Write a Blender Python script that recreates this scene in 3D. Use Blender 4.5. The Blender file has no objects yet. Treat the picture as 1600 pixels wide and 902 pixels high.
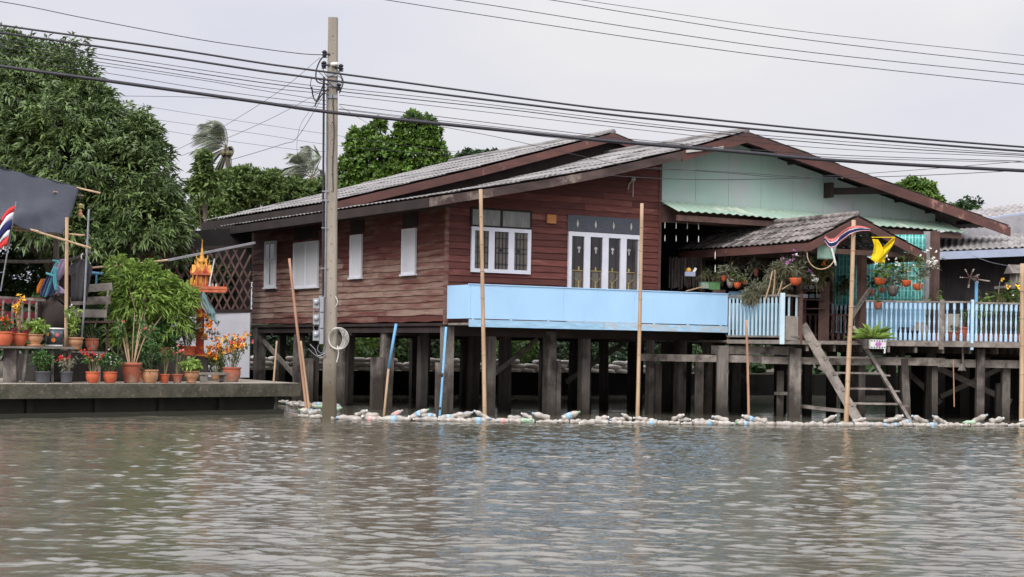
import bpy, math, random
import numpy as np
from mathutils import Vector, Matrix

# ------------------------------------------------------------------ camera, light, exposure
sc = bpy.context.scene
col = sc.collection
FOC, ROLL, HC, CX, CY = 2700.0, 0.0165, 1.75, 800.0, 548.0
cam_d = bpy.data.cameras.new('camera'); cam = bpy.data.objects.new('camera', cam_d); col.objects.link(cam)
cam_d.sensor_width = 36.0; cam_d.lens = FOC / 1600 * 36; cam_d.shift_y = (CY - 451) / 1600
cam_d.clip_start = 0.1; cam_d.clip_end = 2000
_c, _s = math.cos(ROLL), math.sin(ROLL)
cam.matrix_world = Matrix(((_c, -_s, 0, 0), (0, 0, -1, 0), (_s, _c, 0, HC), (0, 0, 0, 1)))
sc.camera = cam
SUN_EL, SUN_AZ = math.radians(42), math.radians(200)     # azimuth clockwise from +Y: behind the camera
w = bpy.data.worlds.new('World'); sc.world = w; w.use_nodes = True
nt = w.node_tree; nt.nodes.clear()
sky = nt.nodes.new('ShaderNodeTexSky'); sky.sky_type = 'NISHITA'; sky.sun_disc = False
sky.sun_elevation = SUN_EL; sky.sun_rotation = SUN_AZ; sky.dust_density = 4; sky.air_density = 1.0; sky.ozone_density = 1
hs = nt.nodes.new('ShaderNodeHueSaturation'); hs.inputs['Saturation'].default_value = 0.12
mixw = nt.nodes.new('ShaderNodeMix'); mixw.data_type = 'RGBA'; mixw.inputs[0].default_value = 0.78
# even overcast cloud cover with faint large-scale mottling
tcw = nt.nodes.new('ShaderNodeTexCoord'); mpw = nt.nodes.new('ShaderNodeMapping'); mpw.inputs['Scale'].default_value = (1, 1, 2.6)
nzw = nt.nodes.new('ShaderNodeTexNoise'); nzw.inputs['Scale'].default_value = 4.5; nzw.inputs['Detail'].default_value = 4; nzw.inputs['Roughness'].default_value = 0.45
crw = nt.nodes.new('ShaderNodeValToRGB')
crw.color_ramp.elements[0].position = 0.3; crw.color_ramp.elements[0].color = (6.2, 6.38, 7.5, 1)
crw.color_ramp.elements[1].position = 0.7; crw.color_ramp.elements[1].color = (7.7, 7.6, 7.8, 1)
bg = nt.nodes.new('ShaderNodeBackground'); bg.inputs['Strength'].default_value = 0.073
ow = nt.nodes.new('ShaderNodeOutputWorld')
L = nt.links.new
L(sky.outputs[0], hs.inputs['Color']); L(tcw.outputs['Generated'], mpw.inputs[0]); L(mpw.outputs[0], nzw.inputs['Vector']); L(nzw.outputs[0], crw.inputs[0])
L(hs.outputs[0], mixw.inputs[6]); L(crw.outputs[0], mixw.inputs[7]); 
# overcast sky: brighter towards the zenith than at the horizon
sxw = nt.nodes.new('ShaderNodeSeparateXYZ'); mrw = nt.nodes.new('ShaderNodeMapRange'); mrw.interpolation_type = 'SMOOTHSTEP'
mrw.inputs[1].default_value = .17; mrw.inputs[2].default_value = .62; mrw.inputs[3].default_value = 1.0; mrw.inputs[4].default_value = 2.5
vmw = nt.nodes.new('ShaderNodeVectorMath'); vmw.operation = 'SCALE'
L(tcw.outputs['Generated'], sxw.inputs[0]); L(sxw.outputs[2], mrw.inputs[0]); L(mixw.outputs[2], vmw.inputs[0]); L(mrw.outputs[0], vmw.inputs['Scale']); L(vmw.outputs[0], bg.inputs[0]); L(bg.outputs[0], ow.inputs[0])
sd = bpy.data.lights.new('sun', 'SUN'); sd.energy = 1.5; sd.angle = math.radians(35); sd.color = (1.0, 0.97, 0.93)
so = bpy.data.objects.new('sun', sd); col.objects.link(so)
_sv = Vector((math.sin(SUN_AZ) * math.cos(SUN_EL), math.cos(SUN_AZ) * math.cos(SUN_EL), math.sin(SUN_EL)))
so.rotation_euler = _sv.to_track_quat('Z', 'Y').to_euler(); so.location = (0, -20, 40)
sc.view_settings.view_transform = 'Standard'; sc.view_settings.look = 'None'
sc.view_settings.gamma = 1; sc.view_settings.use_curve_mapping = False
sc.view_settings.exposure = 0.72

# ------------------------------------------------------------------ measuring helpers
rnd = random.Random(7)
def ray(px, py):
    dx, dy = px - CX, py - CY
    return Vector(((dx*_c + dy*_s)/FOC, 1.0, -(-dx*_s + dy*_c)/FOC))
CAMP = Vector((0, 0, HC))
def P(px, py, d): return CAMP + ray(px, py) * d
def PZ(px, py, z):
    r = ray(px, py); return CAMP + r * ((z - HC) / r.z)
TH = math.radians(30.5)
U = Vector((math.cos(TH), math.sin(TH), 0)); V = Vector((-math.sin(TH), math.cos(TH), 0))
C0 = P(693, 650, 46.0); C0.z = 0
def hY(px, py, y=0.0):
    q = C0 + V*y; r = ray(px, py); p = CAMP + r*((q - CAMP).dot(V)/r.dot(V)); return ((p - C0).dot(U), p.z)
def hX(px, py, x=0.0):
    q = C0 + U*x; r = ray(px, py); p = CAMP + r*((q - CAMP).dot(U)/r.dot(U)); return ((p - C0).dot(V), p.z)
def HL(p): d = p - C0; return Vector((d.dot(U), d.dot(V), p.z))
def HW(x, y, z): return C0 + U*x + V*y + Vector((0, 0, z))

# ------------------------------------------------------------------ materials
def S(r, g, b):
    f = lambda c: (c/255/12.92) if c/255 <= .04045 else ((c/255+.055)/1.055)**2.4
    return (f(r), f(g), f(b))
M = {}
def mat(name, c1, c2=None, scale=3.0, stretch=(1, 1, 1), rough=.75, tone=.25, c3=None, s3=1.0, t3=(.5, .65), st3=(1, 1, 1),
        bump=0.0, bscale=40, spec=.3, trans=0.0, metal=0.0, coat=0.0, c4=None, z4=None, alpha=None, sss=0, transmission=0):
    m = bpy.data.materials.new(name); m.use_nodes = True; n = m.node_tree.nodes; l = m.node_tree.links.new
    bs = n['Principled BSDF']; out = n['Material Output']
    tc = n.new('ShaderNodeTexCoord')
    def noise(sc_, st, det=4, ro=.6):
        mp = n.new('ShaderNodeMapping'); mp.inputs['Scale'].default_value = st
        nz = n.new('ShaderNodeTexNoise'); nz.inputs['Scale'].default_value = sc_; nz.inputs['Detail'].default_value = det; nz.inputs['Roughness'].default_value = ro
        l(tc.outputs['Object'], mp.inputs[0]); l(mp.outputs[0], nz.inputs['Vector']); return nz
    def mix(fac, a, b, blend='MIX'):
        mx = n.new('ShaderNodeMix'); mx.data_type = 'RGBA'; mx.blend_type = blend
        if isinstance(fac, float): mx.inputs[0].default_value = fac
        else: l(fac, mx.inputs[0])
        for k, q in ((6, a), (7, b)):
            if isinstance(q, tuple): mx.inputs[k].default_value = (*q, 1)
            else: l(q, mx.inputs[k])
        return mx.outputs[2]
    def ramp(src, a, b):
        mr = n.new('ShaderNodeMapRange'); mr.inputs[1].default_value = a; mr.inputs[2].default_value = b; mr.clamp = True
        l(src, mr.inputs[0]); return mr.outputs[0]
    c2 = c2 or tuple(x*.75 for x in c1)
    nz = noise(scale, stretch)
    cur = mix(ramp(nz.outputs[0], .35, .65), c1, c2)
    at_ = n.new('ShaderNodeAttribute'); at_.attribute_name = 'tone'
    if c3:
        n3 = noise(s3, st3, 5, .65)
        ad = n.new('ShaderNodeMath'); ad.operation = 'MULTIPLY_ADD'; l(at_.outputs['Fac'], ad.inputs[0]); ad.inputs[1].default_value = .35; l(n3.outputs[0], ad.inputs[2])
        ad2 = n.new('ShaderNodeMath'); ad2.operation = 'SUBTRACT'; l(ad.outputs[0], ad2.inputs[0]); ad2.inputs[1].default_value = .17
        cur = mix(ramp(ad2.outputs[0], *t3), cur, c3)
    if c4:   # a band by height (tide stain): c4 below z4
        sx = n.new('ShaderNodeSeparateXYZ'); gm = n.new('ShaderNodeNewGeometry'); l(gm.outputs['Position'], sx.inputs[0])
        ns = noise(3.0, (1, 1, 1))
        ad = n.new('ShaderNodeMath'); ad.operation = 'MULTIPLY_ADD'; l(ns.outputs[0], ad.inputs[0]); ad.inputs[1].default_value = -.7; l(sx.outputs[2], ad.inputs[2])
        mr = n.new('ShaderNodeMapRange'); mr.inputs[1].default_value = z4[0]; mr.inputs[2].default_value = z4[1]; mr.inputs[3].default_value = 1; mr.inputs[4].default_value = 0; mr.clamp = True
        l(ad.outputs[0], mr.inputs[0]); cur = mix(mr.outputs[0], cur, c4)
    if tone:
        mr = n.new('ShaderNodeMapRange'); mr.inputs[3].default_value = 1-tone; mr.inputs[4].default_value = 1+tone
        l(at_.outputs['Fac'], mr.inputs[0])
        cb = n.new('ShaderNodeCombineXYZ')
        for k in range(3): l(mr.outputs[0], cb.inputs[k])
        cur = mix(1.0, cur, cb.outputs[0], 'MULTIPLY')
    l(cur, bs.inputs['Base Color'])
    bs.inputs['Roughness'].default_value = rough; bs.inputs['Specular IOR Level'].default_value = spec; bs.inputs['Metallic'].default_value = metal
    bs.inputs['Coat Weight'].default_value = coat
    if transmission: bs.inputs['Transmission Weight'].default_value = transmission
    if alpha is not None: bs.inputs['Alpha'].default_value = alpha
    if bump:
        nb = noise(bscale, stretch, 3); bp = n.new('ShaderNodeBump'); bp.inputs['Strength'].default_value = bump; bp.inputs['Distance'].default_value = .02
        l(nb.outputs[0], bp.inputs['Height']); l(bp.outputs[0], bs.inputs['Normal'])
    if trans:
        tr = n.new('ShaderNodeBsdfTranslucent'); l(cur, tr.inputs[0]); ms = n.new('ShaderNodeMixShader'); ms.inputs[0].default_value = trans
        l(bs.outputs[0], ms.inputs[1]); l(tr.outputs[0], ms.inputs[2]); l(ms.outputs[0], out.inputs[0])
    M[name] = m; return m

# ------------------------------------------------------------------ mesh helpers
def raw(name, vs, fs, tones, mats, parent=None, loc=None, smooth=False, midx=None):
    me = bpy.data.meshes.new(name); me.from_pydata([tuple(v) for v in vs], [], fs)
    for m in (mats if isinstance(mats, (list, tuple)) else [mats]): me.materials.append(M[m] if isinstance(m, str) else m)
    if midx is not None: me.polygons.foreach_set('material_index', midx)
    a = me.attributes.new('tone', 'FLOAT', 'FACE'); a.data.foreach_set('value', [float(t) for t in tones])
    if smooth: me.polygons.foreach_set('use_smooth', [True]*len(fs))
    o = bpy.data.objects.new(name, me); col.objects.link(o)
    if parent: o.parent = parent
    if loc is not None: o.location = loc
    return o
class MB:
    def __init__(s): s.v = []; s.f = []; s.t = []; s.m = []; s.mi = 0; s.pr = []
    def add(s, vs, fs, t=.5):
        k = len(s.v); s.v += [Vector(q) for q in vs]; s.f += [tuple(i+k for i in f) for f in fs]; s.t += [t]*len(fs); s.m += [s.mi]*len(fs); s.pr.append((k, len(s.f)-len(fs), len(s.v), len(s.f))); return s
    def box(s, x0, x1, y0, y1, z0, z1, t=.5):
        vs = [(x, y, z) for z in (z0, z1) for y in (y0, y1) for x in (x0, x1)]
        return s.add(vs, [(0, 2, 3, 1), (4, 5, 7, 6), (0, 1, 5, 4), (2, 6, 7, 3), (0, 4, 6, 2), (1, 3, 7, 5)], t)
    def beam(s, p, q, w_, h_, up=(0, 0, 1), t=.5, w2=None, h2=None):
        p, q = Vector(p), Vector(q); d = (q-p).normalized(); u_ = Vector(up)
        if abs(d.dot(u_)) > .98: u_ = Vector((0, 1, 0)) if abs(d.y) < .9 else Vector((1, 0, 0))
        a = d.cross(u_).normalized(); b = a.cross(d).normalized(); vs = []
        for c, ww, hh in ((p, w_, h_), (q, w2 or w_, h2 or h_)):
            vs += [c-a*ww/2-b*hh/2, c+a*ww/2-b*hh/2, c+a*ww/2+b*hh/2, c-a*ww/2+b*hh/2]
        return s.add(vs, [(3, 2, 1, 0), (4, 5, 6, 7), (0, 1, 5, 4), (1, 2, 6, 5), (2, 3, 7, 6), (3, 0, 4, 7)], t)
    def tube(s, pts, r, n=6, t=.5, caps=True):
        pts = [Vector(p) for p in pts]; rs = r if isinstance(r, (list, tuple)) else [r]*len(pts)
        vs = []; pa = None
        for i, p in enumerate(pts):
            d = (pts[min(i+1, len(pts)-1)] - pts[max(i-1, 0)]).normalized()
            if pa is None: a = d.orthogonal().normalized()
            else:
                a = (pa - d*pa.dot(d)); a = a.normalized() if a.length > 1e-6 else d.orthogonal().normalized()
            pa = a; b = d.cross(a)
            for k in range(n):
                an = 2*math.pi*k/n; vs.append(p + (a*math.cos(an)+b*math.sin(an))*rs[i])
        fs = [(i*n+k, i*n+(k+1) % n, (i+1)*n+(k+1) % n, (i+1)*n+k) for i in range(len(pts)-1) for k in range(n)]
        if caps: fs += [tuple(range(n-1, -1, -1)), tuple(range((len(pts)-1)*n, len(pts)*n))]
        return s.add(vs, fs, t)
    def lathe(s, prof, n=16, c=(0, 0, 0), ax=None, t=.5, sx=1, sy=1):
        c = Vector(c); vs = []
        for r, z in prof:
            for k in range(n):
                an = 2*math.pi*k/n; q = Vector((r*math.cos(an)*sx, r*math.sin(an)*sy, z))
                if ax is not None: q = ax @ q
                vs.append(c+q)
        m_ = len(prof)
        fs = [(i*n+k, i*n+(k+1) % n, (i+1)*n+(k+1) % n, (i+1)*n+k) for i in range(m_-1) for k in range(n)]
        if prof[0][0] > 1e-5: fs.append(tuple(range(n-1, -1, -1)))
        if prof[-1][0] > 1e-5: fs.append(tuple(range((m_-1)*n, m_*n)))
        return s.add(vs, fs, t)
    def grid(s, fn, nu, nv, t=.5, tf=None):
        vs = [fn(i/nu, j/nv) for j in range(nv+1) for i in range(nu+1)]
        k = len(s.v); s.v += [Vector(q) for q in vs]
        for j in range(nv):
            for i in range(nu):
                a = k + j*(nu+1)+i; s.f.append((a, a+1, a+nu+2, a+nu+1)); s.t.append(tf(i, j) if tf else t); s.m.append(s.mi)
        return s
    def cloth(s, fn, nu, nv, th=.012, t=.5):
        # closed thin sheet
        g = [[Vector(fn(i/nu, j/nv)) for i in range(nu+1)] for j in range(nv+1)]
        nr = (g[0][nu]-g[0][0]).cross(g[nv][0]-g[0][0])
        nr = nr.normalized()*th if nr.length > 0 else Vector((0, th, 0))
        A = [q for row in g for q in row]; N = len(A); B = [q+nr for q in A]; fs = []; W = nu+1
        for j in range(nv):
            for i in range(nu):
                a = j*W+i; fs.append((a, a+1, a+W+1, a+W)); fs.append((N+a, N+a+W, N+a+W+1, N+a+1))
        for i in range(nu): fs.append((i, N+i, N+i+1, i+1)); q = nv*W+i; fs.append((q, q+1, N+q+1, N+q))
        for j in range(nv): a = j*W; fs.append((a, a+W, N+a+W, N+a)); a += nu; fs.append((a, N+a, N+a+W, a+W))
        return s.add(A+B, fs, t)
    def prism(s, poly, f0, f1, t=.5):
        n = len(poly); vs = [f0(*p) for p in poly] + [f1(*p) for p in poly]
        fs = [tuple(range(n)), tuple(range(2*n-1, n-1, -1))] + [(i, i+n, (i+1) % n+n, (i+1) % n) for i in range(n)]
        return s.add(vs, fs, t)
    def ball(s, c, r, t=.5, sub=1, sq=(1, 1, 1)):
        c = Vector(c); n = 6 if sub == 1 else 10; m_ = 4 if sub == 1 else 7
        prof = [(max(1e-6, r*math.sin(math.pi*i/m_)), -r*math.cos(math.pi*i/m_)*sq[2]) for i in range(m_+1)]
        prof[0] = (r*.05, prof[0][1]); prof[-1] = (r*.05, prof[-1][1])
        return s.lathe(prof, n, c, t=t, sx=sq[0], sy=sq[1])
    def build_each(s, name, mats, parent=None, org=None):
        # one object per primitive that was added
        for v0, f0, v1, f1 in s.pr:
            q = MB(); q.v = s.v[v0:v1]; q.f = [tuple(i-v0 for i in f) for f in s.f[f0:f1]]; q.t = s.t[f0:f1]; q.m = s.m[f0:f1]; o = q.build(name, mats, parent, org)
        return o
    def build(s, name, mats, parent=None, org=None, smooth=False):
        if org is not None:
            org = Vector(org); s.v = [q-org for q in s.v]
        return raw(name, s.v, s.f, s.t, mats, parent, org if (org is not None and parent is None) else None, smooth, s.m if isinstance(mats, (list, tuple)) else None)
def tag(o, label=None, cat=None, group=None, kind=None):
    if label: o['label'] = label
    if cat: o['category'] = cat
    if group: o['group'] = group
    if kind: o['kind'] = kind
    return o
def empty(name, loc=(0, 0, 0), rz=0.0, label=None, cat=None, group=None):
    o = bpy.data.objects.new(name, None); col.objects.link(o); o.location = loc; o.rotation_euler = (0, 0, rz); o.empty_display_size = .2
    return tag(o, label, cat, group)
def copy_tree(o, parent=None):
    c = o.copy(); col.objects.link(c)
    if parent: c.parent = parent
    for ch in [q for q in list(col.objects) if q.parent == o]: copy_tree(ch, c)
    return c
def spline(pts, n=24):
    pts = [Vector(p) for p in pts]
    if len(pts) == 2: return [pts[0].lerp(pts[1], i/n) for i in range(n+1)]
    out = []; k = len(pts)
    for i in range(k-1):
        p0 = pts[i-1] if i > 0 else pts[i]*2-pts[i+1]; p1 = pts[i]; p2 = pts[i+1]; p3 = pts[i+2] if i+2 < k else p2*2-p1
        m_ = max(2, n//(k-1))
        for j in range(m_):
            t = j/m_; out.append(.5*((2*p1)+(p2-p0)*t+(2*p0-5*p1+4*p2-p3)*t*t+(-p0+3*p1-3*p2+p3)*t**3))
    out.append(pts[-1]); return out

# fast leaf meshes -------------------------------------------------
def leafmesh(name, B, D, N, Ln, Wd, tone, m, parent=None, org=None, droop=.25, fold=.25):
    B, D, N = (np.asarray(a, float).reshape(-1, 3) for a in (B, D, N)); n = len(B)
    Ln = np.broadcast_to(np.asarray(Ln, float).reshape(-1, 1), (n, 1)); Wd = np.broadcast_to(np.asarray(Wd, float).reshape(-1, 1), (n, 1))
    D = D/np.linalg.norm(D, axis=1, keepdims=True); Sd = np.cross(D, N); Sd /= np.linalg.norm(Sd, axis=1, keepdims=True)+1e-9
    Nn = np.cross(Sd, D); dz = np.array([[0, 0, 1.0]])
    if org is not None: B = B - np.array(org)[None]
    mid = B + D*Ln*.42 - dz*Ln*droop*.15
    tip = B + D*Ln - dz*Ln*droop
    lf = mid + Sd*Wd*.5 + Nn*Wd*fold*.5; rt = mid - Sd*Wd*.5 + Nn*Wd*fold*.5
    vs = np.stack([B, rt, tip, lf], 1).reshape(-1, 3)
    k = np.arange(n)*4
    tris = np.stack([k, k+1, k+2, k, k+2, k+3], 1).reshape(-1)
    me = bpy.data.meshes.new(name); me.vertices.add(len(vs)); me.vertices.foreach_set('co', vs.ravel())
    me.loops.add(len(tris)); me.loops.foreach_set('vertex_index', tris); me.polygons.add(len(tris)//3)
    me.polygons.foreach_set('loop_start', np.arange(0, len(tris), 3)); me.update(calc_edges=True); me.validate()
    me.materials.append(M[m] if isinstance(m, str) else m)
    a = me.attributes.new('tone', 'FLOAT', 'FACE'); a.data.foreach_set('value', np.repeat(np.broadcast_to(np.asarray(tone, float), (n,)), 2))
    o = bpy.data.objects.new(name, me); col.objects.link(o)
    if parent: o.parent = parent
    elif org is not None: o.location = org
    return o
def rdir(rg, n):
    d = rg.normal(size=(n, 3)); return d/np.linalg.norm(d, axis=1, keepdims=True)
def clusters(rg, C, A, per, Ln, spread, lj=.3):
    # leaves fanned round the axis A at centres C
    n = len(C); C = np.repeat(C, per, 0); A = np.repeat(A, per, 0)
    D = A + rdir(rg, n*per)*spread; D /= np.linalg.norm(D, axis=1, keepdims=True)
    N = A + rdir(rg, n*per)*.5 + np.array([[0, 0, .6]])
    L_ = Ln*(1-lj+2*lj*rg.random(n*per)); return C, D, N, L_
def lobes_points(rg, lobes, n, shell=(.7, 1.05), upb=.25):
    vol = np.array([a*b*c_ for (_, (a, b, c_)) in lobes])**(2/3); pr = vol/vol.sum(); pts = []; nor = []
    idx = rg.choice(len(lobes), n, p=pr)
    d = rdir(rg, n); d[:, 2] = np.where(d[:, 2] < -.45, -d[:, 2], d[:, 2])
    rr = shell[0]+(shell[1]-shell[0])*rg.random(n)**.6
    Cc = np.array([lobes[i][0] for i in idx]); Rr = np.array([lobes[i][1] for i in idx])
    # bumpy radius
    bump_ = 1+.13*np.sin(d[:, 0]*7+idx)*np.sin(d[:, 2]*6+idx*2)+.09*np.sin(d[:, 1]*13+d[:, 2]*11)
    pts = Cc+d*Rr*(rr*bump_)[:, None]; nor = d/Rr; nor /= np.linalg.norm(nor, axis=1, keepdims=True)
    nor[:, 2] += upb; nor /= np.linalg.norm(nor, axis=1, keepdims=True)
    # drop points deep inside other lobes
    keep = np.ones(n, bool)
    for i, (c_, r_) in enumerate(lobes):
        q = np.linalg.norm((pts-np.array(c_))/np.array(r_), axis=1); keep &= ~((q < .62) & (idx != i))
    return pts[keep], nor[keep], idx[keep]
def lobe_tree(name, base, lobes, ncl, per, leaf, wid, m, trunk_r, label, group=None, spread=.9, droop=.3, seed=1, inner=.25, cat='tree', trunk_m='bark', upb=.25, gaps=0.0):
    rg = np.random.default_rng(seed); base = Vector(base)
    t = empty(name, base, 0, label, cat, group)
    LW = [((c_[0], c_[1], c_[2]), r_) for c_, r_ in lobes]
    p, nrm, idx = lobes_points(rg, LW, ncl, upb=upb)
    if gaps:
        g = np.sin(p[:, 0]*2.3+1)*np.sin(p[:, 1]*2.1)*np.sin(p[:, 2]*2.7+2) + .3*rg.normal(size=len(p)); k = g > -gaps; p = p[k]; nrm = nrm[k]
    p2, n2, _ = lobes_points(rg, LW, int(ncl*inner), shell=(.3, .75))
    ct = rg.random(len(p)+len(p2)); Cc = np.concatenate([p, p2]); A = np.concatenate([nrm, n2])
    B, D, N, L_ = clusters(rg, Cc, A, per, leaf, spread)
    B = B + rdir(rg, len(B))*leaf*.35
    tone = np.clip(np.repeat(ct, per)*.55+rg.random(len(B))*.45, 0, 1)
    leafmesh('crown', B, D, N, L_, L_*wid, tone, m, t, base, droop)
    mb = MB(); top = Vector(LW[0][0])
    mb.tube(spline([base-Vector((0, 0, .3)), base.lerp(top, .35)+Vector((.15, .1, 0)), base.lerp(top, .8)], 8), trunk_r*.8, 9)
    for c_, r_ in LW:
        c_ = Vector(c_); st = base.lerp(top, .45+.1*rg.random()); en = c_+Vector((0, 0, r_[2]*.5))
        sp_ = spline([st, st.lerp(c_, .6)+Vector((0, 0, .2)), en], 8)
        mb.tube(sp_, [trunk_r*(.55-.05*i) for i in range(len(sp_))], 6)
        for k in range(5):
            dd = Vector(rdir(rg, 1)[0]); dd.z = abs(dd.z)
            e2 = c_+Vector((dd.x*r_[0], dd.y*r_[1], dd.z*r_[2]))*.8
            mb.tube([c_, c_.lerp(e2, .5)+Vector((0, 0, .1)), e2], [trunk_r*.22, trunk_r*.14, trunk_r*.06], 5)
    mb.build('trunk', trunk_m, t, base, True)
    return t

# ------------------------------------------------------------------ palette
mat('siding', S(104, 58, 51), S(85, 47, 43), 2.0, (1, 1, 6), .7, .28, c3=S(112, 72, 64), s3=1.3, t3=(.66, .78), st3=(1, 1, 4), bump=.4, bscale=25)
mat('siding_worn', S(106, 59, 52), S(90, 50, 46), 2.0, (1, 1, 6), .8, .2, c3=S(136, 114, 102), s3=1.5, t3=(.40, .68), st3=(1, .5, 5), bump=.5, bscale=25)
mat('dark_wood', S(56, 46, 43), S(42, 36, 34), 2, (1, 1, 1), .85, .3, bump=.3)
mat('fascia', S(84, 70, 66), S(62, 48, 46), 1.3, (1, 1, 3), .75, .2, c3=S(120, 108, 100), s3=1.5, t3=(.66, .76), bump=.3)
mat('fascia_red', S(98, 65, 59), S(80, 56, 52), 1.3, (1, 1, 3), .7, .2, c3=S(146, 110, 100), s3=2.5, t3=(.64, .75), bump=.3)
mat('roof_sheet', S(144, 140, 138), S(116, 112, 111), 1.1, (1, 1, 1), .9, .07, c3=S(88, 84, 82), s3=1.6, t3=(.5, .8), bump=.6, bscale=14)
mat('porch_tile', S(146, 138, 134), S(104, 98, 96), 2.6, (1, 1, 1), .9, .3, c3=S(66, 62, 60), s3=3.2, t3=(.46, .64), bump=.7, bscale=18)
mat('mint_wall', S(162, 184, 175), S(150, 174, 165), .8, (1, 1, .5), .7, .05, c3=S(172, 172, 174), s3=.6, t3=(.46, .66), st3=(1, 1, .45), bump=.15)
mat('mint_awning', S(156, 176, 160), S(134, 158, 142), 1.2, (1, 1, 1), .55, .15, c3=S(190, 196, 180), s3=1.2, t3=(.55, .7))
mat('sky_blue', S(174, 212, 243), S(166, 204, 236), 1.2, (1, 1, .6), .55, .05, c3=S(196, 212, 220), s3=2.4, t3=(.66, .95), st3=(1, 1, .3), bump=.12)
mat('sky_blue_worn', S(166, 204, 230), S(146, 184, 210), 2.5, (1, 1, 5), .65, .1, c3=S(178, 176, 172), s3=3, t3=(.58, .68), st3=(1, 1, 5), bump=.3)
mat('white_frame', S(214, 214, 222), S(202, 203, 212), 2, rough=.5, tone=.04)
mat('shutter', S(206, 206, 208), S(190, 190, 194), 1.0, (1, 1, .4), .6, .06, c3=S(168, 164, 160), s3=2.5, t3=(.62, .78))
mat('glass_dark', S(48, 44, 46), S(36, 33, 36), 1, rough=.12, tone=.1, spec=.6)
mat('curtain', S(104, 98, 88), S(80, 74, 68), 5, (6, 6, .5), .35, .1, spec=.5)
mat('transom_glass', S(128, 130, 124), S(104, 106, 102), 3, (4, 4, .5), .3, .1, spec=.5)
mat('patterned_glass', S(84, 88, 96), S(62, 64, 72), 22, rough=.4, tone=.1, bump=.4)
mat('gold', S(168, 150, 96), S(140, 124, 76), 9, rough=.4, tone=.1)
mat('pale_ornament', S(186, 182, 176), rough=.5, tone=.1)
mat('plywood', S(186, 128, 78), S(170, 112, 66), 4, rough=.7, tone=.05)
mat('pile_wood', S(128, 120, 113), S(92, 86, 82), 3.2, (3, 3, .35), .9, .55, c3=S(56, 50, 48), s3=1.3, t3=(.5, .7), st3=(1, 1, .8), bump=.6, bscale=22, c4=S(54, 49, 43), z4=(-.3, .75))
mat('grey_wood', S(142, 134, 126), S(108, 100, 94), 2.4, (1, 1, 1), .88, .3, c3=S(78, 70, 66), s3=3, t3=(.55, .75), bump=.5, bscale=26)
mat('brown_wood', S(98, 74, 66), S(74, 56, 52), 2.4, (1, 1, 1), .8, .25, bump=.4)
mat('pole_concrete', S(150, 141, 129), S(130, 122, 111), 1.2, (2, 2, .3), .85, .1, c3=S(110, 100, 86), s3=3, t3=(.6, .8), st3=(2, 2, .4), bump=.4, bscale=60, c4=S(86, 78, 64), z4=(.3, 1.6))
mat('quay_concrete', S(96, 91, 80), S(66, 64, 54), 2.4, (1, 1, 1), .9, .1, c3=S(126, 112, 94), s3=11, t3=(.56, .7), bump=.7, bscale=14, c4=S(58, 60, 46), z4=(-.6, .5))
mat('quay_top', S(158, 150, 138), S(134, 126, 114), 2, rough=.9, tone=.05, bump=.3)
mat('quay_dark', S(62, 58, 54), S(48, 45, 42), 2, rough=.9, tone=.15, bump=.5, c4=S(48, 48, 38), z4=(-.4, .3))
mat('bamboo', S(186, 158, 128), S(160, 132, 106), 2, (4, 4, .5), .6, .15, c3=S(120, 96, 76), s3=2.2, t3=(.6, .75))
mat('bamboo_red', S(178, 140, 116), S(150, 110, 90), 2, (4, 4, .5), .6, .15)
mat('bark', S(92, 82, 72), S(64, 56, 50), 4, (2, 2, .5), .9, .2, bump=.8, bscale=12)
mat('earth', S(78, 70, 56), S(60, 58, 42), .8, rough=.95, tone=.1, bump=.6, bscale=6)
mat('mango_leaf', (.092, .142, .048), (.140, .195, .062), .8, rough=.36, tone=.75, trans=.2, spec=.5)
mat('bright_leaf', (.125, .21, .03), (.08, .15, .025), .6, rough=.45, tone=.7, trans=.3, spec=.45)
mat('olive_leaf', (.12, .17, .045), (.085, .13, .035), .6, rough=.5, tone=.7, trans=.25)
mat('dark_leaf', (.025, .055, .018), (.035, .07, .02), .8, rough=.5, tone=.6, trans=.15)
mat('lime_leaf', (.27, .38, .085), (.19, .30, .06), 2, rough=.5, tone=.6, trans=.35)
mat('pot_leaf', (.075, .165, .04), (.055, .12, .03), 4, rough=.5, tone=.6, trans=.25)
mat('grey_leaf', (.24, .25, .17), (.16, .17, .11), 4, rough=.6, tone=.4, trans=.1)
mat('palm_leaf', (.30, .33, .25), (.22, .25, .18), 1, rough=.45, tone=.5, trans=.2)  # paled so that distance haze sits in the frond colour
mat('dry_leaf', (.16, .13, .09), (.10, .08, .055), 3, rough=.8, tone=.5)
mat('stem', S(120, 112, 84), S(96, 90, 66), 5, rough=.8, tone=.3)
mat('terracotta', S(190, 98, 66), S(170, 84, 56), 5, rough=.75, tone=.15, c3=S(176, 130, 108), s3=6, t3=(.62, .8), bump=.2)
mat('terracotta_old', S(164, 92, 70), S(144, 82, 66), 4, rough=.85, tone=.12, c3=S(158, 134, 116), s3=2.2, t3=(.5, .68), bump=.3)
mat('clay_tan', S(182, 134, 98), S(160, 114, 82), 6, rough=.55, tone=.12, spec=.5)
mat('grey_plastic', S(88, 88, 94), S(76, 76, 82), 3, rough=.5, tone=.1)
mat('soil', S(58, 46, 38), rough=.95, tone=.2)
mat('flower_red', S(214, 58, 50), S(196, 40, 44), 9, rough=.6, tone=.2, trans=.2)
mat('flower_pink', S(222, 120, 120), S(210, 92, 104), 9, rough=.6, tone=.2, trans=.2)
mat('flower_orange', S(236, 142, 50), S(224, 118, 36), 9, rough=.6, tone=.2, trans=.2)
mat('flower_yellow', S(242, 196, 70), S(236, 176, 44), 9, rough=.6, tone=.2, trans=.2)
mat('flower_white', S(236, 234, 226), S(224, 222, 214), 9, rough=.6, tone=.1, trans=.2)
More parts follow.
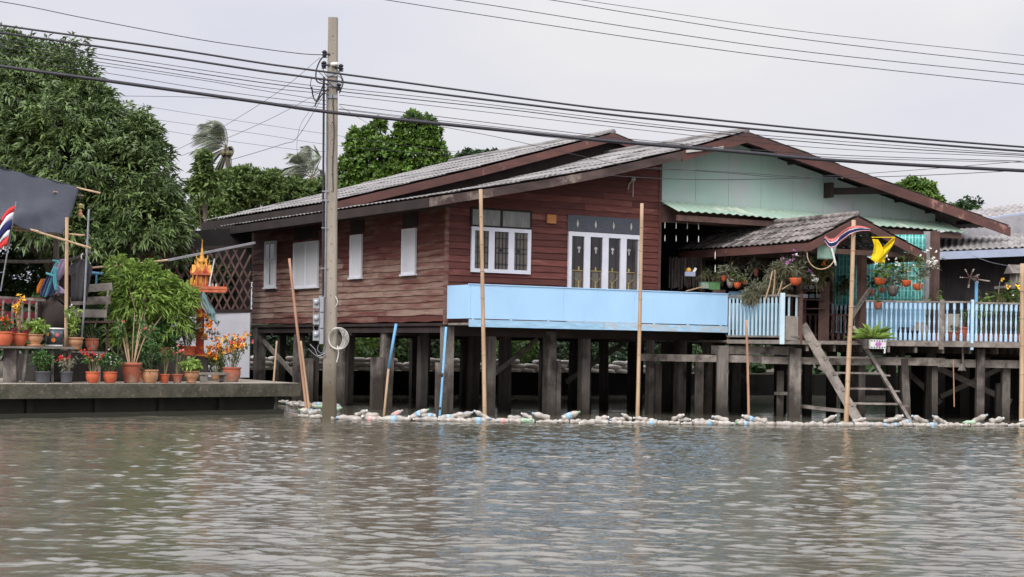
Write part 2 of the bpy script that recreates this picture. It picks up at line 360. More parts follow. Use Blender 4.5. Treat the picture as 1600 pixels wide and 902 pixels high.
mat('flower_violet', S(196, 130, 190), S(176, 104, 172), 9, rough=.6, tone=.2, trans=.2)
mat('black_rubber', S(50, 48, 54), S(40, 38, 44), 3, rough=.5, tone=.15)
mat('steel', S(150, 152, 158), S(128, 130, 136), 5, rough=.4, tone=.1, metal=.6)
mat('meter_grey', S(150, 152, 156), S(132, 134, 138), 6, rough=.45, tone=.15)
mat('glass_clear', S(160, 164, 170), rough=.1, tone=.05, spec=.7)
mat('white_plastic', S(224, 222, 216), rough=.5, tone=.1)
mat('cable_white', S(212, 208, 200), rough=.5, tone=.1)
mat('pipe_blue', S(112, 168, 204), S(98, 150, 188), 3, rough=.45, tone=.1)
mat('tarp', S(48, 51, 60), S(42, 45, 54), 1.5, rough=.6, tone=.06, spec=.3, bump=.9, bscale=2.2, c3=S(68, 72, 82), s3=1, t3=(.6, .85))
mat('cloth_black', S(62, 60, 62), S(52, 50, 53), 4, rough=.95, tone=.1)
mat('cloth_blue', S(38, 42, 96), rough=.85, tone=.1)
mat('cloth_red', S(202, 62, 62), S(188, 50, 54), 4, rough=.85, tone=.15)
mat('cloth_white', S(222, 222, 228), rough=.85, tone=.08)
mat('cloth_yellow', S(240, 218, 40), S(228, 200, 28), 4, rough=.8, tone=.1, trans=.3)
mat('cloth_teal', S(90, 160, 170), rough=.85, tone=.1)
mat('cloth_lilac', S(170, 150, 176), S(150, 130, 160), 5, rough=.9, tone=.1)
mat('cloth_denim', S(70, 86, 118), S(56, 66, 92), 5, rough=.9, tone=.15)
mat('white_wall', S(196, 196, 202), S(184, 184, 190), .8, rough=.8, tone=.04)
mat('shrine_red', S(168, 60, 42), S(148, 50, 36), 6, rough=.55, tone=.2)
mat('shrine_orange', S(190, 104, 72), S(164, 84, 58), 8, rough=.55, tone=.2)
mat('shrine_gold', S(206, 154, 62), S(178, 120, 48), 10, rough=.45, tone=.2)
mat('sandbag', S(206, 200, 190), S(184, 178, 168), 4, rough=.9, tone=.2, bump=.4)
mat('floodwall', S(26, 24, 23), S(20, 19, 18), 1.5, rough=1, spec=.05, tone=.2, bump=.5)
mat('bottle', S(182, 176, 168), S(146, 136, 125), 5, rough=.25, tone=.2, c3=S(146, 124, 102), s3=9, t3=(.55, .74), spec=.5, alpha=.85)
mat('bottle_green', S(150, 184, 152), S(180, 190, 170), 7, rough=.25, tone=.1, spec=.5, alpha=.85)
mat('label_blue', S(112, 160, 190), S(168, 186, 196), 14, rough=.5, tone=.1)
mat('label_red', S(196, 128, 124), S(206, 176, 168), 14, rough=.5, tone=.1)
mat('cap_white', S(232, 232, 232), rough=.4, tone=.1)
mat('cap_green', S(96, 160, 110), rough=.4, tone=.1)
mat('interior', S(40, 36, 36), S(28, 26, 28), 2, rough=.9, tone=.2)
mat('blue_board', S(142, 182, 204), S(122, 164, 190), 1.5, (1, 1, .3), .7, .08)
mat('blue_grey', S(152, 160, 180), S(138, 146, 166), 1.5, rough=.6, tone=.05)
mat('neigh_roof', S(158, 152, 150), S(124, 120, 118), 1.6, rough=.9, tone=.15, c3=S(96, 92, 90), s3=2, t3=(.5, .7), bump=.4)
mat('neigh_wall', S(150, 148, 152), rough=.9, tone=.05)
mat('magenta_wood', S(140, 58, 70), rough=.7, tone=.1)
mat('ceramic_dark', S(60, 72, 78), S(50, 60, 68), 5, rough=.25, tone=.1, spec=.6)
mat('basket_orange', S(206, 100, 60), S(188, 84, 50), 9, rough=.7, tone=.2)
mat('net_green', S(130, 156, 142), S(108, 136, 122), 6, rough=.8, tone=.15)
mat('crate_green', S(90, 130, 80), S(76, 112, 70), 5, rough=.6, tone=.2)

# ------------------------------------------------------------------ water (wave field from a wind-sea spectrum)
def wave_field(n, size, seed):
    rg = np.random.default_rng(seed)
    k = np.fft.fftfreq(n, size/n)*2*np.pi; kx, ky = np.meshgrid(k, k, indexing='xy'); kk = np.sqrt(kx**2+ky**2)+1e-9
    def band(lam0, wd, ang, spread_):
        k0 = 2*np.pi/lam0; a = np.exp(-(np.log(kk/k0)/wd)**2)/kk
        th = np.arctan2(ky, kx)-ang; a = a*(spread_+(1-spread_)*np.cos(th)**4)
        h = np.fft.ifft2(a*(rg.normal(size=(n, n))+1j*rg.normal(size=(n, n)))).real
        return h/h.std()
    return band
bnd = wave_field(1024, 51.2, 3)
Hm = .0040*bnd(1.4, .45, 1.15, .10) + .0029*bnd(.55, .4, 1.95, .15) + .0030*bnd(.28, .35, 1.25, .25) + .0016*bnd(.16, .3, 1.7, .4)
Hm = Hm+.12*(Hm*Hm/Hm.std()-Hm.std())
cell = 51.2/1024; X0w, Y0w = -19.0, 4.0; nx, ny = int(40/cell), int(48/cell)
gx = X0w+np.arange(nx+1)*cell; gy = Y0w+np.arange(ny+1)*cell
hh = Hm[:ny+1, :nx+1]
# calmer in the lee of the bottle boom and the landing
GX, GY = np.meshgrid(gx, gy)
line = 42.6+.115*(GX+5.2); calm = np.clip((GY-line+1.2)/2.6, 0, 1); hh = hh*(1-.72*calm)
vs = np.stack([GX, GY, hh], -1).reshape(-1, 3)
ii = (np.arange(ny)[:, None]*(nx+1)+np.arange(nx)[None]).ravel()
quads = np.stack([ii, ii+1, ii+nx+2, ii+nx+1], 1)
N0 = len(vs); R_ = 400.0; x0, x1, y0_, y1 = gx[0], gx[-1], gy[0], gy[-1]
out = np.array([[-R_, -R_, 0], [R_, -R_, 0], [R_, R_, 0], [-R_, R_, 0], [x0, -R_, 0], [x1, -R_, 0], [x0, R_, 0], [x1, R_, 0],
                [x0, y0_, 0], [x1, y0_, 0], [x1, y1, 0], [x0, y1, 0]])
vs = np.concatenate([vs, out]); o_ = N0
q2 = np.array([[o_, o_+4, o_+6, o_+3], [o_+5, o_+1, o_+2, o_+7], [o_+4, o_+5, o_+9, o_+8], [o_+11, o_+10, o_+7, o_+6]])
quads = np.concatenate([quads, q2])
me = bpy.data.meshes.new('water'); me.vertices.add(len(vs)); me.vertices.foreach_set('co', vs.ravel())
me.loops.add(quads.size); me.loops.foreach_set('vertex_index', quads.ravel()); me.polygons.add(len(quads))
me.polygons.foreach_set('loop_start', np.arange(0, quads.size, 4)); me.update(calc_edges=True)
me.polygons.foreach_set('use_smooth', np.ones(len(quads), bool))
wm = bpy.data.materials.new('water'); wm.use_nodes = True; n_ = wm.node_tree.nodes; l_ = wm.node_tree.links.new; bs = n_['Principled BSDF']
tc = n_.new('ShaderNodeTexCoord'); mp = n_.new('ShaderNodeMapping'); mp.inputs['Scale'].default_value = (1, 1.25, 1)
na = n_.new('ShaderNodeTexNoise'); na.inputs['Scale'].default_value = 11; na.inputs['Detail'].default_value = 3; na.inputs['Roughness'].default_value = .55
bp = n_.new('ShaderNodeBump'); bp.inputs['Strength'].default_value = .3; bp.inputs['Distance'].default_value = .012
nb = n_.new('ShaderNodeTexNoise'); nb.inputs['Scale'].default_value = .5; nb.inputs['Detail'].default_value = 2
cr = n_.new('ShaderNodeValToRGB'); cr.color_ramp.elements[0].position = .35; cr.color_ramp.elements[0].color = (.088, .082, .060, 1)
cr.color_ramp.elements[1].position = .65; cr.color_ramp.elements[1].color = (.118, .110, .084, 1)
l_(tc.outputs['Object'], mp.inputs[0]); l_(mp.outputs[0], na.inputs['Vector']); l_(na.outputs[0], bp.inputs['Height']); l_(bp.outputs[0], bs.inputs['Normal'])
l_(tc.outputs['Object'], nb.inputs['Vector']); l_(nb.outputs[0], cr.inputs[0]); l_(cr.outputs[0], bs.inputs['Base Color'])
bs.inputs['Roughness'].default_value = .06; bs.inputs['IOR'].default_value = 1.40
me.materials.append(wm); wo = bpy.data.objects.new('water', me); col.objects.link(wo); tag(wo, kind='structure')

# ------------------------------------------------------------------ land behind the canal
gmb = MB()
pts = [HW(-5.4, 18.2, 0), HW(60, 18.2, 0), Vector((420, 120, 0)), Vector((420, 420, 0)), Vector((-420, 420, 0)), Vector((-420, 60, 0)), Vector((-60, 20, 0)), PZ(60, 594, .72)-Vector((5.5, 0, 0)), P(330, 590, 50.5), HW(-5.4, 8.5, 0)]
gmb.prism([(p.x, p.y) for p in pts], lambda x, y: (x, y, .74), lambda x, y: (x, y, -.6)); g_ = gmb.build('ground', 'earth'); tag(g_, kind='structure')
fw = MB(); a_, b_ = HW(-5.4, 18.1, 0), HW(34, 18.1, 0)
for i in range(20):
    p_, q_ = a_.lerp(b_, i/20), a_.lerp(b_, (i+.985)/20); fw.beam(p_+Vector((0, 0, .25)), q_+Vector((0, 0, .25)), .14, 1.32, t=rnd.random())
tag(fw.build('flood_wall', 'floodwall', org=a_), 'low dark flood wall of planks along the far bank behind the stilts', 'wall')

# ------------------------------------------------------------------ the main stilt house (local axes: x along the front, y back, z up)
house = empty('stilt_house', C0, TH, 'long red-brown timber house on stilts with two grey corrugated roofs, mint gable and blue balcony', 'house')
FL = 2.5
RP = [(-1.1, 5.68), (.78, 6.05), (2.52, 6.40), (4.24, 6.78), (6.9, 7.47), (9.18, 8.17), (19.83, 5.98)]
BP = [(-.5, 6.08), (4.38, 7.41), (9.23, 8.84), (18.8, 6.1)]
def prof(p_, x):
    for (xa, za), (xb, zb) in zip(p_, p_[1:]):
        if x <= xb: return za+(zb-za)*(x-xa)/(xb-xa)
    return p_[-1][1]
def boards(name, axis, a0, a1, z0, topf, m, off=0.0, step=.178, wob=.012, nj=3, seed=1, sgn=-1, low=False):
    # lapped clapboards; axis 'x': wall in the plane y=off facing -y; axis 'y': wall in the plane x=off facing -x
    r = random.Random(seed); mb = MB(); z = z0; row = 0
    while z < 12:
        zt = z+step+.02
        e0, e1 = a0, a1
        # clip the ends where the roof comes down
        xs = [a0+(a1-a0)*i/60 for i in range(61)]; ok = [x for x in xs if topf(x) > z+.03]
        if not ok: break
        e0, e1 = ok[0], ok[-1]
        cuts = sorted([e0, e1]+[e0+(e1-e0)*((k+.25+.5*r.random())/nj) for k in range(1, nj)]) if nj > 1 else [e0, e1]
        for ca, cb in zip(cuts, cuts[1:]):
            t = r.random() if not low else (.45+.55*r.random() if 2.62 < z < 4.15 else .42*r.random()); n = max(2, int((cb-ca)/.5)); wz = [z+r.uniform(-wob, wob) for _ in range(n+1)]
            zt_ = min(zt, 20)
            vs = []; fs = []
            for i in range(n+1):
                c_ = ca+(cb-ca)*i/n + (.003 if i == 0 else (-.003 if i == n else 0)); tz = min(zt_, max(wz[i]+.02, topf(c_)))
                for (d, zz) in ((.034, wz[i]), (.004, tz), (-.03, tz), (-.03, wz[i])):
                    vs.append((c_, off+sgn*d, zz) if axis == 'x' else (off+sgn*d, c_, zz))
            for i in range(n):
                for k in range(4):
                    q = i*4; fs.append((q+k, q+4+k, q+4+(k+1) % 4, q+(k+1) % 4))
            fs += [(3, 2, 1, 0), (n*4, n*4+1, n*4+2, n*4+3)]
            mb.add(vs, fs, t)
        z += step; row += 1
    return mb.build(name, m, house)
tag(boards('front_wall', 'x', 0.06, 6.88, FL, lambda x: prof(RP, x)-.06, 'siding', 0, nj=2, seed=4, wob=.006), 'dark red-brown clapboard front wall')
tag(boards('side_wall', 'y', 0.06, 13.6, FL, lambda y: prof(RP, 0)-.08, 'siding_worn', 0, nj=5, seed=9, wob=.02, low=True), 'weathered clapboard side wall with bare grey boards')
boards('side_wall', 'y', 0.0, 13.6, FL, lambda y: prof(RP, 6.9), 'siding', 6.9, nj=2, seed=12, sgn=1)
boards('back_wall', 'x', .06, 18.3, FL, lambda x: prof(RP, x)-.1, 'siding', 13.6, nj=2, seed=3, sgn=1)
mb = MB(); mb.box(-.035, .06, -.035, .06, 2.42, 5.78); mb.build('corner_board', 'siding_worn', house)
mb = MB(); mb.box(6.86, 6.95, -.05, .03, 2.45, 7.32); mb.build('corner_board', 'fascia_red', house)
mb = MB(); mb.box(-.02, 6.95, 0.0, 13.6, 2.38, 2.46); mb.box(6.95, 18.3, -.9, 13.6, 2.36, 2.45); mb.build('floor', 'dark_wood', house)

# mint gable boarding
mb = MB(); xs = [6.96+i*1.2 for i in range(9)]+[17.6]
for i, (xa, xb) in enumerate(zip(xs, xs[1:])):
    pl = [(xa+.005, 6.0), (xb-.005, 6.0), (xb-.005, max(6.02, prof(RP, xb)-.14))]+([(9.18, 8.0)] if xa < 9.18 < xb else [])+[(xa+.005, prof(RP, xa)-.14)]
    mb.prism(pl, lambda x, z: (x, -.02, z), lambda x, z: (x, .03, z), .5)
tag(mb.build('gable_wall', 'mint_wall', house), 'mint green painted gable sheeting with a pale stain')

# roofs --------------------------------------------------------------
def corr(name, pr, y0, y1, m, th=.012, pitch=.27, amp=.022, lap=1.15, seed=1, nb=8):
    r = random.Random(seed); mb = MB()
    for (xa, za), (xb, zb) in zip(pr, pr[1:]):
        ln = math.hypot(xb-xa, zb-za); nr = max(1, round(ln/lap)); nrm = Vector((-(zb-za), 0, xb-xa)).normalized(); up = zb > za
        ny_ = int((y1-y0)/pitch*nb)
        for k in range(nr):
            f0, f1 = k/nr, (k+1)/nr
            if up: f1 += .06/ln
            else: f0 -= .06/ln
            pa = Vector((xa+(xb-xa)*f0, 0, za+(zb-za)*f0)); pb = Vector((xa+(xb-xa)*f1, 0, za+(zb-za)*f1))
            la, lb = (.022, 0) if up else (0, .022)
            rows = []
            tl = [r.random() for _ in range(int((y1-y0)/.8)+2)]
            jit = [r.uniform(-.012, .012) for _ in tl]
            for j in range(ny_+1):
                y = y0+(y1-y0)*j/ny_; hgt = amp*(abs(math.cos(math.pi*y/pitch))*1.2-.4); q = int((y-y0)/.8)
                for P0, lift in ((pa, la), (pb, lb)):
                    for tt in (0, th):
                        p_ = P0+nrm*(hgt+lift+tt+jit[q]*.6); rows.append((p_.x, y, p_.z))
            fs = []; ts = []
            for j in range(ny_):
                a = j*4; b = a+4; q = int((j/ny_*(y1-y0))/.8)
                for f in ((a+1, a+3, b+3, b+1), (a, b, b+2, a+2), (a, a+1, b+1, b), (a+2, b+2, b+3, a+3)):
                    fs.append(f); ts.append(tl[q])
            kk = len(mb.v); mb.v += [Vector(v) for v in rows]; mb.f += [tuple(i+kk for i in f) for f in fs]; mb.t += ts; mb.m += [0]*len(fs)
    o = mb.build(name, m, house); return o
r1 = corr('roof', RP, -1.02, 13.9, 'roof_sheet', seed=2); tag(r1, 'lower front roof of grey corrugated sheets')
r2 = corr('roof', BP, 5.95, 17.0, 'roof_sheet', seed=5); tag(r2, 'raised rear roof of grey corrugated sheets')
def fascia(name, pr, y, th, h_, m, drop=.03, par=None, lab=None):
    mb = MB()
    for (xa, za), (xb, zb) in zip(pr, pr[1:]):
        nseg = max(1, int(math.hypot(xb-xa, zb-za)/3))
        for k in range(nseg):
            f0, f1 = k/nseg, (k+1)/nseg; X0, X1 = xa+(xb-xa)*f0, xa+(xb-xa)*f1; Z0, Z1 = za+(zb-za)*f0-drop, za+(zb-za)*f1-drop
            mb.prism([(X0, Z0), (X1, Z1), (X1, Z1-h_), (X0, Z0-h_)], lambda x, z: (x, y-th, z), lambda x, z: (x, y, z), rnd.random())
    o = mb.build(name, m, par or house)
    if lab: o['label'] = lab
    return o
fascia('fascia', RP[:5], -1.04, .05, .23, 'fascia', lab='weathered grey-brown bargeboard'); fascia('fascia', RP[4:], -1.04, .05, .29, 'fascia_red', lab='red-brown bargeboard of the front gable')
mb = MB(); mb.box(-1.17, -1.12, -1.09, 13.9, 5.40, 5.645); mb.build('fascia', 'dark_wood', house)
mb = MB(); mb.box(-1.12, -.2, -1.0, 13.8, 5.50, 5.53); mb.build('soffit', 'dark_wood', house)
fascia('fascia', BP, 5.93, .05, .25, 'fascia_red', lab='red-brown bargeboard of the rear roof')
mb = MB(); mb.box(-.58, -.53, 5.9, 17.0, 5.76, 6.03); mb.build('fascia', 'dark_wood', house)
# dark infill wall between the two roofs, and rear roof trusses
mb = MB()
for (xa, za), (xb, zb) in zip(BP, BP[1:]):
    mb.prism([(xa, za-.05), (xb, zb-.05), (xb, prof(RP, xb)+.02), (xa, prof(RP, xa)+.02)], lambda x, z: (x, 6.35, z), lambda x, z: (x, 6.42, z), .4)
mb.build('infill_wall', 'dark_wood', house)
# dark sarking under the rear roof and the low left part of the front roof
for pr_, y0_, y1_ in ((BP, 6.0, 16.9), (RP[:6], -.98, 13.8)):
    mb = MB()
    for (xa, za), (xb, zb) in zip(pr_, pr_[1:]):
        mb.prism([(xa+.02, za-.05), (xb, zb-.05), (xb, zb-.075), (xa+.02, za-.075)], lambda x, z: (x, y0_, z), lambda x, z: (x, y1_, z), .4)
    mb.build('sarking', 'dark_wood', house)
# ridge caps
mb = MB(); mb.tube([(9.18, -1.08, 8.2), (9.18, 6.3, 8.2)], .09, 8); mb.build('ridge_cap', 'roof_sheet', house, smooth=True)
mb = MB(); mb.tube([(9.23, 5.9, 8.87), (9.23, 17.0, 8.87)], .09, 8); mb.build('ridge_cap', 'roof_sheet', house, smooth=True)
# purlins seen under the right overhang, and a projecting bracket beam
mb = MB()
for x in (8.2, 10.2, 11.6, 13.0, 14.4, 15.9, 17.2, 18.6): z = prof(RP, x)-.09; mb.box(x-.05, x+.05, -1.03, .02, z-.12, z)
mb.build_each('purlin', 'dark_wood', house)
mb = MB(); mb.box(12.98, 13.1, -.35, .0, 6.55, 7.0); mb.beam((13.05, -.1, 6.75), (14.6, -1.0, 6.8), .1, .2); mb.build('bracket', 'dark_wood', house)
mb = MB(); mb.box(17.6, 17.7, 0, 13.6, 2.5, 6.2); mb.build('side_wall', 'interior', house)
# eave lip of broken white fascia near the ridge
mb = MB(); mb.beam((7.0, -1.12, 7.43), (8.3, -1.12, 7.64), .03, .07); mb.build('loose_batten', 'pale_ornament', house)

# mint awning over the porch
def awn(u_, v_):
    x = 6.9+(18.1-6.9)*u_; y = -.04-.92*v_; z = 6.12-.36*v_-.06*u_+.018*math.cos(2*math.pi*x/.28)+.02*math.sin(x*.9)*v_; return (x, y, z)
mb = MB(); mb.cloth(awn, 320, 2, .008); aw = mb.build('awning', 'mint_awning', house); aw['label'] = 'mint green corrugated awning'
mb = MB(); mb.box(6.95, 17.9, -.86, -.76, 5.5, 5.66, .6); mb.box(6.95, 17.5, -.06, .02, 5.5, 5.98); mb.build('awning_beam', 'brown_wood', house)
x_, z_ = 16.6, 5.5
q = HL(P(1459, 500, 50.6)); mb = MB(); mb.box(q.x-.1, q.x+.1, q.y-.1, q.y+.1, 2.1, 5.45); mb.build('post', 'brown_wood', house)
# porch interior: rear wall, floor and dark ceiling
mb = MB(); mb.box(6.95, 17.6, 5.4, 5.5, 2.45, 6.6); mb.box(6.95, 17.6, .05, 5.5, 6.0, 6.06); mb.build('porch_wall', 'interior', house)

# windows ------------------------------------------------------------
def fr(mb, x0, x1, z0, z1, y, w_, d=.05):
    mb.box(x0, x0+w_, y-d, y, z0, z1); mb.box(x1-w_, x1, y-d, y, z0, z1); mb.box(x0+w_, x1-w_, y-d, y, z0, z0+w_); mb.box(x0+w_, x1-w_, y-d, y, z1-w_, z1)
wx0, wx1, wz0, wz1 = .72, 2.58, 3.84, 5.06
mb = MB(); mb.box(wx0+.04, wx1-.04, -.05, -.04, wz0+.04, wz1-.04); win = mb.build('window', 'curtain', house)
mb = MB(); fr(mb, wx0, wx1, wz0, wz1, -.035, .10, .06)
for k in (1, 2): c_ = wx0+(wx1-wx0)*k/3; mb.box(c_-.09, c_+.09, -.095, -.04, wz0+.1, wz1-.1)
mb.build('frame', 'white_frame', win)
mb = MB()
for k in range(3):
    a = wx0+.1+(wx1-wx0-.2)*k/3; b_ = a+.54
    for q in range(1, 5): xx = a+(b_-a)*q/5; mb.box(xx-.008, xx+.008, -.07, -.055, wz0+.1, wz1-.1)
    for zz in (wz0+.25, wz0+.55, wz0+.68, wz1-.28): mb.box(a, b_, -.072, -.06, zz-.008, zz+.008)
    mb.ball(((a+b_)/2, -.075, wz0+.62), .035)
mb.build('grille', 'black_rubber', win)
mb = MB(); mb.box(.75, 1.62, -.05, -.035, 5.1, 5.53); mb.box(1.69, 2.56, -.05, -.035, 5.1, 5.53); tw = mb.build('transom_window', 'transom_glass', house)
mb = MB(); fr(mb, .7, 2.61, 5.06, 5.58, -.03, .05, .04); mb.box(1.62, 1.69, -.065, -.03, 5.1, 5.53); mb.build('frame', 'dark_wood', tw)
dx0, dx1, dz1 = 3.8, 6.24, 5.08
mb = MB(); mb.box(dx0+.04, dx1-.04, -.05, -.04, FL, dz1-.04); door = mb.build('door', 'curtain', house); door['label'] = 'white framed glazed folding door with gold ornaments'
mb = MB(); mb.box(dx0, dx0+.1, -.1, -.03, FL, dz1); mb.box(dx1-.1, dx1, -.1, -.03, FL, dz1); mb.box(dx0+.1, dx1-.1, -.1, -.03, dz1-.12, dz1); mb.box(dx0+.1, dx1-.1, -.1, -.03, FL, FL+.25)
for k in (1, 2, 3): c_ = dx0+(dx1-dx0)*k/4; mb.box(c_-.1, c_+.1, -.098, -.03, FL+.25, dz1-.12)
mb.build('frame', 'white_frame', door)
mb = MB(); mg = MB(); mgl = MB(); mp_ = MB()
for k in range(4):
    a = dx0+.1+(dx1-dx0-.2)*k/4+.03; b_ = a+.43; c_ = (a+b_)/2
    mgl.box(a-.02, b_+.02, -.06, -.052, 4.0, dz1-.1)
    for zz in (3.72, ): mg.tube([(c_-.16, -.075, zz+.1), (c_, -.08, zz-.06), (c_+.16, -.075, zz+.1)], .008, 4)
    mg.box(c_-.018, c_+.018, -.08, -.065, 3.5, 3.72); mg.box(c_-.02, c_+.02, -.08, -.065, 4.0, 4.12); mg.box(a, b_, -.075, -.062, 4.0, 4.02)
    mg.tube([(c_-.15, -.075, 3.35), (c_, -.08, 3.5), (c_+.15, -.075, 3.35)], .008, 4)
    mp_.box(c_-.015, c_+.02, -.08, -.065, 4.5, 4.68); mp_.box(c_-.05, c_+.05, -.08, -.065, 4.62, 4.66)
    for q in (.2, .8): mb.box(a+(b_-a)*q-.006, a+(b_-a)*q+.006, -.07, -.058, FL+.3, dz1-.15)
mgl.build_each('upper_pane', 'glass_dark', door); mg.build_each('ornament', 'gold', door); mp_.build_each('ornament', 'pale_ornament', door); mb.build('grille', 'black_rubber', door)
mb = MB(); mb.box(3.78, 6.26, -.05, -.03, 5.1, 5.54); tw = mb.build('transom_window', 'patterned_glass', house); tw['label'] = 'patterned grey glass transom over the door'
mb = MB()
for k in range(4): c_ = 4.1+.6*k; mb.prism([(c_, 5.2), (c_+.035, 5.3), (c_, 5.42), (c_-.035, 5.3)], lambda x, z: (x, -.065, z), lambda x, z: (x, -.05, z))
mb.build_each('ornament', 'pale_ornament', tw)
mb = MB(); mb.box(3.09, 3.38, -.09, -.03, 5.27, 5.51); mb.build('wall_box', 'plywood', house)
# side shutters
def shutter(y0, y1, z0, z1, leaves=1, panes=False):
    mb = MB(); mb.box(-.075, -.035, y0, y1, z0, z1); s_ = mb.build('shutter', 'shutter', house)
    mb = MB(); wf = .05
    mb.box(-.1, -.075, y0, y0+wf, z0, z1); mb.box(-.1, -.075, y1-wf, y1, z0, z1); mb.box(-.1, -.075, y0+wf, y1-wf, z0, z0+wf); mb.box(-.1, -.075, y0+wf, y1-wf, z1-wf, z1)
    if leaves == 2: mb.box(-.1, -.075, (y0+y1)/2-.03, (y0+y1)/2+.03, z0+wf, z1-wf)
    mb.box(-.13, -.035, y0-.05, y1+.05, z0-.05, z0-.002)
    mb.build('frame', 'white_frame', s_)
    if panes:
        mb = MB(); m_ = (y0+y1)/2
        mb.box(-.092, -.078, y0+.09, m_-.04, z1-.6, z1-.1); mb.box(-.092, -.078, m_+.04, y1-.09, z1-.6, z1-.1); mb.build('pane', 'glass_dark', s_)
        mb = MB(); mb.box(-.088, -.076, m_-.02, m_+.02, z0+.1, z1-.65); mb.build('slot', 'black_rubber', s_)
shutter(1.64, 2.46, 3.82, 5.07); shutter(5.06, 5.84, 3.82, 5.07); shutter(8.16, 10.04, 3.62, 5.03, 2); shutter(11.5, 12.4, 3.68, 5.18, 1, True)
mb = MB()
for (a, b_) in ((1.6, 2.5), (5.0, 5.9), (8.3, 10.1)): mb.box(-.06, -.035, a, b_, 5.12, 5.48)
mb.build_each('vent_panel', 'dark_wood', house)
# blue balcony -------------------------------------------------------
bal = []
mb = MB(); bal_ = mb
mb.box(.06, 8.42, -1.25, -.06, 2.40, 2.46); bl = mb.build('balcony', 'grey_wood', house); bl['label'] = 'balcony boxed in with plain sky blue sheets'
mb = MB()
for a, b_ in ((.06, 2.9), (2.905, 5.2), (5.205, 8.42)): mb.box(a, b_, -1.29, -1.265, 2.57, 3.45, rnd.random())
mb.box(.03, .055, -1.29, -.04, 2.57, 3.45, .2)
mb.build_each('panel', 'sky_blue', bl)
mb = MB(); mb.box(.0, 8.44, -1.31, -1.23, 3.452, 3.475); mb.build('top_rail', 'sky_blue', bl)
mb = MB(); mb.box(.02, 4.2, -1.31, -1.26, 2.355, 2.545, .3); mb.box(4.21, 8.42, -1.31, -1.26, 2.36, 2.545, .8); mb.build('skirting_board', 'sky_blue_worn', bl)
mb = MB()
for k in range(8): mb.box(.1+k*1.15, .16+k*1.15, -1.3, -1.26, 2.53, 2.6)
mb.build_each('spacer', 'sky_blue_worn', bl)
# beams and stilts ---------------------------------------------------
mb = MB()
for y in (.15, 3.0, 6.0, 9.0, 12.0, 13.5): mb.box(.05, 18.5, y-.07, y+.07, 2.12, 2.37, rnd.random())
for x in (.1, 3.2, 6.8, 10, 13, 16, 18.3): mb.box(x-.06, x+.06, .3, 13.6, 2.2, 2.34, rnd.random())
mb.build_each('floor_beam', 'dark_wood', house)
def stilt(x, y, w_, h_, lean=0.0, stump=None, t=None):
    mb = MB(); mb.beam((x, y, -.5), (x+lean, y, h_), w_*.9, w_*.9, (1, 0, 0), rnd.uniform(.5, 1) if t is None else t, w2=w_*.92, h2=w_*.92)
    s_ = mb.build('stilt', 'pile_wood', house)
    if stump:
        mb = MB(); mb.beam((x+stump[0], y-.12, -.5), (x+stump[0], y-.12, stump[1]), stump[2], .16, (0, 1, 0), rnd.random()); mb.build('splice_post', 'pile_wood', s_)
def xat(px, y=0): return hY(px, 600, y)[0]
stilt(.16, .16, .3, 2.4, 0, (-.22, 1.4, .3)); stilt(xat(765, .2), .2, .26, 2.3)
stilt(xat(858, .1), .1, .3, 2.3, 0, (.2, 1.5, .13)); stilt(xat(912, .4), .4, .28, 2.3); stilt(xat(1015, .4), .4, .2, 2.3, 0, (.18, 1.45, .2)); stilt(xat(1062, .8), .8, .3, 2.3); stilt(xat(1105, .6), .6, .24, 2.3)
stilt(.16, 3.9, .34, 2.4, .1, (-.3, 1.5, .34)); stilt(.16, 7.0, .3, 2.4); stilt(.16, 10.1, .3, 2.4, .05, (.3, 1.4, .3)); stilt(.16, 13.3, .34, 2.4)
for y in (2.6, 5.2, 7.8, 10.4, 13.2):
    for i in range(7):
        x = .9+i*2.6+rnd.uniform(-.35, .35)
        if rnd.random() < .96: stilt(x, y+rnd.uniform(-.4, .4), rnd.uniform(.2, .32), 2.3, rnd.uniform(-.08, .08), t=rnd.uniform(0, .15))  # back rows get a lower tone, painting in the shade under the house
mb = MB()
mb.beam((.2, 10.1, .7), (.2, 13.2, 2.0), .05, .16); mb.beam((2.9, 2.8, .9), (4.6, 2.8, 2.1), .05, .14); mb.beam((7, 5, .8), (9.4, 5, 2.2), .05, .15); mb.beam((12, 5, 2.2), (14.6, 5, .6), .05, .15)
mb.build_each('brace', 'grey_wood', house)

def parts(name, m, parent, items, org=None, smooth=False):
    # one object per piece
    for it in items:
        mb = MB(); it(mb); mb.build(name, m, parent, org, smooth)
def BX(*a): return lambda mb: mb.box(*a)
def BM(*a, **k): return lambda mb: mb.beam(*a, **k)
def TB(*a, **k): return lambda mb: mb.tube(*a, **k)

# ------------------------------------------------------------------ timber deck on the right, with its railings
A1 = HW(8.46, -1.25, 0); A2 = P(1222, 500, 47.6); A3 = P(1250, 500, 48.0); A4 = P(1345, 500, 48.1); A5 = P(1471, 500, 47.95); A6 = P(1519, 500, 47.6); A7 = P(1760, 500, 47.9)
for q in (A1, A2, A3, A4, A5, A6, A7): q.z = 0
DO = A2.copy()
deck = empty('timber_deck', DO, 0, 'weathered grey timber deck with pale blue balustrades standing on thick posts', 'deck')
Zt = lambda z: Vector((0, 0, z))
mb = MB()
dp = [A1, A2, A3, A4, A5, A6, A7, HW(29, 6.0, 0), HW(18, 6.0, 0), HW(8.46, 5.0, 0)]
mb.prism([(q.x, q.y) for q in dp], lambda x, y: (x, y, 2.15), lambda x, y: (x, y, 2.09)); mb.build('floor', 'grey_wood', deck, DO)
edge = [A1, A2, A3, A4, A5, A6, A7]
out_ = Vector((0, -.03, 0))
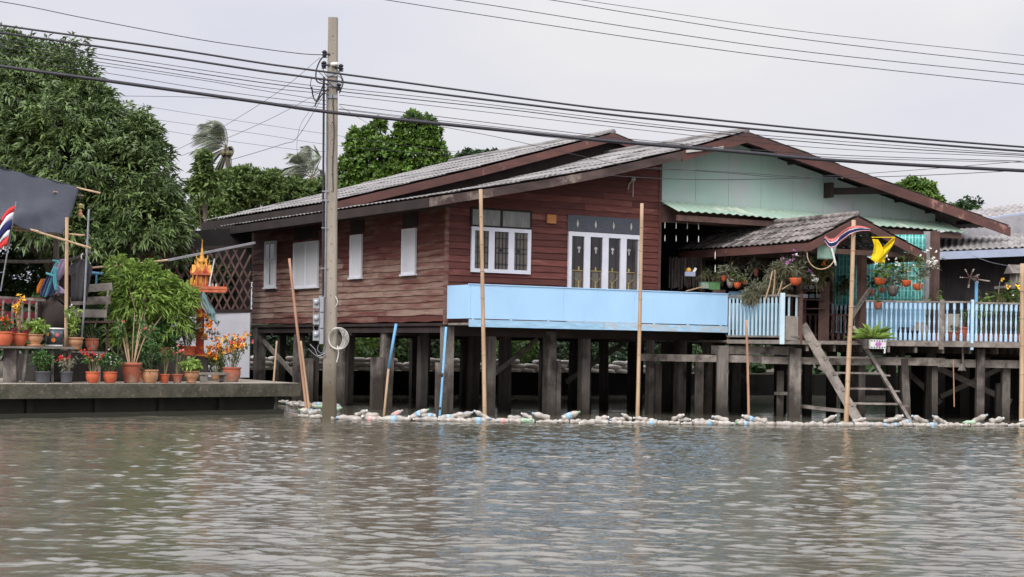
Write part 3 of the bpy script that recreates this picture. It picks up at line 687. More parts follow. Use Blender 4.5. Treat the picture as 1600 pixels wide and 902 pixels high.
for a, b in zip(edge, edge[1:]):
    mb = MB(); mb.beam(a+Zt(2.11)+out_, b+Zt(2.11)+out_, .05, .11, t=rnd.random()); mb.build('edge_board', 'grey_wood', deck, DO)
inn = Vector((0, .35, 0))
for a, b, z, h in ((A1+Vector((-.4, 0, 0)), A2+Vector((.5, .3, 0)), 1.87, .24), (A3-Vector((1.0, 0, 0)), A4+Vector((.3, 0, 0)), 1.60, .2), (A4-Vector((.1, 0, 0)), A5+Vector((.2, 0, 0)), 1.63, .22), (A5, A7, 1.60, .22),
                   (P(1000, 500, 48.9), P(1225, 500, 48.5), 1.62, .2)):
    a = a.copy(); b = b.copy(); a.z = 0; b.z = 0
    mb = MB(); mb.beam(a+Zt(z)+inn, b+Zt(z)+inn, .09, h, t=rnd.uniform(.5, 1)); mb.build('beam', 'grey_wood', deck, DO)
for k in range(12):
    q = A3.lerp(A7, (k+.3)/12); mb = MB(); mb.beam(q+Zt(1.96)+Vector((0, .05, 0)), q+Zt(1.96)+Vector((0, 3.4, 0)), .07, .17, t=rnd.random()); mb.build('joist', 'grey_wood', deck, DO)
def dstilt(px, d, wpx, ztop, lean=0, t=None, par=deck):
    q = P(px, 600, d); w_ = wpx*d/FOC; mb = MB(); a = Vector((q.x, q.y, -.6)); b = Vector((q.x+lean, q.y, ztop))
    mb.beam(a, b, w_, w_*.95, (0, 1, 0), rnd.uniform(.45, 1) if t is None else t*.5); mb.build('stilt', 'pile_wood', deck, DO)
for a in ((1128, 48.9, 17, 1.9), (1092, 50, 13, 1.7), (1150, 52, 14, 1.7, 0, .2), (1219, 49.3, 10, 1.3), (1241, 48.3, 18, 1.95), (1262, 52, 12, 2, 0, .2), (1299, 53, 14, 2, 0, .15), (1333, 50.5, 16, 2, 0, .4), (1346, 48.9, 10, 1.95, 0, .9),
          (1392, 51, 13, 2, 0, .3), (1410, 50, 9, 2, -.05, .2), (1420, 48.4, 11, 1.7, -.15), (1451, 50, 14, 2, .05, .3), (1461, 48.6, 9, 1.7, -.03, .5), (1506, 52, 14, 1.7, 0, .15), (1531, 48.2, 12, 2), (1571, 48.6, 12, 1.7), (1562, 49.2, 12, 1.05, 0, .5), (1600, 50.5, 16, 1.7, 0, .3), (1630, 48.4, 14, 1.9)):
    dstilt(*a)
for a, b, h in ((P(1465, 575, 49.6), P(1580, 628, 49.6), .16), (P(1470, 620, 50.2), P(1575, 570, 50.2), .14), (P(1395, 560, 51.2), P(1470, 630, 51.2), .15), (P(1245, 634, 48.7), P(1322, 643, 48.0), .1), (P(1211, 615, 49.3), P(1236, 615, 48.5), .09)):
    mb = MB(); mb.beam(a, b, .06, h, t=rnd.uniform(.2, .8)); mb.build('brace', 'grey_wood', deck, DO)

def baluster_mesh(h, r=.042):
    mb = MB(); pr = [(r*.9, 0), (r, .01), (r, h*.17), (r*.55, h*.22), (r*.62, h*.26), (r*.42, h*.30), (r*.62, h*.48), (r*.75, h*.5), (r*.62, h*.52), (r*.42, h*.68), (r*.6, h*.74), (r*.55, h*.78), (r, h*.83), (r, h*.99), (r*.9, h)]
    mb.lathe(pr, 8); return mb
_bt = None
def railing(a, b, z0, z1, n, kind, m_b, m_r, posts=(), lab=None, wr=.07):
    global _bt
    a = Vector((a.x, a.y, 0)); b = Vector((b.x, b.y, 0)); mb = MB()
    mb.beam(a+Zt(z1-.025), b+Zt(z1-.025), wr+.02, .05, t=.6); rl = mb.build('railing', m_r, deck, DO)
    mb = MB(); mb.beam(a+Zt(z0+.06), b+Zt(z0+.06), wr, .05, t=.4); mb.build('bottom_rail', m_r, rl, DO)
    if lab: rl['label'] = lab
    first = None
    for k in range(n):
        q = a.lerp(b, (k+.5)/n)
        if first is None:
            if kind == 'turned': bb = baluster_mesh(z1-z0-.135)
            else: bb = MB(); bb.box(-.032, .032, -.012, .012, 0, z1-z0-.135)
            first = bb.build('baluster', m_b, rl); o = first
        else: o = first.copy(); col.objects.link(o)
        o.location = q-DO+Zt(z0+.086); o.rotation_euler = (0, 0, math.atan2(b.y-a.y, b.x-a.x))
    for q, w_, m_ in posts:
        mb = MB(); mb.beam(Vector((q.x, q.y, z0-.15)), Vector((q.x, q.y, z1+.04)), w_, w_, (0, 1, 0), .7); mb.build('post', m_, rl, DO)
mat('rail_blue_white', S(188, 206, 214), S(166, 190, 202), 3, rough=.6, tone=.12)
mat('rail_blue', S(178, 204, 224), S(154, 188, 216), 3, rough=.6, tone=.12)
railing(A1, A2, 2.2, 3.42, 14, 'slat', 'rail_blue_white', 'grey_wood', [(A2, .13, 'rail_blue_white'), (A1+Vector((.03, .05, 0)), .08, 'brown_wood')], 'slatted pale blue railing beside the balcony')
railing(A2+Vector((.08, 0, 0)), A3, 2.2, 3.42, 2, 'slat', 'rail_blue_white', 'grey_wood', [(A3, .12, 'brown_wood')])
railing(A4+Vector((.12, 0, 0)), A5, 2.13, 3.32, 16, 'turned', 'rail_blue', 'grey_wood', [(A5, .13, 'grey_wood')], 'railing of turned pale blue balusters')
railing(A5+Vector((.06, 0, 0)), A6, 2.13, 3.32, 4, 'turned', 'rail_blue', 'grey_wood', [(A6, .075, 'rail_blue')])
railing(A6+Vector((.05, 0, 0)), A7, 2.13, 3.30, 31, 'turned', 'rail_blue', 'grey_wood')
S1, S2 = P(1252, 500, 49.6), P(1342, 500, 49.4)
railing(S1, S2, 2.13, 2.95, 10, 'turned', 'brown_wood', 'brown_wood', lab='low dark brown railing behind the steps')
S3, S4 = P(1290, 500, 53), P(1352, 500, 52.6)
railing(S3, S4, 2.2, 3.4, 9, 'turned', 'rail_blue_white', 'grey_wood')
mb = MB(); mb.beam(A2+Vector((.1, -.03, 2.5)), A3+Vector((-.05, -.03, 2.5)), .03, .66, t=.7)
tag(mb.build('panel', 'quay_top', deck, DO), 'plain grey panel at the foot of the small gate')

# wooden steps ------------------------------------------------------
s0, s1 = P(1254, 508, 48.2), P(1345, 664, 46.9); s2, s3 = P(1333, 512, 48.1), P(1428, 668, 46.9)
st = empty('wooden_steps', (s1.x, s1.y, 0), 0, 'worn grey wooden steps leading from the deck down into the water', 'steps')
SO = Vector((s1.x, s1.y, 0))
mb = MB(); mb.beam(s0, s1, .26, .06, (.2, 1, 0), .6); mb.build('stringer', 'grey_wood', st, SO)
mb = MB(); mb.beam(s2, s3, .085, .26, (0, 1, 0), .75); mb.build('stringer', 'grey_wood', st, SO)
for y_ in (537, 559, 583.5, 608, 631, 654):
    f_ = (y_-508)/156; a = s0.lerp(s1, f_); b = s2.lerp(s3, f_); b.z = a.z; mb = MB()
    mb.beam(a+Vector((.02, .05, 0)), b+Vector((-.02, .05, 0)), .24, .05, t=rnd.random()); mb.build('tread', 'grey_wood', st, SO)
    for c in (a, b):
        mb = MB(); mb.beam(c+Vector((.05, -.02, -.05)), c+Vector((.2, -.02, -.05)), .2, .045, t=.7); mb.build('cleat', 'grey_wood', st, SO)

# ------------------------------------------------------------------ little tiled porch at the head of the steps (house axes)
pv = empty('porch_shelter', HW(10.4, -3.2, 2.15), TH, 'small open shelter with mossy grey corrugated roof and red-brown gable boards above the steps', 'shelter')
PO = Vector((10.4, -3.2, 2.15))
def pt(x, y, z): return Vector((x, y, z))-PO
def proof(xa, za, xb, zb, y0, y1, seed):
    r = random.Random(seed); mb = MB(); pitch = .24; ny_ = int((y1-y0)/pitch*8); nr = 4; ln = math.hypot(xb-xa, zb-za); nn = Vector((-(zb-za), 0, (xb-xa)))
    nn.normalize(); nn = nn if nn.z > 0 else -nn
    for k in range(nr):
        tl = [r.random() for _ in range(ny_+1)]
        f0, f1 = k/nr, (k+1)/nr
        if zb > za: f1 += .05/ln; la, lb = .03, 0
        else: f0 -= .05/ln; la, lb = 0, .03
        a = Vector((xa+(xb-xa)*f0, 0, za+(zb-za)*f0)); b = Vector((xa+(xb-xa)*f1, 0, za+(zb-za)*f1)); vs = []
        for j in range(ny_+1):
            y = y0+(y1-y0)*j/ny_; h = .035*(abs(math.cos(math.pi*y/pitch))*1.3-.4); sag = .05*math.sin(math.pi*j/ny_)
            for q, l in ((a, la), (b, lb)):
                for tt in (0, .014): vv = q+nn*(h+l+tt); vs.append((vv.x, y, vv.z-sag))
        fs = []
        for j in range(ny_):
            p_ = j*4; q_ = p_+4; fs += [(p_+1, p_+3, q_+3, q_+1), (p_, q_, q_+2, p_+2), (p_, p_+1, q_+1, q_), (p_+2, q_+2, q_+3, p_+3)]
        k0 = len(mb.v); mb.v += [Vector(v)-PO for v in vs]; mb.f += [tuple(i+k0 for i in f) for f in fs]; mb.t += [tl[i//4//8*8] for i in range(len(fs))]; mb.m += [0]*len(fs)
    return mb.build('roof', 'porch_tile', pv)
proof(8.78, 4.84, 10.42, 5.62, -4.4, 1.6, 3); proof(10.42, 5.62, 12.95, 4.72, -4.4, 1.6, 4)
mb = MB(); mb.tube([pt(10.42, -4.45, 5.66), pt(10.42, 1.6, 5.62)], .08, 8); mb.build('ridge_cap', 'porch_tile', pv, smooth=True)
for (xa, za, xb, zb) in ((8.76, 4.80, 10.42, 5.57), (10.42, 5.57, 12.97, 4.68)):
    mb = MB(); mb.prism([(xa, za), (xb, zb), (xb, zb-.24), (xa, za-.22)], lambda x, z: pt(x, -4.46, z), lambda x, z: pt(x, -4.41, z), .5); mb.build('bargeboard', 'fascia_red', pv)
mb = MB(); mb.box(8.80-PO.x, 8.86-PO.x, -4.4-PO.y, 1.6-PO.y, 4.58-PO.z, 4.80-PO.z); mb.build('fascia', 'fascia_red', pv)
mb = MB(); mb.box(12.84-PO.x, 12.9-PO.x, -4.4-PO.y, 1.6-PO.y, 4.46-PO.z, 4.66-PO.z); mb.build('fascia', 'fascia_red', pv)
for px, d in ((1248, 48.6), (1346, 48.75), (1300, 53.2)):
    q = HL(P(px, 500, d)); mb = MB(); mb.beam(pt(q.x, q.y, 2.15), pt(q.x, q.y, 4.8), .2 if px == 1346 else .13, .16, (0, 1, 0), .4); mb.build('post', 'brown_wood', pv)
for x_, y_ in ((12.5, .9), (9.2, 1.0)):
    mb = MB(); mb.beam(pt(x_, y_, 2.15), pt(x_, y_, 4.8), .14, .14, (0, 1, 0), .3); mb.build('post', 'brown_wood', pv)
for y_ in (-4.2, -1.4, 1.2):
    mb = MB(); mb.beam(pt(8.9, y_, 4.62), pt(12.85, y_, 4.62), .08, .14, t=.3); mb.build('tie_beam', 'brown_wood', pv)
q = HL(P(1346, 500, 48.7)); mb = MB(); mb.beam(P2 if False else pt(q.x, q.y-.1, 3.3)+Vector((-.5, 0, -.5)), pt(q.x, q.y-.1, 3.3)+Vector((.2, 0, .35)), .05, .12, t=.8); mb.build('brace', 'grey_wood', pv)

# plaid tarpaulin at the back of the shelter ---------------------------
def plaid_mat():
    m = bpy.data.materials.new('plaid'); m.use_nodes = True; n = m.node_tree.nodes; l = m.node_tree.links.new; b = n['Principled BSDF']
    tc = n.new('ShaderNodeTexCoord'); cur = None
    def wave(axis, sc_, lo):
        wv = n.new('ShaderNodeTexWave'); wv.bands_direction = axis; wv.inputs['Scale'].default_value = sc_; l(tc.outputs['Object'], wv.inputs['Vector'])
        mr = n.new('ShaderNodeMapRange'); mr.inputs[1].default_value = lo; mr.inputs[2].default_value = lo+.12; l(wv.outputs['Fac'], mr.inputs[0]); return mr.outputs[0]
    def mix(f, a, c):
        mx = n.new('ShaderNodeMix'); mx.data_type = 'RGBA'; l(f, mx.inputs[0])
        if isinstance(a, tuple): mx.inputs[6].default_value = (*a, 1)
        else: l(a, mx.inputs[6])
        mx.inputs[7].default_value = (*c, 1); return mx.outputs[2]
    c = mix(wave('X', 1.55, .45), S(58, 150, 142), S(38, 118, 116)); c = mix(wave('Z', 1.3, .6), c, S(48, 132, 126)); c = mix(wave('X', 3.1, .86), c, S(150, 206, 198)); c = mix(wave('Z', 1.4, .93), c, S(130, 196, 186))
    l(c, b.inputs['Base Color']); b.inputs['Roughness'].default_value = .55; M['plaid'] = m
plaid_mat()
ta, tb = P(1303, 470, 51.0), P(1444, 470, 51.0)
mb = MB()
mb.cloth(lambda u, v: ta.lerp(tb, u)+Vector((0, .06*math.sin(u*26+v*2)*(1-.5*v), 2.1*v+.02*math.sin(u*9)*(1-v)-.15)), 60, 8, .01)
ta0 = Vector((ta.x, ta.y, ta.z)); tag(mb.build('plaid_tarp', 'plaid', org=ta0, smooth=True), 'turquoise plaid tarpaulin hanging behind the orchid pots', 'tarpaulin')
mb = MB(); a = P(1444, 372, 51.3); b = P(1457, 470, 51.3); mb.box(a.x, b.x, 51.3, 51.4, b.z-1.1, a.z+.2)
tag(mb.build('wall_panel', 'neigh_wall', org=(a.x, 51.3, 2.3)), 'narrow pale wall panel between the plaid tarpaulin and brown post', 'panel')
# white drying rails
for yy, xa, xb in ((424, 1346, 1425), (441, 1396, 1418), (448, 1396, 1418)):
    mb = MB(); mb.tube([P(xa, yy-.6, 50.2), P(xb, yy+.3, 50.2)], .018, 6)
    tag(mb.build('drying_rail', 'white_plastic', org=P(xa, yy, 50.2)), {424: 'long white rail running across the plaid tarpaulin', 441: 'short white rail left of the hanging pots, upper one', 448: 'short white rail left of the hanging pots, lower one'}[yy], 'rail')
# blue board behind the balusters
a, b = P(1352, 540, 49.3), P(1444, 540, 49.3); mb = MB()
for k in range(6): p_, q_ = a.lerp(b, k/6), a.lerp(b, (k+.97)/6); mb.beam(Vector((p_.x, p_.y, 2.75)), Vector((q_.x, q_.y, 2.75)), .03, 1.12, t=rnd.random())
tag(mb.build('blue_board', 'blue_board', org=(a.x, a.y, 2.15)), 'sky blue board fence standing behind the turned balusters', 'board')
a, b = HW(8.9, -.6, 0), HW(9.6, -2.2, 0); mb = MB(); mb.beam(a+Zt(2.75), b+Zt(2.75), .03, .95, t=.4)
tag(mb.build('blue_board', 'blue_board', org=a+Zt(2.2)), 'sky blue board leaning behind the slatted railing', 'board')

# ------------------------------------------------------------------ neighbouring house at the right edge
NO = P(1463, 600, 54); NO.z = 0
nb_ = empty('neighbour_house', NO, 0, 'grey roofed wooden house at the right edge with dark board wall', 'house')
def sheet(name, a, b, c, d, m, pitch=.2, amp=.025, par=None, org=None, lab=None):
    # corrugated sheet: a-b front edge, d-c back edge
    a, b, c, d = map(Vector, (a, b, c, d)); ln = (b-a).length; n_ = int(ln/pitch*6); mb = MB()
    nn = (b-a).cross(d-a).normalized(); nn = nn if nn.z > 0 else -nn
    def f(u, v): return a.lerp(b, u).lerp(d.lerp(c, u), v)+nn*amp*math.cos(2*math.pi*u*ln/pitch)
    mb.cloth(f, n_, 3, .01); o = mb.build(name, m, par, org)
    if lab: o['label'] = lab
    return o
sheet('roof', P(1456, 392, 53.6), P(1760, 380, 53.6), P(1760, 351, 57), P(1456, 376, 57), 'neigh_roof', par=nb_, org=NO)
sheet('roof', P(1534, 340, 57.4), P(1760, 308, 57.4), P(1760, 298, 62), P(1500, 331, 62), 'neigh_roof', par=nb_, org=NO)
mb = MB(); a, b = P(1458, 400, 53.6), P(1760, 388, 53.6); mb.beam(a, b, .05, .24); mb.build('fascia', 'blue_grey', nb_, NO)
mb = MB(); a, b = P(1534, 346, 57.3), P(1760, 316, 57.3); mb.beam(a, b, .05, .2); mb.build('fascia', 'blue_grey', nb_, NO)
mb = MB(); a, b = P(1463, 372, 57.1), P(1780, 345, 57.1)
mb.prism([(a.x, 5.2), (b.x, 5.2), (b.x, P(1780, 312, 57.1).z), (P(1540, 343, 57.1).x, P(1540, 343, 57.1).z), (a.x, P(1463, 366, 57.1).z)], lambda x, z: (x, 57.15, z), lambda x, z: (x, 57.3, z)); mb.build('upper_wall', 'neigh_wall', nb_, NO)
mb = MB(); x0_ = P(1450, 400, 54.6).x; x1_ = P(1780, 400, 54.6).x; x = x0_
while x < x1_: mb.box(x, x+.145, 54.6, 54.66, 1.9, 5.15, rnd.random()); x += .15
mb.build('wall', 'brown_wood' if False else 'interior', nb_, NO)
for px in (1470, 1540, 1600, 1680):
    q = P(px, 600, 54.9); mb = MB(); mb.beam((q.x, q.y, -.5), (q.x, q.y, 2.0), .22, .22, (0, 1, 0), .2); mb.build('stilt', 'pile_wood', nb_, NO)
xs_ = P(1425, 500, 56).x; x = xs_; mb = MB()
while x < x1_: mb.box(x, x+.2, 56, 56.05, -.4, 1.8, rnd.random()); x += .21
mb.build('shade_boards', 'interior', nb_, NO)  # dark boards added below the floor to stand in for shade
mb = MB(); mb.box(x0_, x1_, 54.5, 66, 1.8, 1.95); mb.build('floor', 'dark_wood', nb_, NO)

# ------------------------------------------------------------------ concrete utility pole
pb = PZ(515, 656, 0.0); DP = pb.y
up_ = empty('utility_pole', pb, 0, 'tall square concrete utility pole standing in the water in front of the house', 'utility pole')
tp = P(520.5, 28, DP)
def sq_pole(a, b, w0, w1, ch=.22):
    mb = MB(); vs = []
    for c, w_ in ((a, w0), (b, w1)):
        k = w_/2; q = k*(1-ch)
        for x, y in ((-q, -k), (q, -k), (k, -q), (k, q), (q, k), (-q, k), (-k, q), (-k, -q)): vs.append(c+Vector((x, y*.8, 0)))
    fs = [(i, (i+1) % 8, (i+1) % 8+8, i+8) for i in range(8)]+[tuple(range(7, -1, -1)), tuple(range(8, 16))]
    mb.add(vs, fs); return mb
mb = sq_pole(pb-Vector((0, 0, .6)), tp, .34, .225); mb.build('shaft', 'pole_concrete', up_, pb)
def pz(f, dx=0, dy=0): q = pb.lerp(tp, f); return q+Vector((dx, dy, 0))
fy = lambda y_: (656-y_)/628
for k in range(22):
    f = .05+.043*k; mb = MB(); q = pz(f, .015, -(.136-.045*f)-.004); mb.tube([q, q+Vector((0, .012, 0))], .014, 6); mb.build('bolt_hole', 'black_rubber', up_, pb)
mb = MB(); mb.tube([pz(fy(122), -.2, -.1), pz(fy(300), -.19, -.12), pz(fy(470), -.17, -.14)], .028, 6); mb.build('conduit', 'black_rubber', up_, pb)
mb = MB(); mb.tube([pz(fy(138), -.12, -.13), pz(fy(300), -.12, -.14), pz(fy(465), -.12, -.16)], .02, 6); mb.build('conduit', 'steel', up_, pb)
mb = MB(); mb.tube([pz(fy(150), .02, -.13), pz(fy(210), .06, -.14), pz(fy(260), .03, -.14), pz(fy(300), .05, -.14)], .012, 5); mb.build('ground_wire', 'black_rubber', up_, pb)
for yy in (300, 314, 357, 420):
    mb = MB(); a = pz(fy(yy)); hw = .17; mb.box(a.x-.22, a.x-.06, a.y-.16, a.y-.14, a.z-.012, a.z+.012); mb.build('strap', 'steel', up_, pb)
# insulators and bracket
for yy, dx in ((86, -.19), (103, -.2), (107, .21), (137, .16)):
    q = pz(fy(yy), dx, -.1); mb = MB(); mb.lathe([(.03, -.09), (.07, -.08), (.04, -.05), (.075, -.02), (.04, .01), (.07, .05), (.03, .09)], 10, q)
    mb.beam(q+Vector((0, 0, 0)), q+Vector((-dx*.7, 0, 0)), .04, .04); mb.build('insulator', 'black_rubber', up_, pb)
q = pz(fy(102), .05, -.16); mb = MB(); mb.lathe([(.035, -.08), (.055, 0), (.035, .1)], 10, q, Matrix.Rotation(1.5, 3, 'Y')); mb.build('insulator', 'white_plastic', up_, pb, True)
for yy in (118, 134, 152):
    a = pz(fy(yy)); mb = MB(); mb.box(a.x-.14, a.x+.14, a.y-.13, a.y-.1, a.z-.04, a.z+.04); mb.build('clamp_band', 'steel', up_, pb)
# tangle of service leads
r = random.Random(5)
leads = [[(508, 86), (500, 95), (494, 112), (496, 128), (514, 132)], [(487, 122), (485, 134), (490, 143), (504, 142), (514, 140)], [(487, 136), (489, 150), (494, 158), (503, 148), (512, 140)], [(494, 122), (504, 128), (516, 134), (530, 136)],
         [(527, 118), (534, 124), (532, 134), (524, 138)], [(502, 98), (506, 112), (512, 120), (525, 116)], [(505, 133), (500, 146), (495, 158), (492, 166)], [(514, 150), (505, 146), (496, 160)], [(498, 112), (510, 124), (522, 136), (533, 140)], [(529, 112), (536, 128), (530, 146)]]
for L_ in leads:
    mb = MB(); mb.tube(spline([P(x, y, DP-.2+r.uniform(-.08, .1)) for x, y in L_], 18), r.choice([.009, .012, .018]), 5); mb.build('lead', 'black_rubber', up_, pb)
# three electricity meters on a back board
mb = MB(); a = pz(fy(535), -.26, -.16); mb.box(a.x-.02, a.x+.13, a.y, a.y+.03, a.z, a.z+1.12); mb.build('meter_board', 'steel', up_, pb)
for yy, mir in ((475, 0), (500, 1), (525, 0)):
    c = pz(fy(yy), -.28, -.24); em = empty('electric_meter', (0, 0, 0)); em.parent = up_; em.location = c-pb
    mb = MB(); mb.box(-.11, .04, -.06, .06, -.12, .12); mb.build('case', 'meter_grey', em)
    mb = MB(); mb.lathe([(.06, 0), (.06, .04), (.045, .06)], 14, (-.035, -.06, .03), Matrix.Rotation(math.pi/2, 3, 'X')); mb.build('glass_cover', 'glass_clear', em, smooth=True)
    mb = MB(); mb.box(.05, .14, -.05, .04, -.2, .16); mb.build('breaker_box', 'meter_grey', em)
for L_ in ([(488, 466), (492, 480), (490, 492), (498, 500)], [(497, 505), (490, 510), (492, 520)], [(500, 535), (496, 546), (503, 552), (508, 540)], [(482, 545), (490, 553), (500, 559), (510, 556)], [(484, 538), (492, 546), (497, 556), (508, 552)]):
    mb = MB(); mb.tube(spline([P(x, y, DP-.15) for x, y in L_], 16), .01, 5); mb.build('lead', 'steel', up_, pb)
# coil of white cable
for k in range(6):
    mb = MB(); c = P(525+k*.8, 529, DP-.18-.012*k); rx, rz_ = .16+.018*k, .24+.012*(k % 3); mb.tube([c+Vector((rx*math.cos(t_/20*2*math.pi+.2*k), .02*math.sin(t_), rz_*math.sin(t_/20*2*math.pi+.2*k))) for t_ in range(21)], .008, 5)
    mb.build('cable_coil', 'cable_white', up_, pb, True)
mb = MB(); mb.tube(spline([P(527, 540, DP-.2), P(529, 552, DP-.2), P(526, 566, DP-.2)], 8), .014, 5); mb.build('cable_tail', 'cable_white', up_, pb)
mb = MB(); mb.tube(spline([P(524, 463, DP-.1), P(527.5, 472, DP-.12), P(524, 480, DP-.1)], 8), .012, 5); mb.build('cable_tail', 'cable_white', up_, pb)

# ------------------------------------------------------------------ overhead cables
CB = [  # points, radius, depth, label
    ([(-260, 68), (0, 103.6), (200, 131), (400, 159), (520, 176), (740, 199), (940, 219.5), (1165, 238.5), (1300, 250.5), (1600, 267), (1900, 280)], .042, 41.4, 'thickest black cable, lowest of the three heavy cables crossing in front of the pole'),
    ([(-260, 2), (0, 39.5), (250, 74), (400, 97.5), (460, 106), (580, 122), (900, 165), (1049, 180.5), (1300, 205.5), (1600, 230), (1900, 250)], .024, 41.5, 'uppermost of the three heavy black cables crossing in front of the pole'),
    ([(-260, 14), (0, 51), (250, 87), (400, 110), (460, 118), (580, 134), (900, 173), (1050, 189.5), (1300, 213), (1600, 236.5), (1900, 254)], .026, 41.45, 'middle one of the three heavy black cables crossing in front of the pole'),
    ([(-260, -35), (0, 2.5), (130, 28), (300, 60), (400, 75), (470, 84), (508, 86)], .010, DP-.1, 'thin wire ending at the topmost left insulator of the pole'),
    ([(603, 0), (560, -6), (480, -17)][::-1]+[(743, 22), (1000, 60.8), (1250, 94), (1600, 132), (1900, 160)], .010, 46, 'lowest of the four thin wires high in the right of the sky'),
    ([(560, -18), (712, 0), (1000, 45), (1250, 80), (1600, 117), (1900, 146)], .010, 46.3, 'second lowest of the four thin wires high in the right of the sky'),
    ([(700, -22), (860, 0), (1000, 23.2), (1250, 61), (1600, 101), (1900, 132)], .010, 46.6, 'second highest of the four thin wires high in the right of the sky'),
    ([(760, -22), (908, 0), (1000, 13.5), (1250, 49), (1600, 87), (1900, 118)], .008, 46.9, 'highest of the four thin wires high in the right of the sky'),
    ([(-200, 30), (0, 61), (200, 92), (400, 122), (510, 137)], .008, DP, 'thin wire just under the heavy cables left of the pole, topmost of its bundle'),
    ([(-200, 38), (0, 68), (200, 98), (400, 128), (512, 142)], .011, DP, 'darker thin wire left of the pole, second in its bundle'),
    ([(-200, 44), (0, 74), (200, 104), (400, 135), (512, 147)], .008, DP, 'thin wire left of the pole, third in its bundle'),
    ([(-200, 60), (100, 95), (300, 123), (400, 140), (512, 158)], .007, DP, 'thin wire left of the pole, fourth in its bundle'),
    ([(-200, 72), (100, 105), (300, 136), (400, 150), (512, 164)], .007, DP, 'thin wire left of the pole, lowest of its bundle'),
    ([(530, 138), (700, 156), (900, 180), (1100, 203), (1300, 220), (1600, 241), (1900, 256)], .008, DP, 'thin wire right of the pole, topmost of its bundle'),
    ([(530, 143), (660, 157), (800, 172), (1000, 196), (1300, 225), (1600, 243), (1900, 256)], .011, DP, 'darker thin wire right of the pole, second in its bundle'),
    ([(530, 149), (740, 173), (1000, 203), (1280, 231), (1600, 246), (1900, 262)], .007, DP, 'thin wire right of the pole, third in its bundle'),
    ([(530, 163), (740, 189), (1000, 219), (1280, 241), (1600, 252), (1900, 262)], .008, DP, 'thin wire right of the pole, fourth in its bundle'),
    ([(530, 170), (700, 190), (900, 212), (1100, 230), (1300, 246), (1600, 254), (1900, 262)], .007, DP, 'thin wire right of the pole, fifth in its bundle'),
    ([(183, 150), (300, 152), (400, 159), (520, 170), (700, 193), (860, 215), (985, 226)], .006, 44, 'faint thin wire passing just below the thickest cable over the left trees'),
    ([(190, 160), (320, 181), (520, 211), (700, 236), (830, 250)], .006, 60, 'faint thin wire above the left coconut palm, uppermost of three'),
    ([(235, 186), (400, 209), (520, 227), (700, 243)], .006, 60, 'faint thin wire behind the left coconut palm, middle of three'),
    ([(250, 203), (355, 220), (455, 233), (520, 238)], .006, 60, 'faint thin wire behind the left coconut palm, lowest of three'),
    ([(500, 90), (440, 140), (352, 196), (275, 235)], .006, 48, 'faint service wire slanting down left from the pole, upper one'),
    ([(508, 140), (430, 182), (355, 216), (285, 243)], .006, 48, 'faint service wire slanting down left from the pole, lower one'),
    ([(505, 150), (465, 214), (440, 226), (360, 250), (320, 258)], .008, 48, 'dark service wire bending at mid air left of the pole'),
    ([(490, 165), (470, 195), (464, 225), (466, 250)], .005, 46, 'faint wire hanging down above the right coconut palm'),
    ([(530, 165), (570, 190), (640, 225)], .005, 48, 'faint wire slanting down right from the pole'),
    ([(690, 198), (780, 215), (890, 240), (1000, 262), (1120, 268), (1300, 280)], .007, 45.5, 'thin wire crossing the mint gable, uppermost'),
    ([(1020, 262), (1130, 270), (1240, 277), (1400, 268), (1600, 252)], .007, 45.5, 'thin wire crossing the mint gable, middle one rising to the right'),
    ([(945, 274), (1030, 279), (1130, 281), (1280, 278), (1420, 275), (1600, 266), (1800, 252)], .009, 45.5, 'dark thin wire crossing the mint gable, lowest'),
]
for pts_, r_, d_, lb in CB:
    sp_ = spline([P(x, y, d_) for x, y in pts_], 60)
    if pts_[0][0] < -100: sp_ = [sp_[0]+(sp_[0]-sp_[1]).normalized()*k_+Vector((0, 0, .003*k_*k_)) for k_ in (24, 16, 8)]+sp_
    if pts_[-1][0] >= 1800: sp_ = sp_+[sp_[-1]+(sp_[-1]-sp_[-2]).normalized()*k_+Vector((0, 0, .004*k_*k_)) for k_ in (8, 16, 24)]
    mb = MB(); mb.tube(sp_, r_, 6)
    tag(mb.build('overhead_cable' if r_ > .02 else 'overhead_wire', 'black_rubber', org=sp_[0], smooth=True), lb, 'cable' if r_ > .02 else 'wire', 'cables and wires strung past the utility pole')
# small insulator knot on the house wall where a wire ends
q = HW(5.9, -.12, hY(975, 280)[1]); mb = MB(); mb.ball(q, .07); mb.tube([q, q+Vector((-.12, 0, -.14)), q+Vector((-.14, 0, -.3))], .018, 5); mb.tube([q, q+Vector((.0, 0, -.5))], .012, 5)
tag(mb.build('wire_anchor', 'pale_ornament', org=q), 'pale wire knot and insulator hanging high on the red front wall', 'insulator')

# ------------------------------------------------------------------ concrete landing on the left
FR = PZ(470, 599, .8); FLp = PZ(100, 600, .8); Wd_ = (FLp-FR).normalized(); Nn_ = Vector((Wd_.y, -Wd_.x, 0)); Nn_ = Nn_ if Nn_.y > 0 else -Nn_
def J(a, b, z): q = FR+Wd_*a+Nn_*b; q.z = z; return q
def jp(px, b, z=.8):
    r = ray(px, 590); q = FR+Nn_*b; t = (q-CAMP).dot(Nn_)/r.dot(Nn_); p = CAMP+r*t; p.z = z; return p
JO = FR.copy(); JO.z = 0
JR = math.atan2(-Wd_.y, -Wd_.x)
ql = empty('concrete_landing', JO, 0, 'low mossy concrete landing at the water edge carrying rows of flower pots', 'landing')
mb = MB(); bk = PZ(373, 592, .8)
pl = [J(0, 0, 0), J(18, 0, 0), J(18, 6, 0), J(1.2, 6, 0), Vector((bk.x, bk.y, 0))]
mb.prism([(q.x, q.y) for q in pl], lambda x, y: (x, y, .795), lambda x, y: (x, y, .46)); mb.build('slab', 'quay_concrete', ql, JO)
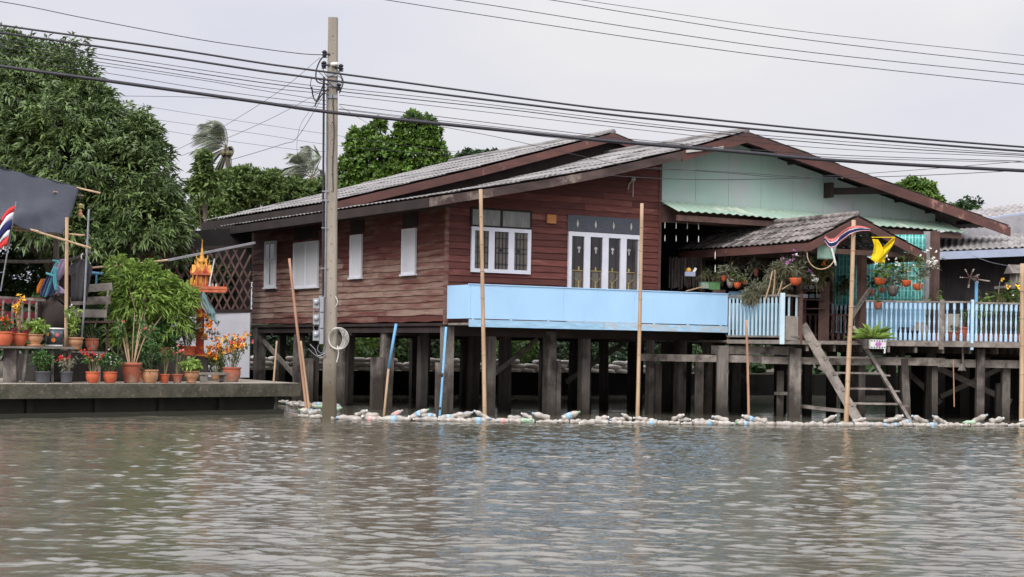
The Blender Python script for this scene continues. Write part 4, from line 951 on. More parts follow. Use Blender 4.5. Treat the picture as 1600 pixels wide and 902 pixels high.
mb = MB(); pl2 = [J(.03, .04, 0), J(18, .04, 0), J(18, 5.9, 0), J(1.2, 5.9, 0), Vector((bk.x+.02, bk.y-.05, 0))]
mb.prism([(q.x, q.y) for q in pl2], lambda x, y: (x, y, .803), lambda x, y: (x, y, .79)); mb.build('paving', 'quay_top', ql, JO)
mb = MB(); k = .55
while k < 17.5:
    mb2 = MB(); a, b = J(k, .5, .1), J(k+1.68, .5, .1); mb2.beam(a, b, .16, .78, t=rnd.random()); mb2.build('retaining_panel', 'quay_dark', ql, JO)
    mb2 = MB(); c = J(k+1.75, .42, .1); mb2.beam(c-Zt(.5), c+Zt(.38), .2, .16, (Wd_.x, Wd_.y, 0), rnd.random()); mb2.build('retaining_post', 'quay_dark', ql, JO); k += 1.82
mb = MB(); mb.beam(J(.5, .22, .03), J(18, .22, .03), .3, .16); mb.build('footing', 'quay_dark', ql, JO)
mb = MB(); a, b = P(447, 645, 44.6), P(486, 652, 43.4); mb.beam(a-Zt(.05), b-Zt(.05), .12, .14); tag(mb.build('floating_plank', 'grey_wood', org=a), 'half sunken grey plank beside the right end of the landing', 'plank')

# ------------------------------------------------------------------ potted plants
def petals(rg, C, m, size, name, parent, org, per=6, wid=.7, up=(0, -.5, .6)):
    n = len(C)
    if not n: return
    A = rdir(rg, n)*.5+np.array(up); A /= np.linalg.norm(A, axis=1, keepdims=True)
    B, D, N, L_ = clusters(rg, np.array(C), A, per, size, 1.3, .2)
    return leafmesh(name, B, D, N, L_, L_*wid, rg.random(len(B)), m, parent, org, 0, .3)
def foliage(parent, org, H, R, nst, m, leaf, nleaf, seed, wid=.4, flowers=(), lo=.25, spread=.9, droop=.3, stem_r=.008, z0=0.0, arch=.0, bush=0, stem_m='stem', lean=(0, 0)):
    rg = np.random.default_rng(seed); org = Vector(org); Cs = []; As = []; mb = MB(); tips = []
    for k in range(nst):
        an = rg.random()*6.28; rr = R*math.sqrt(rg.random()); h = H*(.65+.35*rg.random())*(1-.25*rr/R)
        b0 = org+Vector((math.cos(an)*rr*.2, math.sin(an)*rr*.2, z0)); e = org+Vector((math.cos(an)*rr+lean[0]*h, math.sin(an)*rr+lean[1]*h, z0+h)); mid = b0.lerp(e, .5)+Vector((0, 0, .12*h))
        pts = spline([b0, mid, e], 8); mb.tube(pts, [stem_r*(1-.07*i) for i in range(len(pts))], 4, rg.random()); tips.append(np.array(e))
        for j in range(nleaf):
            f = lo+(1-lo)*rg.random(); q = pts[min(len(pts)-1, int(f*(len(pts)-1)+.5))]; Cs.append(np.array(q)+rg.normal(size=3)*leaf*.25); a = np.array([math.cos(an), math.sin(an), .5])+rg.normal(size=3)*.7; As.append(a/np.linalg.norm(a))
    for k in range(bush):
        d = rdir(rg, 1)[0]; d[2] = abs(d[2]); f = .6+.45*rg.random(); q = np.array(org)+np.array([d[0]*R*f, d[1]*R*f, z0+H*.35+d[2]*H*.62*f]); Cs.append(q); As.append(d)
    mb.build('stem', stem_m, parent, org if parent is None else parent.location)
    po = np.array(parent.location)
    B, D, N, L_ = clusters(rg, np.array(Cs), np.array(As), 3, leaf, spread)
    leafmesh('foliage', B, D, N, L_, L_*wid, np.clip(np.repeat(rg.random(len(Cs)), 3)*.5+rg.random(len(B))*.5, 0, 1), m, parent, po, droop)
    Cs = np.array(Cs)
    for (fm, nf, fs, hi) in flowers:
        hiC = Cs[Cs[:, 2] > np.quantile(Cs[:, 2], hi)]; pick = hiC[rg.integers(0, len(hiC), nf)]+rg.normal(size=(nf, 3))*leaf*.5+np.array([0, -.06, .04])
        petals(rg, pick, fm, fs, 'flowers', parent, po)
def pot_prof(kind, R, h):
    if kind == 'bowl': return [(R*.62, 0), (R*.70, h*.06), (R*.72, h*.12), (R*.88, h*.3), (R*.97, h*.55), (R*.95, h*.8), (R*.93, h*.86), (R*1.03, h*.9), (R*1.03, h), (R*.9, h), (R*.86, h*.85), (R*.5, h*.8)]
    if kind == 'cone': return [(R*.62, 0), (R*.66, h*.05), (R*.9, h*.8), (R*.92, h*.84), (R*1.02, h*.86), (R*1.02, h), (R*.9, h), (R*.86, h*.85), (R*.5, h*.82)]
    if kind == 'urn': return [(R*.58, 0), (R*.6, h*.12), (R*.56, h*.2), (R*.78, h*.4), (R*.95, h*.62), (R*.9, h*.8), (R*.88, h*.86), (R*1.05, h*.9), (R*1.05, h), (R*.9, h), (R*.86, h*.86), (R*.4, h*.82)]
    return [(R*.8, 0), (R*.82, h*.1), (R*.94, h*.9), (R, h*.92), (R, h), (R*.9, h), (R*.86, h*.86), (R*.5, h*.84)]
def potted(px, b, z, wpx, hpx, kind, pm, label, cat='potted plant', pos=None, group=None, saucer=False):
    q = pos if pos is not None else jp(px, b, z); d = q.y; R = wpx*d/FOC/2; h = hpx*d/FOC
    t = empty('potted_plant', q, rnd.random()*0, label, cat, group)
    mb = MB(); mb.lathe(pot_prof(kind, R, h), 20, (0, 0, 0)); p_ = mb.build('pot', pm, t, smooth=True)
    mb = MB(); mb.lathe([(R*.86, h*.88), (R*.3, h*.92), (.001, h*.93)], 12, (0, 0, 0)); mb.build('soil', 'soil', t)
    if saucer: mb = MB(); mb.lathe([(R*.9, -.02), (R*1.1, .02), (R*1.1, .035), (R*.7, .01)], 18); mb.build('saucer', pm, t, smooth=True)
    return t, q, R, h
G1 = 'flower pots set out on the concrete landing'
def pp(px, b, wpx, hpx, kind, pm, label, H, Rr, nst, lm, leaf, nleaf, flowers=(), z=.803, **k):
    t, q, R, h = potted(px, b, z, wpx, hpx, kind, pm, label, group=G1, saucer=k.pop('saucer', False))
    sc_ = q.y/FOC; foliage(t, q, H*sc_, Rr*sc_, nst, lm, leaf, nleaf, abs(int(px))*7+3, flowers=flowers, z0=h*.9, **k); return t
pp(67, .75, 25, 18, 'tub', 'grey_plastic', 'grey plastic pot of upright yellow-green leaves under the bench, left of the other grey pot', 42, 17, 16, 'pot_leaf', .09, 16, lo=.1, wid=.35, bush=60)
pp(104, .6, 20, 18, 'tub', 'grey_plastic', 'smaller grey plastic pot with a few red trumpet flowers', 30, 15, 9, 'grey_leaf', .10, 9, [('flower_red', 7, .07, .6)], wid=.25)
pp(145, .45, 22, 18, 'bowl', 'terracotta', 'orange terracotta pot with bare stems topped by red flowers', 40, 17, 10, 'pot_leaf', .08, 9, [('flower_red', 12, .06, .7), ('flower_pink', 5, .05, .5)], lo=.4, stem_r=.014)
pp(172, .42, 22, 18, 'bowl', 'terracotta', 'orange terracotta pot with small white flowers and leaves spilling right', 34, 20, 14, 'pot_leaf', .08, 14, [('flower_white', 22, .035, .3)], wid=.55, bush=60)
big = pp(205, .55, 33, 32, 'cone', 'terracotta_old', 'largest red-brown pot, streaked white at its foot, with tall bare stems', 95, 34, 11, 'pot_leaf', .12, 9, [('flower_pink', 3, .06, .1)], lo=.5, stem_r=.016, stem_m='bamboo')
pp(234, .45, 27, 21, 'bowl', 'clay_tan', 'glossy tan clay pot with dark drooping fern leaves', 36, 22, 14, 'dark_leaf', .16, 8, wid=.2, droop=.5)
pp(257, .42, 17, 14, 'cone', 'terracotta', 'small orange pot with one thin pale trunk and tufted leaves', 52, 17, 5, 'olive_leaf', .10, 16, lo=.6, stem_r=.014, wid=.22)
pp(277, .42, 18, 14, 'cone', 'terracotta_old', 'small brown pot with a thick stem and pink blossoms', 48, 12, 4, 'pot_leaf', .08, 8, [('flower_pink', 6, .06, .6)], lo=.55, stem_r=.024)
pp(299, .42, 25, 19, 'urn', 'clay_tan', 'orange-tan footed pot with broad light green leaves', 22, 17, 12, 'lime_leaf', .10, 9, wid=.6, bush=40)
pp(362, 1.4, 29, 23, 'bowl', 'terracotta_old', 'red-brown pot at the right end with orange and red bougainvillea', 68, 32, 22, 'olive_leaf', .07, 10, [('flower_orange', 44, .07, .3), ('flower_yellow', 26, .07, .25), ('flower_pink', 14, .08, .6)], lo=.2, wid=.5)
pp(338, 1.9, 17, 14, 'tub', 'clay_tan', 'pale pot behind the low bench with spreading yellow-orange blossoms', 52, 26, 16, 'olive_leaf', .07, 9, [('flower_orange', 36, .08, .35), ('flower_yellow', 24, .07, .25)], lo=.25, wid=.5)
pp(226, 1.6, 26, 16, 'tub', 'terracotta_old', 'old pot half hidden behind the tan pots with small fresh leaves', 76, 32, 18, 'pot_leaf', .08, 16, lo=.15, wid=.5, bush=140)
# plants standing on a low ledge behind
def ledge(a0, a1, b0, b1, z, m='quay_dark', name='low_ledge', lab='', cat='ledge'):
    mb = MB(); pl = [J(a0, b0, 0), J(a1, b0, 0), J(a1, b1, 0), J(a0, b1, 0)]; mb.prism([(q.x, q.y) for q in pl], lambda x, y: (x, y, z), lambda x, y: (x, y, .81)); return tag(mb.build(name, m, org=J(a0, b0, .8)), lab, cat)
zl = P(292, 556, 44.6).z
pb1 = jp(292, 2.1, 0); ledge(2.2, 6.6, 1.95, 2.9, zl, lab='dark low wall behind the row of pots carrying the long planter')
t, q, R, h = potted(292, 2.3, zl, 29, 15, 'tub', 'terracotta', 'terracotta planter of curling silver-grey leaves beside the shrine pedestal', group=G1)
foliage(t, q, 60*q.y/FOC, 22*q.y/FOC, 26, 'grey_leaf', .16, 8, 99, wid=.13, z0=h, lo=.1, droop=.1, spread=1.3)
t, q, R, h = potted(256, 2.3, zl, 22, 12, 'tub', 'terracotta_old', 'brown ribbed pot behind the bush with dense dark leaves', group=G1)
foliage(t, q, 40*q.y/FOC, 26*q.y/FOC, 16, 'pot_leaf', .1, 16, 98, wid=.4, z0=h, lo=.1, bush=120)
# large light green shrub
def shrub(name, pts, leafm, leaf, ncl, per, wid, label, seed, droop=.45, trunk=None, spread=.75, cat='shrub', base=None, inner=.3):
    lobes = [(tuple(P(x, y, d)), (r_*d/FOC, r_*d/FOC*.8, rz*d/FOC)) for x, y, d, r_, rz in pts]
    return lobe_tree(name, base, lobes, ncl, per, leaf, wid, leafm, .05, label, seed=seed, spread=spread, droop=droop, cat=cat, inner=inner, trunk_m='stem')
shrub('feathery_shrub', [(225, 470, 45.3, 52, 48), (195, 445, 45.3, 32, 34), (262, 500, 45.4, 36, 40), (285, 470, 45.4, 22, 26), (185, 416, 45.3, 17, 14), (226, 432, 45.3, 30, 20), (205, 520, 45.6, 34, 36)],
      'lime_leaf', .23, 560, 8, .2, 'large light green shrub with feathery drooping leaves between slatted chair and shrine', 21, base=jp(225, 1.3, .8), inner=.5)
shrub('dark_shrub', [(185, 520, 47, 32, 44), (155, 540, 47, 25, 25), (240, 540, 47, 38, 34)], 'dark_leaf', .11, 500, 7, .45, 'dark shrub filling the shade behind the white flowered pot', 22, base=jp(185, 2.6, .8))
shrub('dark_shrub', [(262, 560, 46.6, 26, 28), (288, 575, 46.4, 22, 20), (330, 575, 47.2, 22, 20)], 'pot_leaf', .10, 420, 7, .4, 'low green shrub filling the gap between the small pots and the shrine plinth', 23, base=jp(275, 2.0, .8))
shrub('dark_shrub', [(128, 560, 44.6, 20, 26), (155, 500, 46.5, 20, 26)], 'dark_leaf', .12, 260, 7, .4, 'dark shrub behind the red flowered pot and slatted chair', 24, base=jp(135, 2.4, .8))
# low bench beside the right pot
q = jp(333, .9, .8); mb = MB(); s_ = q.y/FOC
bn = empty('low_bench', q, JR, 'low weathered plank bench between the tan footed pot and the bougainvillea pot', 'bench')
for it in (BX(-22*s_, 24*s_, -.14, .14, 12*s_, 15.5*s_), BX(-20*s_, -16*s_, -.12, .12, 0, 12*s_), BX(17*s_, 21*s_, -.12, .12, 0, 12*s_), BX(-16*s_, 17*s_, -.02, .02, 3*s_, 6*s_)):
    mb = MB(); it(mb); mb.build('board', 'grey_wood', bn)

# plank table at far left -------------------------------------------
tz = P(60, 541, 42.4).z
q0 = jp(112, 1.0, 0); q1 = jp(-60, 1.0, 0)
tb_ = empty('plank_table', (q0.x, q0.y, .8), 0, 'long grey plank table at the left edge holding flower pots', 'table'); TO = Vector((q0.x, q0.y, .8))
for k in range(3):
    mb = MB(); mb.beam(q0+Nn_*(-.02+.31*k)+Zt(tz-.03), q1+Nn_*(-.02+.31*k)+Zt(tz-.03), .29, .05, t=rnd.random()); mb.build('top_plank', 'grey_wood', tb_, TO)
for px, w_, lean in ((17, .3, 0), (36, .06, .08), (82, .05, 0), (108, .05, 0), (-30, .1, 0)):
    q = jp(px, 1.05, 0); mb = MB(); mb.beam(q+Zt(.8), q+Zt(tz-.06)+Vector((lean, 0, 0)), w_, w_*.8, (0, 1, 0), .8); mb.build('leg', 'pile_wood' if w_ > .2 else 'grey_wood', tb_, TO)
mb = MB(); a, b = jp(60, 1.9, 0), jp(100, 1.9, 0); mb.beam(a+Zt(1.2), b+Zt(1.2), .04, .72); mb.build('side_board', 'quay_dark', tb_, TO)
pp(6, 1.2, 25, 22, 'bowl', 'terracotta', 'orange pot at the left edge of the plank table with small orange flowers', 28, 15, 12, 'pot_leaf', .08, 8, [('flower_orange', 14, .05, .4), ('flower_red', 5, .06, .4)], z=tz)
pp(-14, 1.5, 24, 20, 'bowl', 'terracotta', 'pot cut by the left edge of the photo with red flowers', 52, 22, 12, 'pot_leaf', .08, 8, [('flower_red', 20, .06, .4)], z=tz)
pp(29, 1.3, 25, 20, 'bowl', 'terracotta', 'orange pot of tall pink-brown canes topped with yellow flowers', 64, 12, 10, 'pot_leaf', .07, 5, [('flower_yellow', 12, .075, .75)], z=tz, lo=.05, stem_r=.016, stem_m='bamboo_red')
pp(54, 1.15, 25, 19, 'urn', 'clay_tan', 'glossy tan pot on a saucer with bushy light green leaves', 26, 19, 14, 'lime_leaf', .10, 10, z=tz, wid=.45, saucer=True, bush=50)
# blue ceramic tub with painted flowers
q = jp(84, 1.25, tz); s_ = q.y/FOC; ct = empty('ceramic_tub', q, 0, 'dark blue-grey ceramic tub painted with flowers, white rims top and bottom', 'tub')
mb = MB(); mb.lathe([(12.5*s_, 2*s_), (15*s_, 27*s_), (13.5*s_, 27*s_), (12*s_, 20*s_)], 24); mb.build('tub', 'ceramic_dark', ct, smooth=True)
for z_, r_ in ((0, 12.8), (26.5, 15.4)):
    mb = MB(); mb.lathe([(r_*s_, z_*s_), (r_*s_, (z_+2.4)*s_), ((r_-1.6)*s_, (z_+2.4)*s_), ((r_-1.6)*s_, z_*s_)], 24); mb.build('rim', 'white_plastic', ct, smooth=True)
for dx, dz, fm, rr in ((-7, 19, 'flower_yellow', 3), (7.5, 18, 'flower_pink', 3), (2, 10, 'flower_orange', 3.4)):
    mb = MB(); yy = -math.sqrt(max(0, (12.6+dz*.1)**2-dx*dx))-.4; mb.lathe([(.1*s_, .4*s_), (rr*s_, .1*s_), (rr*s_*.8, -.4*s_)], 8, (dx*s_, yy*s_, dz*s_), Matrix.Rotation(math.pi/2, 3, 'X') @ Matrix.Rotation(dx*.06, 3, 'Y')); mb.build('painted_flower', fm, ct)
pp(117, 1.2, 25, 19, 'urn', 'clay_tan', 'tan pot behind the wooden post with a tall leafy green climber', 62, 14, 9, 'lime_leaf', .1, 14, [('flower_white', 3, .05, .5)], z=tz-.07, lo=.1, wid=.4)
pp(143, 1.5, 21, 19, 'bowl', 'terracotta_old', 'brown terracotta pot between the climber and the slatted chair', 26, 24, 9, 'dark_leaf', .18, 6, z=tz-.09, wid=.15, droop=.6)
mb = MB(); a, b = jp(104, 1.3, 0), jp(158, 1.6, 0); mb.beam(a+Zt(tz-.12), b+Zt(tz-.14), .34, .05); so_ = mb.build('shelf_board', 'grey_wood', org=a+Zt(tz)); tag(so_, 'short grey shelf board under the climber pot', 'shelf')
for px in (106, 155): mb = MB(); c = jp(px, 1.4, 0); mb.beam(c+Zt(.8), c+Zt(tz-.15), .06, .06, (0, 1, 0)); o_b = mb.build('leg', 'grey_wood', so_, a+Zt(tz))

# wooden rail with magenta boards behind the table -------------------
rr_ = empty('old_bench_back', jp(30, 2.0, .8), 0, 'old slatted grey bench back with magenta boards behind the table plants', 'bench'); RO = jp(30, 2.0, .8)
def JP(px, py, b): q = jp(px, b, 0); r = ray(px, py); return CAMP+r*(q.y-0)/r.y if False else P(px, py, q.y)
mb = MB(); mb.beam(JP(-40, 462, 2.0), JP(70, 469.5, 2.0), .08, .06, t=.9); mb.build('top_rail', 'grey_wood', rr_, RO)
for px in (-12, 5, 20, 35, 46, 57): mb = MB(); mb.tube([JP(px, 468, 2.0), JP(px-.3, 480, 2.0), JP(px-1, 512, 2.0)], [.035, .028, .04], 6, .8); mb.build('slat', 'grey_wood', rr_, RO)
for yy in (467, 490, 515): mb = MB(); mb.beam(JP(-40, yy, 2.3), JP(66, yy+4, 2.3), .03, .16); mb.build('board', 'magenta_wood', rr_, RO)
for px in (-20, 62): mb = MB(); mb.beam(JP(px, 468, 2.15), Vector((*JP(px, 540, 2.15).xy, .8)), .07, .07, (0, 1, 0)); mb.build('post', 'dark_wood', rr_, RO)
mb = MB(); rs = random.Random(3)
c = JP(84, 498, 2.2); mb.grid(lambda u, v: c+Vector(((.40+.06*math.sin(u*19+v*5)+.04*math.sin(u*43+v*19))*math.cos(u*6.283)*math.sin(v*3.05+.05), (.4)*math.sin(u*6.283)*math.sin(v*3.05+.05), -(.50+.07*math.sin(u*12)+.05*math.sin(u*37))*math.cos(v*3.05+.05)+.0)), 44, 26)
tag(mb.build('draped_blanket', 'dark_wood', org=(c.x, c.y, .8), smooth=True), 'crumpled dark brown blanket heaped behind the ceramic tub', 'blanket')

# slatted chair -------------------------------------------------------
cO = jp(142, 2.2, .8); ch = empty('slatted_chair', cO, 0, 'tilted grey wooden chair back with three wide slats', 'chair')
for (xa, ya, xb, yb, h_) in ((112, 453, 184, 449, 12), (110, 471, 181, 470, 12), (106, 489, 175, 491, 12.5)):
    a, b = JP(xa, ya, 2.2), JP(xb, yb, 2.2); b.y = a.y+.35; mb = MB(); mb.beam(a, b, .035, h_*a.y/FOC, t=rnd.random()); mb.build('slat', 'quay_top' if False else 'grey_wood', ch, cO)
for px in (122, 166): a, b = JP(px+4, 446, 2.28), JP(px-2, 502, 2.28); mb = MB(); mb.beam(a, b, .05, .05, (0, 1, 0), .8); mb.build('back_post', 'grey_wood', ch, cO)
a, b = JP(106, 503, 2.1), JP(172, 503, 2.1); mb = MB(); mb.beam(a, b, .5, .05); mb.build('seat', 'brown_wood', ch, cO)
for px in (110, 168): q = JP(px, 505, 2.1); mb = MB(); mb.beam(q, Vector((q.x, q.y, .8)), .06, .06, (0, 1, 0)); mb.build('leg', 'brown_wood', ch, cO)

# awning of grey tarpaulin on bamboo ----------------------------------
TD = 42.6
tc_ = empty('tarpaulin_awning', jp(105, 1.2, .8), 0, 'dark grey tarpaulin awning sagging on bamboo poles at the left edge', 'awning'); TCO = jp(105, 1.2, .8)
topL, topR = P(-150, 225, 44.5), P(124, 293, 43.6); botL, botR = P(-150, 315, 41.6), P(97, 369, 42.0)
def tarp(u, v):
    a = topL.lerp(topR, u); b = botL.lerp(botR, u); q = a.lerp(b, v)
    fold_ = .22*math.sin((u*17+v*2.6))*v*(1-.2*u)+.10*math.sin(u*41-v*6)*(.3+.7*v)
    d_ = (u-.62)*6-(1-v)*3.2; fold_ += .42*math.exp(-d_*d_*2.2)+.25*math.exp(-((u-.8)*9-(1-v)*5)**2)
    fold_ *= 1-u**8; q = q+Vector((0, -fold_, .05*math.sin(u*21)*v*v-.25*math.sin(math.pi*v)*.35)); return q
mb = MB(); mb.cloth(tarp, 70, 26, .012); mb.build('tarpaulin', 'tarp', tc_, TCO, True)
mb = MB(); tR2 = P(124, 293, 43.6); bR2 = P(97, 369, 42.0); bk2 = P(104, 300, 45.6)
mb.cloth(lambda u, v: topL.lerp(topR, u).lerp(P(-150, 250, 47).lerp(P(118, 312, 46.6), u), v)+Vector((0, 0, -.1*math.sin(math.pi*v))), 20, 6, .012); mb.build('tarpaulin', 'tarp', tc_, TCO, True)
for a, b, r_ in (((96, 288, 43.75), (157, 302, 43.4), .024), ((84, 300, 43.3), (130, 306, 44.2), .02), ((21, 351, 41.9), (142, 388, 41.9), .028), ((20, 359, 42.5), (133, 368, 42.5), .022), ((-100, 325, 41.7), (60, 362, 41.8), .028)):
    mb = MB(); mb.tube([P(*a), P(*b)], r_, 6, rnd.random()); mb.build('pole', 'bamboo', tc_, TCO)
q = P(104.5, 340, 42.1); mb = MB(); mb.tube([q, Vector((P(103.5, 545, 42.1).x, 42.1, .85))], .045, 7); mb.build('post', 'bamboo', tc_, TCO)
q = P(87, 375, 46.5); mb = MB(); mb.beam(P(88, 360, 46.5), P(87, 480, 46.5), .13, .13, (0, 1, 0)); mb.build('post', 'pile_wood', tc_, TCO)
q = P(139, 327, 42.4); mb = MB(); mb.tube([q, P(131, 490, 42.3), P(126, 545, 42.3)], .026, 6); mb.build('post', 'steel', tc_, TCO)
mb = MB(); mb.tube(spline([P(-40, 408, 44.5), P(60, 409, 44.5), P(110, 406, 44), P(143, 395, 43.6)], 16), .045, 7, .3); mb.build('pole', 'pile_wood', tc_, TCO)
# wind chime
c = P(125.5, 322, 43.5); wc = empty('wind_chime', c, 0, 'small straw coloured wind chime hanging from the tip of the awning pole', 'wind chime')
mb = MB(); mb.tube([(0, 0, .35), (0, 0, 0)], .008, 4); mb.build('string', 'black_rubber', wc)
for z_, r_ in ((0, .07), (-.14, .05), (-.22, .07)): mb = MB(); mb.lathe([(r_*.4, z_+.06), (r_, z_+.02), (r_*.8, z_-.05), (r_*.3, z_-.06)], 7, (0, 0, 0)); mb.build('bead', 'clay_tan' if z_ < -.05 else 'gold', wc)
# flag at left edge
fl = empty('flag', P(3, 445, 41.4), 0, 'striped red white and blue flag drooping from a thin leaning staff at the left edge', 'flag'); FO = P(3, 445, 41.4)
mb = MB(); mb.tube([P(25.5, 315, 41.4), P(1, 455, 41.4)], .018, 6); mb.build('staff', 'steel', fl, FO)
A_, B_ = P(24, 321, 41.35), P(13, 383, 41.35); C_, D_ = P(-28, 352, 41.2), P(-40, 400, 41.1)
for (v0, v1, m_) in ((0, .17, 'cloth_red'), (.17, .36, 'cloth_white'), (.36, .62, 'cloth_blue'), (.62, .78, 'cloth_white'), (.78, 1, 'cloth_red')):
    mb = MB(); mb.cloth(lambda u, v: A_.lerp(B_, .0+(v0+(v1-v0)*(1-v))).lerp(C_.lerp(D_, v0+(v1-v0)*(1-v)), u)+Vector((0, -.09*math.sin(u*7+v0*2), -.12*math.sin(math.pi*u)+.05*math.sin(u*8))), 16, 2, .006)
    mb.build('stripe', m_, fl, FO, True)
# clothes
def garment(name, outline, d, m, label, cat, fold=.03, th=.05):
    # outline in picture order, made at its own distance with real folds and thickness
    rows = outline; c0 = P(*rows[0][:2], d)
    mb = MB(); n = len(rows)-1
    def f(u, v):
        k = min(n-1, int(v*n)); t_ = v*n-k; yl = rows[k][1]*(1-t_)+rows[k+1][1]*t_; xl = rows[k][0]*(1-t_)+rows[k+1][0]*t_; xr = rows[k][2]*(1-t_)+rows[k+1][2]*t_
        return P(xl+(xr-xl)*u, yl, d)+Vector((0, -.07*math.sin(math.pi*u)-fold*math.sin(u*17+v*3), 0))
    mb.cloth(f, 18, 4*n, th); o = mb.build(name, m, org=c0, smooth=True); return tag(o, label, cat)
ts = garment('hanging_shirt', [(124, 405, 130), (116, 410, 139), (109, 416, 144), (107, 428, 144), (111, 432, 142), (111, 471, 136)], 42.45, 'cloth_black', 'black T-shirt hanging behind the wooden post', 't-shirt')
mb = MB(); mb.tube(spline([P(128, 407, 42.5), P(127, 400, 42.5), P(130, 396, 42.5)], 8), .012, 5); mb.tube([P(112, 413, 42.5), P(128, 407, 42.5), P(142, 412, 42.5)], .012, 5); mb.build('hanger', 'white_plastic', ts, P(124, 405, 42.45))
garment('hanging_cloth', [(94, 405, 104), (86, 415, 104), (84, 432, 98), (88, 440, 92)], 42.70, 'cloth_lilac', 'lilac patterned cloth draped on the drying rack left of the post', 'cloth')
garment('hanging_cloth', [(84, 446, 92), (84, 454, 102), (82, 459, 104)], 42.65, 'cloth_lilac', 'pale lower hem of a garment hanging below the lilac cloth', 'cloth')
garment('hanging_cloth', [(78, 428, 86), (70, 440, 86), (64, 455, 84), (63, 464, 80)], 42.50, 'cloth_denim', 'dark denim trousers hanging at the left of the drying rack', 'trousers', .06)
garment('hanging_cloth', [(98, 416, 104), (95, 432, 104), (94, 455, 103)], 42.80, 'cloth_black', 'dark bundle of clothes just left of the wooden post', 'clothes', .05)
garment('hanging_cloth', [(84, 418, 90), (83, 440, 89), (86, 456, 91)], 42.40, 'cloth_teal', 'narrow teal strap of cloth hanging between the trousers and lilac cloth', 'cloth', .02)
garment('hanging_cloth', [(64, 436, 70), (58, 448, 66), (57, 459, 62)], 42.90, 'flower_orange', 'folded orange sheet leaning left of the denim trousers', 'cloth', .01)
mb = MB(); mb.tube(spline([P(80, 428, 42.4), P(86, 414, 42.4), P(92, 409, 42.4), P(82, 407, 42.4)], 12), .022, 6); mb.tube([P(72, 427, 42.4), P(84, 431, 42.4)], .03, 6); mb.tube([P(70, 464, 42.45), P(84, 424, 42.45)], .02, 5)
tag(mb.build('drying_rack', 'cloth_teal', org=P(80, 428, 43.3)), 'turquoise plastic drying rack tangled with clothes', 'drying rack')
mb = MB(); mb.tube([P(138, 426, 45.4), P(235, 434, 45.4)], .035, 8); mb.tube([P(151, 428, 45.4), P(150.5, 444, 45.4)], .028, 6)
tag(mb.build('blue_pipe', 'pipe_blue', org=P(150, 428, 45.4)), 'horizontal light blue pipe running into the feathery shrub', 'pipe')
mb = MB(); mb.tube([P(128, 420, 47.6), P(205, 413.5, 47.8), P(262, 406.5, 48)], .03, 6)
tag(mb.build('gutter_pole', 'bamboo', org=P(205, 414, 47.8)), 'dull brown pole running above the blue pipe towards the shrine', 'pole')
mb = MB(); mb.beam(P(262, 406.8, 48), P(398, 379.5, 50.5), .06, .06)
tag(mb.build('white_gutter', 'neigh_wall', org=P(262, 407, 48)), 'long white gutter sloping up behind the shrine spire to the house', 'gutter')

# lattice and white wall between landing and house --------------------
LO = P(395, 560, 52.0); LO.z = .8
lt = empty('lattice_screen', LO, 0, 'dark diamond lattice screen above a white wall beside the house', 'lattice')
la, lb_ = P(205, 400, 50.5), P(398, 400, 52.5)
def LP(px, py): f = (px-205)/193; return P(px, py, 50.5+2*f)
for s_ in (1, -1):
    for k in range(-4, 17):
        xa = 205+k*13; pts = []
        x0_, x1_ = (xa, xa+s_*50)
        lo_, hi_ = 0.0, 1.0
        # clip to the frame 205..393
        def clip(f): return 205 <= x0_+(x1_-x0_)*f <= 393
        fs_ = [i/24 for i in range(25) if clip(i/24)]
        if len(fs_) < 3: continue
        a, b = fs_[0], fs_[-1]; A0, B0 = LP(x0_+(x1_-x0_)*a, 486-100*a), LP(x0_+(x1_-x0_)*b, 486-100*b); off = Vector((0, .02*s_, 0))
        mb = MB(); mb.beam(A0+off, B0+off, .018, .055, t=rnd.random()); mb.build('slat', 'brown_wood', lt, LO)
for a, b in (((205, 486), (393, 486)), ((205, 392), (393, 385))):
    mb = MB(); mb.beam(LP(*a), LP(*b), .07, .1); mb.build('rail', 'dark_wood', lt, LO)
wo_ = P(328, 580, 52); wo_.z = .8
mb = MB(); a, b = P(268, 487, 51.2), P(391, 487, 52.4); mb.prism([(a.x, .8), (b.x, .8), (b.x, b.z), (a.x, a.z)], lambda x, z: (x, 51.2+(x-a.x)/(b.x-a.x)*1.2, z), lambda x, z: (x, 51.3+(x-a.x)/(b.x-a.x)*1.2, z))
tag(mb.build('garden_wall', 'white_wall', org=wo_), 'plain white wall below the lattice behind the shrine', 'wall')
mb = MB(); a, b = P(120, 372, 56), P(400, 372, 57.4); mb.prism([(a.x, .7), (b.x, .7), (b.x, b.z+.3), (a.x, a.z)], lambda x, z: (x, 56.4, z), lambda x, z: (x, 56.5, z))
tag(mb.build('dark_shed', 'interior', org=(a.x, 56.4, .7)), 'dark unlit shed wall behind the lattice', 'shed')  # near-black colour puts the shade behind the lattice into this wall

mat('scarf_teal', S(150, 186, 190), rough=.7, tone=.1, trans=.3)
